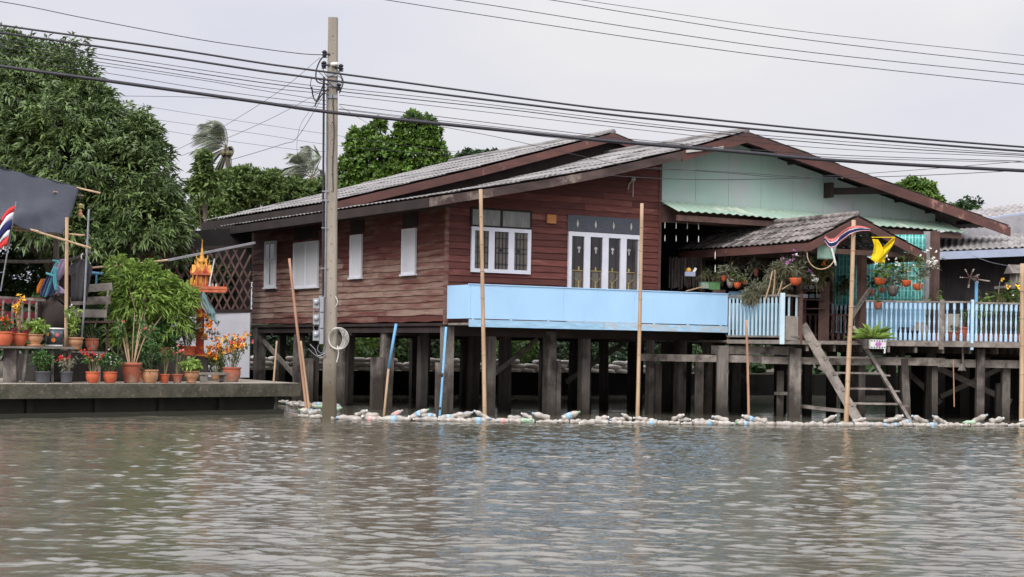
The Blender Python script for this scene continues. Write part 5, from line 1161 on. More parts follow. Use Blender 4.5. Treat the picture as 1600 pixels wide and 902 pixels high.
# ------------------------------------------------------------------ spirit house
SD = 46.0; sO = P(312, 557, SD); s_ = SD/FOC
sh = empty('spirit_house', sO, math.radians(8), 'red and gold Thai spirit house shrine on a tall red pedestal', 'shrine')
mb = MB(); mb.beam((0, 0, -.68), (0, 0, 0), 26*s_, 26*s_, (0, 1, 0)); mb.build('plinth', 'quay_dark', sh)
mb = MB(); mb.lathe([(13*s_, 0), (13*s_, 4*s_), (9.5*s_, 7*s_), (8.5*s_, 12*s_), (8.5*s_, 84*s_), (11*s_, 90*s_), (12*s_, 95*s_), (20*s_, 100*s_)], 4, ax=Matrix.Rotation(math.pi/4, 3, 'Z')); mb.build('pedestal', 'shrine_red', sh)
mb = MB(); mb.lathe([(13.4*s_, 1*s_), (13.4*s_, 3*s_)], 4, ax=Matrix.Rotation(math.pi/4, 3, 'Z')); mb.build('gold_band', 'shrine_gold', sh)
mb = MB(); mb.box(-38*s_, 39*s_, -.34, .34, 100*s_, 105*s_); mb.build('platform', 'shrine_orange', sh)
for it in (BX(-38*s_, 39*s_, -.36, -.33, 105*s_, 109*s_), BX(-38*s_, 39*s_, .33, .36, 105*s_, 109*s_), BX(-39.5*s_, -38*s_, -.36, .36, 102*s_, 109*s_), BX(39*s_, 40.5*s_, -.36, .36, 102*s_, 109*s_)):
    mb = MB(); it(mb); mb.build('parapet', 'shrine_orange', sh)
for k in range(9):
    mb = MB(); x = (-36+9*k)*s_; mb.lathe([(.016, 0), (.02, .03), (.01, .05), (.014, .07), (.002, .1)], 6, (x, -.345, 108*s_)); mb.build('finial', 'shrine_red', sh)
mb = MB(); mb.box(-14*s_, 16*s_, -.2, .2, 105*s_, 110*s_); mb.build('base_step', 'shrine_red', sh)
hb = MB(); hb.box(-9*s_, 11*s_, -.12, .14, 110*s_, 129*s_); hbo = hb.build('shrine_body', 'shrine_orange', sh)
for x in (-12, -6, 1, 8, 14):
    mb = MB(); mb.lathe([(.02, 0), (.014, .02), (.014, .28), (.022, .3)], 6, (x*s_, -.17, 110*s_)); mb.build('column', 'shrine_gold', hbo)
mb = MB(); mb.prism([(-2*s_, 110*s_), (4*s_, 110*s_), (4*s_, 121*s_), (1*s_, 125*s_), (-2*s_, 121*s_)], lambda x, z: (x, -.125, z), lambda x, z: (x, -.11, z)); mb.build('doorway', 'shrine_gold', hbo)
def gable(x0, x1, zb, zt, y0, y1, m, axis='y'):
    mb = MB(); xm = (x0+x1)/2; pr = [(x0, zb), (xm-(x1-x0)*.16, zb+(zt-zb)*.5), (xm, zt), (xm+(x1-x0)*.16, zb+(zt-zb)*.5), (x1, zb)]
    if axis == 'y': mb.prism(pr, lambda x, z: (x, y0, z), lambda x, z: (x, y1, z))
    else: mb.prism(pr, lambda y, z: (y0, y, z), lambda y, z: (y1, y, z))
    return mb.build('roof_tier', m, sh)
gable(-14*s_, 1*s_, 127*s_, 140*s_, -.19, .17, 'shrine_orange'); gable(-2*s_, 16*s_, 127*s_, 143*s_, -.25, .18, 'shrine_orange'); gable(-7*s_, 9*s_, 132*s_, 150*s_, -.15, .15, 'shrine_gold'); gable(-.18, .18, 129*s_, 143*s_, -14*s_, 16*s_, 'shrine_gold', 'x'); gable(-.12, .12, 136*s_, 153*s_, -7*s_, 9*s_, 'shrine_gold', 'x')
mb = MB(); mb.prism([(3*s_, 130*s_), (7*s_, 137*s_), (11*s_, 130*s_)], lambda x, z: (x, -.265, z), lambda x, z: (x, -.252, z)); mb.build('pediment', 'shrine_red', sh)
for x, z, y in ((-14, 127, -.19), (1, 127, -.19), (-2, 127, -.25), (16, 127, -.25), (7, 143, -.25), (-6, 140, -.19), (-14, 130, .1), (16, 130, .1), (-8, 143, 0), (11, 143, 0), (-5, 150, -.1), (8, 150, -.1)):
    mb = MB(); sg = 1 if x > 2 else -1; mb.tube([(x*s_, y, z*s_), ((x+sg*2)*s_, y, (z+4)*s_), ((x+sg*1.5)*s_, y, (z+9)*s_)], [.02, .014, .003], 5); mb.build('roof_finial', 'shrine_gold' if z > 127 else 'shrine_orange', sh)
mb = MB(); mb.lathe([(6*s_, 146*s_), (5*s_, 150*s_), (3.4*s_, 151*s_), (3.8*s_, 155*s_), (2.6*s_, 157*s_), (2.9*s_, 161*s_), (1.6*s_, 164*s_), (1.9*s_, 167*s_), (.9*s_, 169*s_), (.4*s_, 180*s_), (.05*s_, 184*s_)], 10, (1*s_, 0, 0)); mb.build('spire', 'shrine_gold', sh, smooth=True)
for x, h_, m_ in ((-35, .22, 'shrine_gold'), (-14, .3, 'shrine_gold'), (-9, .24, 'shrine_gold'), (-21, .18, 'grey_plastic'), (15, .22, 'meter_grey'), (19, .15, 'white_plastic'), (24, .16, 'white_plastic'), (9, .14, 'shrine_red')):
    mb = MB(); mb.lathe([(h_*.22, 0), (h_*.24, h_*.15), (h_*.12, h_*.25), (h_*.17, h_*.5), (h_*.08, h_*.68), (h_*.11, h_*.8), (h_*.03, h_*.92), (.001, h_)], 8, (x*s_, -.27, 105*s_)); mb.build('figurine', m_, sh, smooth=True)
mb = MB(); mb.tube([(13*s_, -.3, 108*s_), (21*s_, -.3, 152*s_)], .014, 5); mb.build('incense_stick', 'white_plastic', sh)
for k, (m_, dx) in enumerate((('cloth_white', 0), ('scarf_teal', .05), ('cloth_white', .1), ('scarf_teal', .13))):
    mb = MB(); mb.cloth(lambda u, v: Vector((-5*s_+dx+(.12+.10*v)*u+.26*v+.03*math.sin(9*v+k), -.2-.05*k+.03*math.sin(u*14+v*5)-.05*v, 98*s_-v*(.62+.05*k)+.05*math.sin(u*5))), 8, 12, .008); mb.build('scarf', m_, sh, smooth=True)
rg = np.random.default_rng(5); g0 = sO+Vector((.12, -.3, 0)); Cs = []
for k in range(46): a = rg.random(); Cs.append(np.array(g0)+np.array([rg.normal()*.13+.12, rg.normal()*.08, (28+a*38)*s_+rg.normal()*.04]))
go = empty('flower_garland', g0, 0, 'orange and yellow flower garland mixed with dried leaves tied to the shrine pedestal', 'garland')
petals(rg, Cs[:16], 'flower_orange', .11, 'flowers', go, np.array(g0), 7, .5); petals(rg, Cs[16:26], 'flower_yellow', .11, 'flowers', go, np.array(g0), 7, .5); petals(rg, Cs[26:], 'dry_leaf', .14, 'dry_leaves', go, np.array(g0), 7, .3)

# ------------------------------------------------------------------ trees
def ptree(name, base, pts, ncl, per, leaf, wid, m, tr, label, seed, **k):
    lobes = [(tuple(P(x, y, d)), (r1*d/FOC, r1*d/FOC*k.get('dep', .9), r2*d/FOC)) for x, y, d, r1, r2 in pts]
    k.pop('dep', None)
    return lobe_tree(name, base, lobes, ncl, per, leaf, wid, m, tr, label, seed=seed, **k)
ptree('mango_tree', Vector((-13.2, 52.5, .7)), [(25, 200, 53, 135, 138), (-130, 225, 54, 150, 132), (105, 265, 52, 125, 130), (186, 300, 51.5, 86, 110), (45, 125, 53, 60, 58), (-60, 320, 53, 140, 100), (75, 350, 51.5, 120, 85), (222, 355, 51, 66, 80), (160, 375, 51.5, 95, 62), (215, 222, 51.6, 36, 38), (258, 345, 51, 34, 58), (120, 165, 52.5, 52, 42), (262, 398, 51.5, 30, 40)],
      12500, 8, .25, .24, 'mango_leaf', .4, 'huge dense mango tree with long drooping leaves filling the upper left', 11, droop=.42, spread=.85, inner=.45)
ptree('dark_understorey', Vector((-12.5, 55, .7)), [(60, 440, 55, 90, 60), (180, 440, 55, 90, 60), (275, 440, 55, 60, 50), (-60, 450, 54, 90, 70), (320, 445, 56, 40, 36)], 1800, 7, .22, .4, 'dark_leaf', .15, 'dark shaded undergrowth below the mango tree', 12, cat='shrub', inner=.6)  # dark leaf colour paints in the shade below the mango
ptree('round_leaf_tree', P(590, 560, 70), [(650, 215, 70, 34, 36), (655, 250, 70, 46, 40), (590, 255, 70, 44, 38), (570, 232, 70, 26, 32), (620, 290, 70, 62, 36), (556, 275, 70, 30, 34), (660, 290, 70, 36, 24), (556, 320, 70, 40, 40), (592, 200, 70, 10, 14)],
      4200, 7, .185, .6, 'bright_leaf', .22, 'bright green round leaved tree rising over the roof right of the pole', 13, droop=.1, spread=1.0, gaps=1.0)
ptree('round_leaf_tree', P(395, 560, 74), [(395, 305, 74, 46, 40), (345, 315, 73, 40, 42), (372, 290, 74, 26, 26), (425, 300, 75, 22, 30), (330, 345, 72, 36, 34)], 3000, 7, .175, .5, 'olive_leaf', .2, 'mid green rounded tree between the mango tree and the right coconut palm', 14, droop=.1, spread=1.0, gaps=1.0)
ptree('round_leaf_tree', P(470, 560, 76), [(465, 318, 76, 44, 36), (508, 312, 76, 30, 30), (440, 330, 76, 30, 26), (450, 300, 76, 16, 14), (530, 330, 76, 28, 36)], 2800, 7, .175, .5, 'olive_leaf', .2, 'mid green rounded tree below the right coconut palm', 15, droop=.1, spread=1.0, gaps=1.0)
ptree('sapling_tree', P(322, 560, 68), [(318, 262, 68, 12, 24), (325, 290, 68, 20, 24), (308, 300, 68, 16, 26)], 260, 6, .24, .5, 'olive_leaf', .08, 'thin sparse sapling top beside the left coconut palm', 16, spread=1.1, gaps=.6)
ptree('distant_tree', P(742, 520, 92), [(740, 252, 92, 26, 14), (770, 250, 92, 24, 11), (690, 262, 92, 8, 14)], 500, 6, .3, .5, 'dark_leaf', .2, 'small dark tree top peeking over the middle of the rear roof', 17, spread=1.0)
ptree('distant_tree', P(1425, 540, 84), [(1430, 308, 84, 32, 26), (1402, 306, 84, 22, 16), (1455, 322, 84, 20, 16), (1480, 335, 84, 24, 12)], 1800, 7, .2, .55, 'bright_leaf', .2, 'round green tree top showing above the right slope of the gable', 18, spread=1.0, gaps=.9)
ptree('sparse_tree', P(1512, 540, 80), [(1513, 330, 80, 20, 18)], 60, 4, .26, .6, 'dark_leaf', .06, 'sparse dark leaved tree top left of the neighbour roof', 19, spread=1.2)
# coconut palms blown to the left
def palm(px, py, d, label, fronds, seed, tr=.16):
    rg = np.random.default_rng(seed); c = P(px, py, d); base = Vector((c.x+.6, c.y, .7)); t = empty('coconut_palm', base, 0, label, 'palm tree', 'coconut palms behind the houses'); b = np.array(base)
    mb = MB(); mb.tube(spline([base, base.lerp(c, .5)+Vector((.3, 0, 0)), c], 12), tr, 8); mb.build('trunk', 'bark', t, base, True)
    k_ = d/FOC
    for (ex, ey, bx, by) in fronds:
        e = P(px+ex, py+ey, d+rg.uniform(-1.2, 1.2)); m_ = P(px+bx, py+by, d+rg.uniform(-.5, .5)); rach = []
        for i in range(15): f = i/14; rach.append(c*(1-f)**2+m_*2*f*(1-f)+e*f*f)
        B = []; D = []; L_ = []; N = []
        for i in range(28):
            f = .12+.88*i/28; j = min(13, int(f*14)); q = rach[j].lerp(rach[j+1], f*14-j); tg = (rach[j+1]-rach[j]).normalized()
            for sg in (-1, 1):
                perp = Vector((0, sg, 0)); dr = tg*.7+perp*.25*1+Vector((-.45, 0, -.35+sg*.25)); B.append(q); D.append(dr.normalized()); N.append((0, -.6, .8)); L_.append((.95*math.sin(math.pi*min(.92, f*.85+.12))+.15)*(.85+.3*rg.random()))
        fo = leafmesh('frond', np.array([tuple(v) for v in B]), np.array([tuple(v) for v in D]), np.array(N), np.array(L_), .034, rg.random(len(B)), 'palm_leaf', t, b, .22)
        mb = MB(); mb.tube(rach, [.035*(1-.06*i) for i in range(15)], 4); mb.build('midrib', 'stem', fo, base)
    mb = MB()
    for k in range(5): mb2 = MB(); mb2.ball(c+Vector((.22*math.cos(k*1.3), .2*math.sin(k*1.3), -.25)), .14); mb2.build('coconut', 'stem', t, base)
palm(354, 232, 86, 'coconut palm with fronds blown to the left beside the mango tree', [(-42, -38, -10, -42), (-20, -44, 6, -40), (-48, -22, -14, -24), (-50, 4, -18, -12), (-34, 48, -14, 8), (-28, 66, -6, 20), (6, 44, 12, 16), (12, 6, 10, -8), (-44, 28, -20, 4), (-18, 60, 0, 24)], 31, .11)
palm(487, 280, 88, 'coconut palm with arching fronds just left of the utility pole', [(-48, 8, -20, -22), (-44, -12, -16, -34), (-30, -36, -4, -48), (-10, -52, 10, -56), (14, -34, 20, -44), (-40, 24, -18, -4), (22, -8, 16, -24), (14, 6, 16, -10)], 32, .2)
# bushes on the far bank seen beneath the houses, and the mass of trees beyond
for k, (x, r1, m_, lb) in enumerate(((1.0, 1.1, 'dark_leaf', 'dark bush on the far bank seen under the left end of the house'), (4.4, 1.3, 'dark_leaf', 'dim green bush on the far bank behind the blue poles'), (7.5, 1.2, 'bright_leaf', 'bright green bush on the far bank under the left half of the balcony'), (10.4, 1.2, 'dark_leaf', 'dark bush on the far bank under the middle of the balcony'), (13.2, 1.3, 'bright_leaf', 'bright green bush on the far bank under the right half of the balcony'), (16.8, 1.4, 'dark_leaf', 'dark bush on the far bank behind the left deck posts'), (20.5, 1.3, 'dark_leaf', 'dim bush on the far bank behind the steps'), (25, 1.6, 'dark_leaf', 'dark bush on the far bank behind the right deck posts'))):
    c = HW(x, 20.5, 1.5); rs = random.Random(k)
    lobe_tree('bank_bush', HW(x, 20.5, .74), [((c.x, c.y, c.z), (r1, r1, .9)), ((c.x+.9, c.y+.3, c.z+.3), (r1*.8, r1*.8, .8)), ((c.x-.9, c.y, c.z+.1), (r1*.8, r1*.8, .8))], 320, 6, .26, .4, m_, .06, lb, 'bushes on the far bank', seed=40+k, cat='bush', spread=1.0)
rg = np.random.default_rng(77); n = 26000
xs = rg.uniform(-62, 75, n); ys = 96+rg.normal(size=n)*3; hz = 3.4+.9*np.sin(xs*.21)+.6*np.sin(xs*.63+1); zs = .8+rg.random(n)**.7*hz
D_ = rdir(rg, n); D_[:, 1] -= .6; D_[:, 2] += .2
o = leafmesh('far_trees', np.stack([xs, ys, zs], 1), D_, rdir(rg, n)+np.array([[0, -1, .4]]), rg.uniform(.5, .9, n), rg.uniform(.35, .6, n), rg.random(n), 'dark_leaf'); tag(o, kind='stuff', label='low far belt of dark trees behind the houses', cat='trees')

ORD = ['first', 'second', 'third', 'fourth', 'fifth', 'sixth', 'seventh', 'eighth', 'ninth', 'tenth', 'eleventh', 'twelfth', 'thirteenth', 'fourteenth', 'fifteenth', 'sixteenth', 'seventeenth', 'eighteenth', 'nineteenth', 'twentieth']
def ordn(i):
    if i < 20: return ORD[i]
    t_, u_ = divmod(i+1, 10); return {2: 'twenty', 3: 'thirty', 4: 'forty'}[t_]+'-'+ORD[u_-1] if u_ else {3: 'thirtieth', 4: 'fortieth'}[t_]
# ------------------------------------------------------------------ sandbags on the flood wall
sb = []
for v in range(3):
    mb = MB(); rs = random.Random(v)
    mb.grid(lambda a, b: Vector((.34*(abs(math.cos(a*6.283))**.6)*(1 if math.cos(a*6.283) > 0 else -1)*math.sin(b*2.9+.12)**.5, .2*math.sin(a*6.283)*math.sin(b*2.9+.12)**.5, -.085*math.cos(b*2.9+.12)+.012*math.sin(a*19+v)*math.sin(b*3))), 16, 7)
    o = mb.build('sandbag', 'sandbag', smooth=True); sb.append(o)
rs = random.Random(8); used = [False]*3
def sandbag(p, lab):
    v = rs.randrange(3)
    if used[v]: o = sb[v].copy(); col.objects.link(o)
    else: o = sb[v]; used[v] = True
    o.location = p; o.rotation_euler = (rs.uniform(-.08, .08), rs.uniform(-.1, .1), TH+rs.uniform(-.2, .2)); o.scale = (rs.uniform(.9, 1.15), 1, rs.uniform(.9, 1.1)); tag(o, lab, 'sandbag', 'sandbags along the flood wall')
for row in range(3):
    x = -1.2+.3*row; nbag = 0
    while x < 20.5:
        if row < 2 or rs.random() < .6: sandbag(HW(x, 18.05, .99+.165*row), 'pale sandbag on the flood wall under the house, %s row, %s from its left end' % (('bottom', 'middle', 'top')[row], ordn(nbag))); nbag += 1
        x += rs.uniform(.6, .72)

# ------------------------------------------------------------------ boom of floating plastic bottles
def bottle_mesh(r, L_, dent, seed):
    rs = random.Random(seed); mb = MB(); pr = [(.001, 0), (r*.8, .002), (r, .02), (r*.97, L_*.12), (r, L_*.2), (r*(1-dent), L_*.38), (r*(1-dent*.4), L_*.48), (r, L_*.6), (r*.97, L_*.66), (r*.8, L_*.76), (r*.45, L_*.87), (r*.32, L_*.92), (r*.32, L_*.97), (.001, L_*.97)]
    mb.lathe(pr, 10); k = rs.random()*6
    for v in mb.v:
        f = 1-dent*.7*max(0, math.sin(v.z*22+k))*abs(math.sin(math.atan2(v.y, v.x)*1.0+k)); v.x *= f; v.y *= f
    return mb
protos = []
for k in range(7):
    r = (.060, .068, .056, .072, .062, .058, .070)[k]; L_ = (.33, .36, .3, .4, .34, .33, .32)[k]; m_ = 'bottle_green' if k == 5 else 'bottle'
    b = bottle_mesh(r, L_, (.12, .25, .3, .1, .2, .15, .35)[k], k).build('plastic_bottle', m_, smooth=True)
    mb = MB(); mb.lathe([(r*.38, L_*.93), (r*.38, L_*.99), (r*.3, L_)], 8); mb.build('cap', ('cap_white', 'label_blue', 'cap_white', 'cap_green', 'label_red', 'cap_green', 'cap_white')[k], b, smooth=True)
    if k in (0, 3, 4): mb = MB(); mb.lathe([(r*1.015, L_*.22), (r*1.015, L_*.5)], 10); mb.build('label_band', ('label_blue', '', '', 'label_blue', 'label_red')[k] or 'label_blue', b, smooth=True)
    protos.append(b)
look_ = ['clear plastic bottle with blue label', 'dented clear plastic bottle', 'small crushed clear bottle', 'large clear bottle with blue label', 'clear bottle with red label', 'pale green plastic bottle', 'crumpled milky plastic bottle']
LM = [(0, 'boom end'), (518, 'utility pole'), (600, 'blue-topped bamboo pole'), (687, 'slim blue pipe'), (757, 'window bamboo pole'), (996, 'door bamboo pole'), (1170, 'pale pipe'), (1322, 'bamboo flagpole'), (1425, 'steps'), (1596, 'edge bamboo pole')]
cnt_ = {}
def blabel(k, px, layer):
    lm = [n for x0, n in LM if px >= x0][-1]; c = cnt_.get((lm, layer), 0); cnt_[(lm, layer)] = c+1
    return '%s, %s %s %s, %s' % (look_[k], ordn(c), 'from the' if lm.startswith('boom') else 'right of the', lm, layer)
pl_ = ['clear plastic bottle with a blue label band in the floating boom', 'dented clear plastic bottle with a blue cap in the floating boom', 'small crushed clear plastic bottle in the floating boom', 'large clear plastic bottle with a blue label and green cap in the floating boom', 'clear plastic bottle with a red label band in the floating boom', 'pale green plastic bottle in the floating boom', 'strongly crumpled milky plastic bottle in the floating boom']
usedb = [False]*7
def bottle(p, yaw, pitch, k, lab=''):
    o = protos[k] if not usedb[k] else copy_tree(protos[k]); usedb[k] = True
    d = Vector((math.cos(yaw)*math.cos(pitch), math.sin(yaw)*math.cos(pitch), math.sin(pitch)))
    o.rotation_mode = 'QUATERNION'; o.rotation_quaternion = d.to_track_quat('Z', 'Y') @ Matrix.Rotation(rs.random()*6, 4, 'Z').to_quaternion(); o.location = p; s_ = rs.uniform(.95, 1.3); o.scale = (s_, s_, s_)
    tag(o, lab, 'bottle', 'plastic bottles floating in front of the stilts')
rs = random.Random(12)
anch = [(478, 653), (500, 655), (530, 656.5), (740, 660), (900, 662), (1100, 664.5), (1330, 667), (1600, 666.5), (1700, 667)]
def boom(x): 
    for (xa, ya), (xb, yb) in zip(anch, anch[1:]):
        if x <= xb: return ya+(yb-ya)*(x-xa)/(xb-xa)
wts = [0, 1, 1, 1, 2, 2, 2, 3, 4, 5, 6, 6, 6, 6, 1, 1, 2, 2, 6, 6, 1, 2, 0, 6]
x = 474
while x < 1660:
    if not (504 < x < 523):
        p = PZ(x, boom(x), .0); p.z = .035; yw = rs.choice([.08, 3.22])+rs.uniform(-.35, .35)
        q = p - Vector((math.cos(yw), math.sin(yw), 0))*.16; kk = rs.choice(wts); bottle(q, yw, rs.uniform(-.06, .1), kk, blabel(kk, x, 'waterline'))
        if rs.random() < .6:
            yw = rs.choice([.1, 3.2])+rs.uniform(-.6, .6); pt_ = rs.uniform(-.1, .5); q = p+Vector((rs.uniform(-.1, .2), .1, .075))-Vector((math.cos(yw), math.sin(yw), 0))*.16; kk = rs.choice(wts); bottle(q, yw, pt_, kk, blabel(kk, x, 'on top'))
        if rs.random() < .2: q = p+Vector((.1, .2, .03)); kk = rs.choice(wts); bottle(q, rs.uniform(0, 6), .1, kk, blabel(kk, x, 'behind'))
    x += rs.uniform(15, 22)
for (xa, ya, xb, yb, n_, wh) in ((450, 632, 482, 640, 6, 'drifting beside the landing end'), (484, 640, 512, 638, 6, 'drifting left of the utility pole'), (506, 636, 513, 652, 3, 'touching the utility pole'), (1395, 633, 1445, 637, 5, 'drifting behind the steps'), (1455, 632, 1590, 641, 18, 'drifting among the deck posts')):
    for i in range(n_):
        f = (i+rs.random()*.6)/n_; p = PZ(xa+(xb-xa)*f, ya+(yb-ya)*f, 0); p.z = .05+rs.uniform(0, .06); kk = rs.choice(wts); bottle(p, rs.uniform(-.6, .6)+rs.choice([0, 3.14]), rs.uniform(0, .35), kk, '%s, %s from the left %s' % (look_[kk], ordn(i), wh))

# ------------------------------------------------------------------ bamboo and pipes standing in the water
def stick(name, pts, w_px, d, m, lab, cat, grp=None, knots=True, parts_=None):
    p = [P(x, y, d) for x, y in pts]; r = w_px*d/FOC/2; low = p[-1]+(p[-1]-p[-2]).normalized()*.6
    o = None; mb = MB(); sp_ = spline(p+[low], 20); mb.tube(sp_, [r*(.82+.18*i/(len(sp_)-1)) for i in range(len(sp_))], 8)
    if knots:
        n = int((p[0]-p[-1]).length/.42)
        for k in range(1, n):
            q = p[0].lerp(p[-1], k/n)
            j = int(k/n*(len(sp_)-1)); a = sp_[j]; b = sp_[min(j+1, len(sp_)-1)]; f = k/n*(len(sp_)-1)-j; q = a.lerp(b, f); dd = (b-a).normalized()
            mb.tube([q-dd*.012, q, q+dd*.012], [r*.9, r*1.12, r*.9], 8, .1)
    o = mb.build(name, m, org=p[-1], smooth=True); return tag(o, lab, cat, grp)
G2 = 'bamboo poles standing in the canal'
stick('bamboo_pole', [(751, 296), (754.5, 480), (757.5, 655)], 7, 44.0, 'bamboo', 'tall bamboo pole in front of the three-paned window', 'bamboo pole', G2)
stick('bamboo_pole', [(1003, 318), (1000, 480), (996, 657)], 6.5, 44.2, 'bamboo', 'tall bamboo pole just right of the folding door', 'bamboo pole', G2)
stick('bamboo_pole', [(1334, 344), (1330, 480), (1326, 560), (1322, 662)], 8, 45.0, 'bamboo', 'knobbly bamboo flagpole in front of the steps', 'bamboo pole', G2)
stick('bamboo_pole', [(1597.5, 412), (1597, 540), (1596, 662)], 8.5, 45.0, 'bamboo', 'bamboo pole at the right edge of the photo', 'bamboo pole', G2)
stick('leaning_pole', [(452, 404), (464, 510), (480, 650)], 5, 43.2, 'bamboo_red', 'long pinkish pole leaning left beside the landing end', 'pole', G2, False)
stick('leaning_pole', [(470, 533), (476, 580), (484, 646)], 4, 43.0, 'bamboo', 'short orange-brown pole leaning left beside the longer pinkish one', 'pole', G2, False)
stick('leaning_pole', [(432.5, 533), (430, 565), (428, 592)], 3.5, 45.5, 'bamboo', 'short brown stick upright behind the landing', 'pole', G2, False)
stick('pale_pipe', [(1166, 500), (1168.5, 580), (1170, 660)], 4.4, 44.6, 'bamboo_red', 'thin pale pinkish pipe standing in front of the left deck', 'pipe', None, False)
bp_ = empty('blue_pole', P(600, 648, 44.2), 0, 'bamboo pole with bright blue upper half leaning right', 'pole'); o_ = P(600, 648, 44.2)
mb = MB(); mb.tube([P(619, 506, 44.2), P(607, 576, 44.2)], .036, 8); mb.build('blue_tube', 'pipe_blue', bp_, o_, True)
mb = MB(); mb.tube([P(607.2, 575, 44.2), P(600, 648, 44.2), P(598.8, 660, 44.2)], .03, 8); mb.build('bamboo_foot', 'bamboo', bp_, o_, True)
bp_ = empty('blue_pole', P(687, 650, 44.0), 0, 'slim blue pipe leaning on the corner stilt', 'pole'); o_ = P(687, 650, 44.0)
mb = MB(); mb.tube([P(697, 511, 44.0), P(687, 652, 44.0), P(686, 665, 44)], .030, 8); mb.build('blue_tube', 'pipe_blue', bp_, o_, True)
for a, b in (((691.3, 583), (690.8, 589)), ((687.6, 636), (687.3, 640))): mb = MB(); mb.tube([P(*a, 44.0), P(*b, 44.0)], .038, 8); mb.build('joint_ring', 'black_rubber', bp_, o_, True)
mb = MB(); mb.tube([P(1489.5, 562, 48.0), P(1491, 636, 48.0)], .018, 5); tag(mb.build('hanging_rod', 'bamboo_red', org=P(1491, 636, 48)), 'thin brown rod hanging below the deck in front of the cross braces', 'rod')
mb = MB(); mb.tube([P(1504, 540, 48), P(1505, 572, 48)], .03, 5); mb.lathe([(.03, .2), (.12, .02), (.1, 0)], 8, P(1503, 580, 48)); tag(mb.build('hanging_cup', 'pile_wood', org=P(1503, 580, 48)), 'small cup shaped thing hanging on a cord under the deck', 'pot')

# ------------------------------------------------------------------ hanging orchids and pots on the deck
G3 = 'hanging orchid pots round the shelter'
def orchid(px, py, d, wpx, label, pm='basket_orange', H=34, R=18, n=14, m='pot_leaf', fl=(), wid=.14, leaf=.22, kind='bowl', hp=None, roots=0, droop=.3, rg_=None, up=(0, 0)):
    q = P(px, py, d); k = d/FOC; h = (hp or wpx*.6)*k; t = empty('hanging_pot', q, 0, label, 'orchid pot', G3)
    mb = MB(); R0 = wpx*k/2; mb.lathe([(R0*.45, 0), (R0*.85, h*.35), (R0, h*.85), (R0*1.04, h), (R0*.9, h), (R0*.7, h*.6)], 14); mb.build('pot', pm, t, smooth=True)
    mb = MB(); mb.lathe([(R0*.88, h*.85), (R0*.5, h*1.05), (.001, h*1.1)], 10); mb.build('bark_chips', 'soil', t)
    top = 2.2*0+.9
    if n: foliage(t, q, H*k, R*k, n, m, leaf, 3, int(px*3+py), wid=wid, z0=h, lo=.0, flowers=fl, droop=droop, spread=.5, stem_r=.006, lean=up)
    if roots:
        mb = MB(); rr = random.Random(int(px))
        for _ in range(roots): a = rr.random()*6.28; mb.tube([(math.cos(a)*R0*.8, math.sin(a)*R0*.8, h*.5), (math.cos(a)*R0, math.sin(a)*R0, -.05), (math.cos(a)*R0*.9+rr.uniform(-.04, .04), math.sin(a)*R0, -.25-.2*rr.random())], .005, 3)
        mb.build('root', 'stem', t)
    mb = MB(); mb.tube([(0, 0, h), (0.02, .05, .95)], .004, 3); mb.build('hanger_wire', 'black_rubber', t)
    return t
orchid(1243, 446, 47.5, 19, 'orange basket orchid with pink blossoms left of the shelter post', H=40, R=24, n=18, m='grey_leaf', fl=[('flower_violet', 8, .07, .6), ('flower_white', 3, .07, .5)])
orchid(1375, 446, 48.0, 19, 'orange basket orchid with broad green leaves and white blossoms under the yellow flag', H=30, R=20, n=8, m='bright_leaf', wid=.35, fl=[('flower_white', 7, .07, .7)], up=(.5, 0))
orchid(1416, 448, 48.3, 16, 'orange basket with dark bark and grey-green leaves, left of two near the right post', H=54, R=20, n=16, m='olive_leaf', up=(.35, 0), roots=4)
orchid(1434, 454, 48.2, 17, 'orange basket with drooping white blossoms, right of the two near the right post', H=50, R=18, n=14, m='grey_leaf', fl=[('flower_white', 14, .07, .5)], up=(.5, 0), roots=4)
orchid(1372, 484, 47.9, 13, 'small brown pot hanging against the turned balusters', 'terracotta_old', H=10, R=5, n=3, hp=11)
orchid(1361, 462, 48.9, 16, 'brown pot in the shade beside the dark shelter post', 'terracotta_old', H=22, R=16, n=8, m='dark_leaf')
orchid(1378, 458, 49.0, 14, 'brown pot behind the grey coconut shell pot', 'terracotta_old', H=16, R=12, n=6, m='dark_leaf')
orchid(1395, 463, 48.4, 19, 'grey coconut shell pot with spiky grey leaves', 'pile_wood', H=22, R=14, n=10, m='grey_leaf', hp=16)
orchid(1131, 440, 49.8, 9, 'tiny orange pot left of the grey pot stand', H=10, R=5, n=3, m='grey_leaf', hp=9)
orchid(1152, 451, 49.4, 12, 'orange hanging pot above the left slatted railing', H=14, R=10, n=6, m='olive_leaf', hp=9)
orchid(1163, 445, 49.5, 9, 'small orange hanging pot just right of the one above the left railing', H=16, R=8, n=5, m='grey_leaf', hp=7)
orchid(1141, 450, 49.6, 12, 'pale grey pot of upright dried stalks above the left railing', 'quay_top', H=30, R=12, n=8, m='grey_leaf', hp=14)
orchid(1181, 432, 49.6, 9, 'reddish pot half hidden in the dry orchid tangle', 'terracotta_old', H=14, R=9, n=6, m='grey_leaf', hp=12)
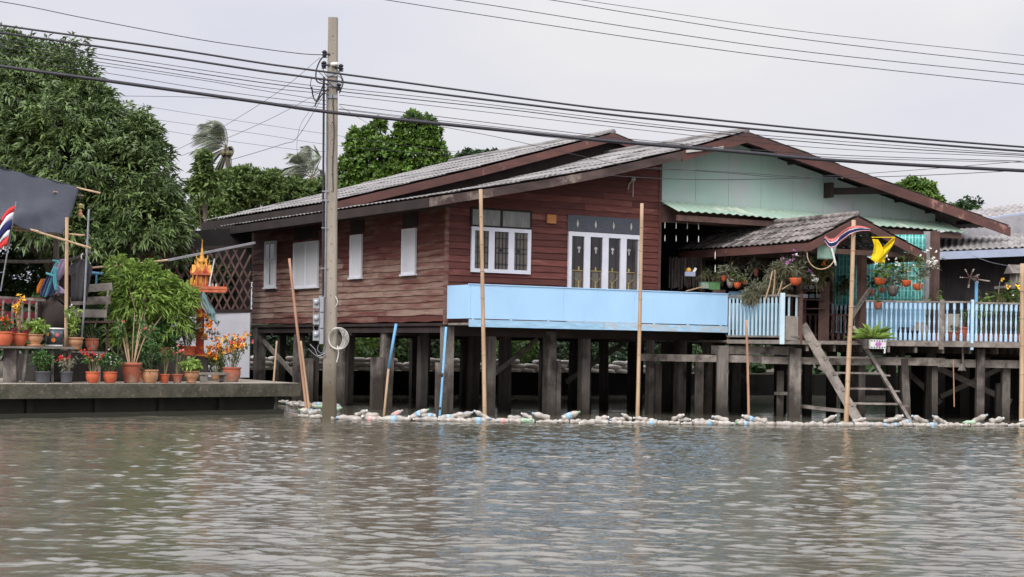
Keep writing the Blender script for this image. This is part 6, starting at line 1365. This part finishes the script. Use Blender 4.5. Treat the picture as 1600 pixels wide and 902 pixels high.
# tangle of dry orchid roots on the rail
def tangle(name, pts, n, m, lab, seed, leaf=.2, wid=.09):
    rg = np.random.default_rng(seed); q0 = P(*pts[0][:3]); t = empty(name, q0, 0, lab, 'dried plant'); Cs = []; D = []
    mb = MB()
    for (x, y, d, r1, r2) in pts:
        c = P(x, y, d); k = d/FOC
        for _ in range(n):
            a = Vector(rdir(rg, 1)[0]); st_ = c+Vector((a.x*r1*k*.7, a.y*.25, a.z*r2*k*.6)); e = st_+Vector((rg.normal()*.12, rg.normal()*.1, -rg.random()*.35)); mb.tube([st_, st_.lerp(e, .5)+Vector((rg.normal()*.04, 0, 0)), e], .006, 3, rg.random())
            b_ = np.array(c)+np.array([a.x*r1*k, a.y*.3, a.z*r2*k])*rg.random()**.4; Cs.append(b_); D.append(rdir(rg, 1)[0]*.8+np.array([0, -.2, .5]))
    mb.build('root', 'stem', t, q0); B, Dd, N, L_ = clusters(rg, np.array(Cs), np.array(D), 3, leaf, .9)
    leafmesh('dry_foliage', B, Dd, N, L_, L_*wid, rg.random(len(B)), m, t, np.array(q0), .3)
tangle('dried_orchid', [(1212, 440, 48.2, 24, 28), (1185, 452, 48.4, 20, 16), (1172, 462, 48.4, 12, 10), (1226, 415, 48.0, 14, 12)], 130, 'grey_leaf', 'big grey-green tangle of orchid roots sitting on the slatted railing', 51)
tangle('dried_orchid', [(1150, 412, 50.5, 18, 18), (1190, 405, 50.8, 16, 14)], 50, 'dry_leaf', 'brown dried orchid clump hanging in the shade behind the railing', 52)
tangle('dried_orchid', [(1278, 430, 48.6, 16, 18), (1262, 418, 48.4, 14, 16), (1290, 418, 48.6, 14, 10)], 70, 'olive_leaf', 'greenish orchid clump with yellow bloom under the landing net', 53)
tangle('hanging_fern', [(1256, 428, 48.2, 16, 16), (1240, 418, 48.0, 14, 10)], 70, 'olive_leaf', 'bushy green hanging fern between the orchid tangle and the landing net', 55, leaf=.16)
tangle('hanging_fern', [(1388, 420, 48.8, 14, 16), (1408, 428, 48.8, 12, 14)], 36, 'olive_leaf', 'loose green fern hanging in front of the plaid tarpaulin', 56, leaf=.15)
tangle('hanging_fern', [(1124, 430, 50.2, 12, 14), (1104, 425, 50.4, 10, 12)], 40, 'dark_leaf', 'dark fern in the porch shade above the green crates', 57, leaf=.15)
tangle('dried_orchid', [(1312, 450, 51, 14, 16), (1326, 440, 51, 12, 14)], 50, 'dark_leaf', 'dark plant clump in the shade behind the bamboo flagpole', 54)
for k, (xa, ya, xb, yb) in enumerate(((1196, 468, 1207, 424), (1207, 467, 1211, 422), (1213, 466, 1222, 440), (1222, 452, 1247, 436))):
    mb = MB(); mb.tube([P(xa, ya, 47.9), P((xa+xb)/2+1, (ya+yb)/2, 47.9), P(xb, yb, 47.9)], .02, 5)
    tag(mb.build('dry_stick', 'bamboo', org=P(xa, ya, 47.9)), ('leftmost pale stick leaning in the orchid tangle', 'upright pale stick in the middle of the orchid tangle', 'short pale stick right of the upright one in the orchid tangle', 'flat pale stick reaching from the tangle to the orange orchid basket')[k], 'stick')
def flowers_at(pts, d, m, size, lab, name='orchid_spray'):
    C = [np.array(P(x, y, d)) for x, y in pts]; t = empty(name, C[0], 0, lab, 'orchid flowers'); petals(np.random.default_rng(len(pts)*7+int(pts[0][0])), C, m, size, 'flowers', t, C[0], 6, .75)
    mb = MB(); mb.tube([Vector(c)+Vector((0, .03, 0)) for c in C]+[Vector(C[-1])+Vector((.02, .04, -.35))], .006, 4); mb.build('stem', 'stem', t, Vector(C[0]))
flowers_at([(1225, 410), (1229, 411), (1232, 408)], 47.8, 'flower_violet', .07, 'violet orchid bloom left of the orange orchid basket')
flowers_at([(1235, 408), (1239, 409)], 47.7, 'flower_white', .07, 'white orchid bloom between two violet blooms')
flowers_at([(1262, 385), (1264, 378), (1266, 374)], 47.6, 'flower_pink', .06, 'pink and white orchid spray hanging below the shelter corner')
flowers_at([(1269, 432), (1272, 437), (1276, 441)], 47.6, 'flower_white', .12, 'large white petals below the landing net')
flowers_at([(1263, 424), (1267, 427)], 47.6, 'flower_violet', .08, 'violet bloom just above the large white petals')
flowers_at([(1287, 412), (1290, 407)], 47.9, 'flower_orange', .08, 'orange-yellow bloom in the orchid clump under the landing net')
flowers_at([(1377, 412), (1380, 406), (1379, 415)], 48.0, 'flower_white', .06, 'small white bloom below the yellow flag')
flowers_at([(1400, 411), (1401, 415)], 48.0, 'flower_white', .07, 'round white bloom in front of the plaid tarpaulin')
flowers_at([(1446, 396), (1450, 393), (1453, 389)], 47.9, 'flower_white', .07, 'white blossoms at the right tip of the shelter roof')
flowers_at([(1455, 411), (1460, 409), (1465, 421), (1450, 412)], 47.9, 'flower_white', .07, 'white orchid spray in front of the right brown post')

mat('cloth_faded', S(210, 112, 108), S(196, 90, 90), 6, rough=.85, tone=.15)
# landing net: hoop with green mesh ------------------------------------
q = P(1283, 397, 46.9); ln_ = empty('landing_net', q, 0, 'round hoop of a net with grey-green mesh hanging under the shelter roof', 'net')
k = 46.9/FOC; mb = MB(); mb.tube([Vector((math.cos(a/24*6.283)*22*k, -.02, math.sin(a/24*6.283)*24*k)) for a in range(3, 24)], .018, 5); mb.build('hoop', 'bamboo', ln_, smooth=True)
mb = MB(); mb.cloth(lambda u, v: Vector(((-6+u*30*(1-v*.15))*k, .1*math.sin(math.pi*u), (20-28*v+6*math.sin(math.pi*u)*(1-v)-12*u*(1-v)*.6)*k)), 12, 10, .006); mb.build('mesh', 'net_green', ln_, smooth=True)
mb = MB(); mb.tube(spline([(0, -.03, 24*k), (14*k, -.03, 12*k), (23*k, -.03, -18*k)], 10), .03, 6); mb.build('rim', 'white_plastic', ln_, smooth=True)
# flags
th = empty('flag', P(1332, 350, 45.0), 0, 'red white and blue flag blown into a ribbon on the bamboo flagpole', 'flag'); FO = P(1332, 350, 45.0)
pth = spline([P(1360, 360, 44.9), P(1345, 356, 44.9), P(1330, 357, 44.9), P(1318, 364, 44.8), P(1306, 374, 44.8), P(1294, 376, 44.8), P(1288, 371, 44.8)], 30)
for (o0, o1, m_) in ((0, .07, 'cloth_faded'), (.07, .11, 'cloth_white'), (.11, .20, 'cloth_blue'), (.20, .225, 'cloth_white'), (.225, .245, 'cloth_faded')):
    mb = MB(); n = len(pth)-1
    def f(u, v):
        q_ = pth[min(n, int(u*n+.001))]; w_ = (.25+.75*min(1, u*2.2))*(1-.35*max(0, u-.8)*5); return q_+Vector((.02*math.sin(u*9), .05*math.sin(u*12+v), -(o0+(o1-o0)*v)*w_+.05))
    mb.cloth(f, n, 3, .006); mb.build('stripe', m_, th, FO, True)
yf = empty('flag', P(1380, 395, 46.6), 0, 'bright yellow flag hanging twisted with two torn tails', 'flag'); FO = P(1380, 395, 46.6)
for rows in ([(374, 1363, 1372), (384, 1365, 1377), (396, 1364, 1382), (405, 1361, 1384), (411, 1368, 1382)], [(371, 1396, 1399), (380, 1386, 1396), (390, 1376, 1391), (402, 1370, 1384), (410, 1366, 1380)]):
    mb = MB(); n = len(rows)-1
    def f(u, v):
        k_ = min(n-1, int(v*n)); t_ = v*n-k_; y = rows[k_][0]*(1-t_)+rows[k_+1][0]*t_; xl = rows[k_][1]*(1-t_)+rows[k_+1][1]*t_; xr = rows[k_][2]*(1-t_)+rows[k_+1][2]*t_; return P(xl+(xr-xl)*u, y, 46.6)+Vector((0, -.06*math.sin(u*6+v*7), 0))
    mb.cloth(f, 8, 16, .008); mb.build('cloth_fold', 'cloth_yellow', yf, FO, True)
mb = MB(); mb.tube([P(1362, 371, 46.6), P(1398, 371, 46.6)], .012, 5); mb.build('cord', 'cloth_yellow', yf, FO)
# big pale fern in a wooden crate at the head of the steps ----------------
q = P(1362, 545, 47.4); k = 47.4/FOC; fp = empty('potted_fern', q, 0, 'large light green fern in a grey wooden crate at the top of the steps', 'potted plant')
mb = MB(); mb.lathe([(12*k, 0), (17*k, 15*k), (15*k, 15*k), (13*k, 10*k)], 6); mb.build('crate', 'pile_wood', fp)
rg = np.random.default_rng(4); n = 60; an = rg.random(n)*6.283; el = rg.uniform(.35, 1.35, n); D = np.stack([np.cos(an)*np.cos(el), np.sin(an)*np.cos(el)*.7, np.sin(el)], 1); B = np.tile(np.array(q)+np.array([0.02, 0, 14*k]), (n, 1))
leafmesh('frond', B, D, np.tile([0, -.5, .8], (n, 1))+rg.normal(size=(n, 3))*.2, rg.uniform(34, 50, n)*k, rg.uniform(5, 8, n)*k, rg.random(n), 'lime_leaf', fp, np.array(q), .35)
# white box with violet dots
q = P(1371, 538, 46.9); k = 46.9/FOC; db = empty('dotted_box', q, .1, 'white box with a row of dark blue-violet dots hanging at the deck edge', 'box')
mb = MB(); mb.box(-12.5*k, 12.5*k, -.08, .08, -7*k, 7*k); mb.build('box', 'white_plastic', db)
mb = MB()
for i in range(6):
    for z_ in (5, -5): mb2 = MB(); mb2.lathe([(.001, .012), (1.2*k, .008), (1.2*k, 0)], 6, ((-10.5+4.2*i)*k, -.08, z_*k), Matrix.Rotation(math.pi/2, 3, 'X')); mb2.build('dot', 'cloth_blue', db)
mb = MB(); mb.lathe([(.001, .01), (3.5*k, .008), (3.5*k, 0)], 10, (0, -.08, 0), Matrix.Rotation(math.pi/2, 3, 'X'), sx=1.5); mb.build('dot', 'flower_violet', db)
mb = MB(); mb.box(9.5*k, 11.5*k, -.09, -.03, -14*k, -6*k); mb.build('strap', 'white_plastic', db)

# pinwheel windmill, bird house, flowers at the right -----------------------
q = P(1525, 541, 48.1); k = 48.1/FOC; wmil = empty('toy_windmill', q, 0, 'small wooden windmill with striped blades on a pale blue post', 'windmill')
mb = MB(); mb.tube([(0, 0, 0), (-1*k, 0, 102*k)], .045, 8); mb.build('post', 'pipe_blue', wmil)
mb = MB(); mb.tube([(-10*k, -.1, 105*k), (22*k, .15, 102*k)], .02, 6); mb.build('tail_rod', 'grey_wood', wmil)
mb = MB(); mb.ball((-1*k, 0, 106*k), .07); mb.build('hub', 'brown_wood', wmil)
for a in (.35, 1.15, 2.1, 3.1, 4.6, 5.8):
    c = Vector((-14*k, -.16, 106*k)); d_ = Vector((math.cos(a), 0, math.sin(a))); mb = MB(); mb.beam(c+d_*.02, c+d_*.27, .02, .08, (0, 1, 0)); bl_ = mb.build('blade', 'brown_wood', wmil)
    for f in (.20, .25): mb = MB(); mb.beam(c+d_*f, c+d_*(f+.02), .025, .09, (0, 1, 0)); mb.build('stripe', 'pale_ornament', bl_)
q = P(1592, 470, 48.6); k = 48.6/FOC; bh = empty('shrine_house', q, .2, 'small grey weathered wooden spirit house on a shelf at the right edge', 'shrine')
for it, m_, nm in ((BX(-34*k, 24*k, -.3, .3, 18*k, 22*k), 'pile_wood', 'shelf'), (BX(-18*k, 20*k, -.25, .2, 22*k, 28*k), 'pile_wood', 'base'), (BX(-12*k, 18*k, -.16, .14, 28*k, 42*k), 'grey_wood', 'body'), (BX(-3, -2.9, 0, .01, 0, .01), 'grey_wood', '')):
    if nm: mb = MB(); it(mb); mb.build(nm, m_, bh)
mb = MB(); mb.prism([(-.3, 42*k), (.22, 42*k), (-.02, 56*k)], lambda y, z: (-20*k, y, z), lambda y, z: (22*k, y, z)); mb.build('roof', 'pile_wood', bh)
for x in (-10, -5, 0, 5, 10, 15): mb = MB(); mb.box((x-.6)*k, (x+.6)*k, -.2, -.17, 28*k, 42*k); mb.build('column', 'quay_top', bh)
for x in (-26, 18): mb = MB(); mb.beam((x*k, 0, -1.0), (x*k, 0, 18*k), .08, .08, (0, 1, 0)); mb.build('leg', 'pile_wood', bh)
mb = MB(); mb.tube(spline([P(1520, 400, 53), P(1548, 410, 51), P(1578, 416, 49.5)], 12), .01, 4); tag(mb.build('house_wire', 'steel', org=P(1520, 400, 53)), 'grey wire sagging from the neighbour fascia to the small grey shrine', 'wire')
G4 = 'plants standing behind the right balustrade'
def rplant(px, d, lab, H, R, n, m, leaf, nl, fl=(), z=2.16, wpx=20, hpx=16, pm='terracotta_old', **kk):
    q = P(px, 500, d); q.z = z; t, q, R0, h = potted(px, 0, z, wpx, hpx, 'bowl', pm, lab, pos=q, group=G4); k = d/FOC
    foliage(t, q, H*k, R*k, n, m, leaf, nl, int(px), z0=h*.9, flowers=fl, **kk)
rplant(1556, 48.4, 'pot of long green canes with a big pale yellow flower behind the balustrade', 112, 14, 7, 'olive_leaf', .5, 3, [('flower_yellow', 5, .12, .9)], wid=.07, lo=.5, stem_r=.02, lean=(.12, 0))
rplant(1592, 48.0, 'pot at the right edge with bright yellow flowers and trailing leaves', 100, 22, 10, 'pot_leaf', .1, 12, [('flower_yellow', 9, .13, .85), ('flower_white', 8, .04, .1)], lo=.1, wid=.5, bush=40)
rplant(1540, 48.8, 'pot of yellow-green leaves just right of the windmill post', 72, 18, 12, 'lime_leaf', .1, 8, wid=.45, lo=.5)
rplant(1573, 48.9, 'pot of reddish croton leaves below the small grey shrine', 76, 16, 12, 'flower_red', .09, 5, wid=.4, lo=.6)
rplant(1490, 48.9, 'brown pot standing behind the narrow balustrade section', 20, 12, 5, 'dark_leaf', .08, 6, wpx=24, hpx=18)
rplant(1505, 49.2, 'tall brown pot in the corner behind the narrow balustrade section', 40, 10, 5, 'olive_leaf', .1, 6, wpx=18, hpx=26)
rplant(1446, 50.6, 'leafy plant at the foot of the right brown post, left side', 84, 14, 8, 'olive_leaf', .09, 10, lo=.5)
rplant(1466, 50.4, 'leafy plant at the foot of the right brown post, right side', 88, 10, 6, 'bright_leaf', .09, 10, lo=.6)
rplant(1532, 49.0, 'terracotta pot behind the first balusters right of the windmill post', 30, 14, 6, 'pot_leaf', .09, 8, wpx=18, hpx=14, pm='terracotta')
q = P(1438, 500, 48.7); q.z = 2.16; k = 48.7/FOC; jr = empty('water_jar', q, 0, 'big cream and dark round jar behind the balusters', 'jar')
mb = MB(); mb.lathe([(8*k, 0), (13*k, 8*k), (14*k, 18*k), (11*k, 27*k), (7*k, 30*k), (8*k, 32*k)], 16); mb.build('body', 'clay_tan' if False else 'quay_top', jr, smooth=True)
mb = MB(); mb.lathe([(14.3*k, 14*k), (14.3*k, 19*k)], 16, (-.15, 0, 0)); mb.lathe([(10*k, 0), (13*k, 12*k), (9*k, 24*k)], 12, (-.42, .1, 0)); mb.build('dark_jar', 'black_rubber', jr, smooth=True)
q = P(1489, 500, 49.6); q.z = 2.16; mb = MB(); mb.box(-.28, .26, -.2, .2, .2, .85); mb.box(-.22, -.16, -.15, .15, 0, .2); mb.box(.14, .2, -.15, .15, 0, .2)
o = mb.build('pale_cabinet', 'quay_top', smooth=False); o.location = q; tag(o, 'plain pale cabinet seen through the narrow balustrade section', 'cabinet')

# ------------------------------------------------------------------ inside the shaded porch
def bamboo_blind(xa, xb, ya, yb, d, lab, seed):
    rs_ = random.Random(seed); c = P(xa, ya, d); mb = MB(); n = int((xb-xa)/2.2)
    for i in range(n):
        x = xa+(xb-xa)*i/n; mb.beam(P(x, ya+rs_.uniform(-1, 2), d+rs_.uniform(-.04, .04)), P(x+rs_.uniform(-1, 1), yb-rs_.uniform(0, 8), d), .012, .03, (0, 1, 0), rs_.random())
    tag(mb.build('slat_blind', 'pile_wood', org=c), lab, 'blind')
bamboo_blind(1046, 1098, 402, 455, 51.0, 'shaded curtain of grey hanging slats behind the right end of the balcony', 3)
bamboo_blind(1146, 1222, 398, 452, 51.8, 'grey mesh of thin slats behind the dry orchids', 4)
q = P(1077, 428, 50.0); k = 50/FOC; pk = empty('hanging_basin', q, 0, 'small plastic basin with yellow and white things hung in the porch shade', 'basin')
mb = MB(); mb.box(-7*k, 9*k, -.1, .1, -4*k, 3*k); mb.build('basin', 'blue_grey', pk); mb = MB(); mb.ball((-1*k, -.02, 5*k), .09); mb.build('yellow_ball', 'shrine_gold', pk); mb = MB(); mb.beam((5*k, -.05, 0), (10*k, -.05, 9*k), .03, .07); mb.build('handle', 'white_plastic', pk)
for i in range(4):
    for j, y_ in enumerate((350, 370)):
        x = 1039+i*17.5; q = P(x, y_+i*.5+2, 49.4); mb = MB(); mb.lathe([(.012, -.09), (.014, .0), (.004, .09)], 5); mb.build
        o = mb.build('hanging_charm', 'white_plastic'); o.location = q; tag(o, 'small white charm in the dark porch, %s row, %s from the red wall' % ('upper' if j == 0 else 'lower', ORD[i]), 'charm', 'white charms hanging under the mint awning')
for i, y_ in enumerate((398, 419)):
    o = MB(); o.lathe([(.014, -.12), (.016, .0), (.004, .1)], 5); o = o.build('hanging_charm', 'white_plastic'); o.location = P(1117.5, y_, 49.8); tag(o, ('white bulb shaped charm under the shelter eave', 'white charm hanging lower under the shelter eave')[i], 'charm')
for px, py, w_, h_, m_, lab in ((1100, 446, 12, 10, 'net_green', 'teal green crate on the porch beyond the balcony'), (1115, 447, 17, 12, 'crate_green', 'leaf green crate on the porch beyond the balcony'), (1122, 457, 20, 8, 'brown_wood', 'brown wooden box in front of the green crates'), (1155, 462, 30, 12, 'blue_board', 'pale blue tray behind the slatted railing')):
    q = P(px, py, 50.0); k = 50/FOC; bx = empty('crate', q, TH*.3, lab, 'crate'); mb = MB(); mb.box(-w_/2*k, w_/2*k, -.12, .12, -h_/2*k, h_/2*k*.9); mb.build('body', m_, bx); mb = MB(); mb.box(-w_/2*k-.01, w_/2*k+.01, -.13, .13, h_/2*k*.9, h_/2*k); mb.build('rim', m_, bx)
mb = MB(); mb.beam(P(1072, 455, 49.0), P(1106, 446, 49.6), .03, .03); tag(mb.build('thin_stick', 'bamboo', org=P(1072, 455, 49)), 'thin pale stick leaning over the right end of the balcony', 'stick')
# dishes and odds on the shelf below the net
for i in range(3):
    for j in range(2):
        q = P(1258+i*10, 452+j*14, 49.0); o = MB(); o.box(-.07, .07, -.05, .05, 0, .11); o.mi = 0; o = o.build('storage_jar', ('glass_dark', 'steel', 'ceramic_dark')[(i+j) % 3]); o.location = q; tag(o, 'small %s container on the dark shelf behind the shelter post, %s shelf' % (('dark glass', 'steel grey', 'blue-grey')[(i+j) % 3], ('upper', 'lower')[j]), 'container', 'containers on the dark shelf')
sf = empty('dark_shelf', P(1268, 470, 49.05), 0, 'dark open shelf of containers behind the left shelter post', 'shelf'); FO = P(1268, 470, 49.05)
for y_ in (453, 467, 481): a, b = P(1252, y_, 49.05), P(1288, y_, 49.05); mb = MB(); mb.beam(a-Zt(.03), b-Zt(.03), .3, .03); mb.build('board', 'brown_wood', sf, FO)
for x_ in (1252, 1288): a = P(x_, 440, 49.05); mb = MB(); mb.beam(a, Vector((a.x, a.y, 2.15)), .05, .3, (1, 0, 0)); mb.build('upright', 'brown_wood', sf, FO)
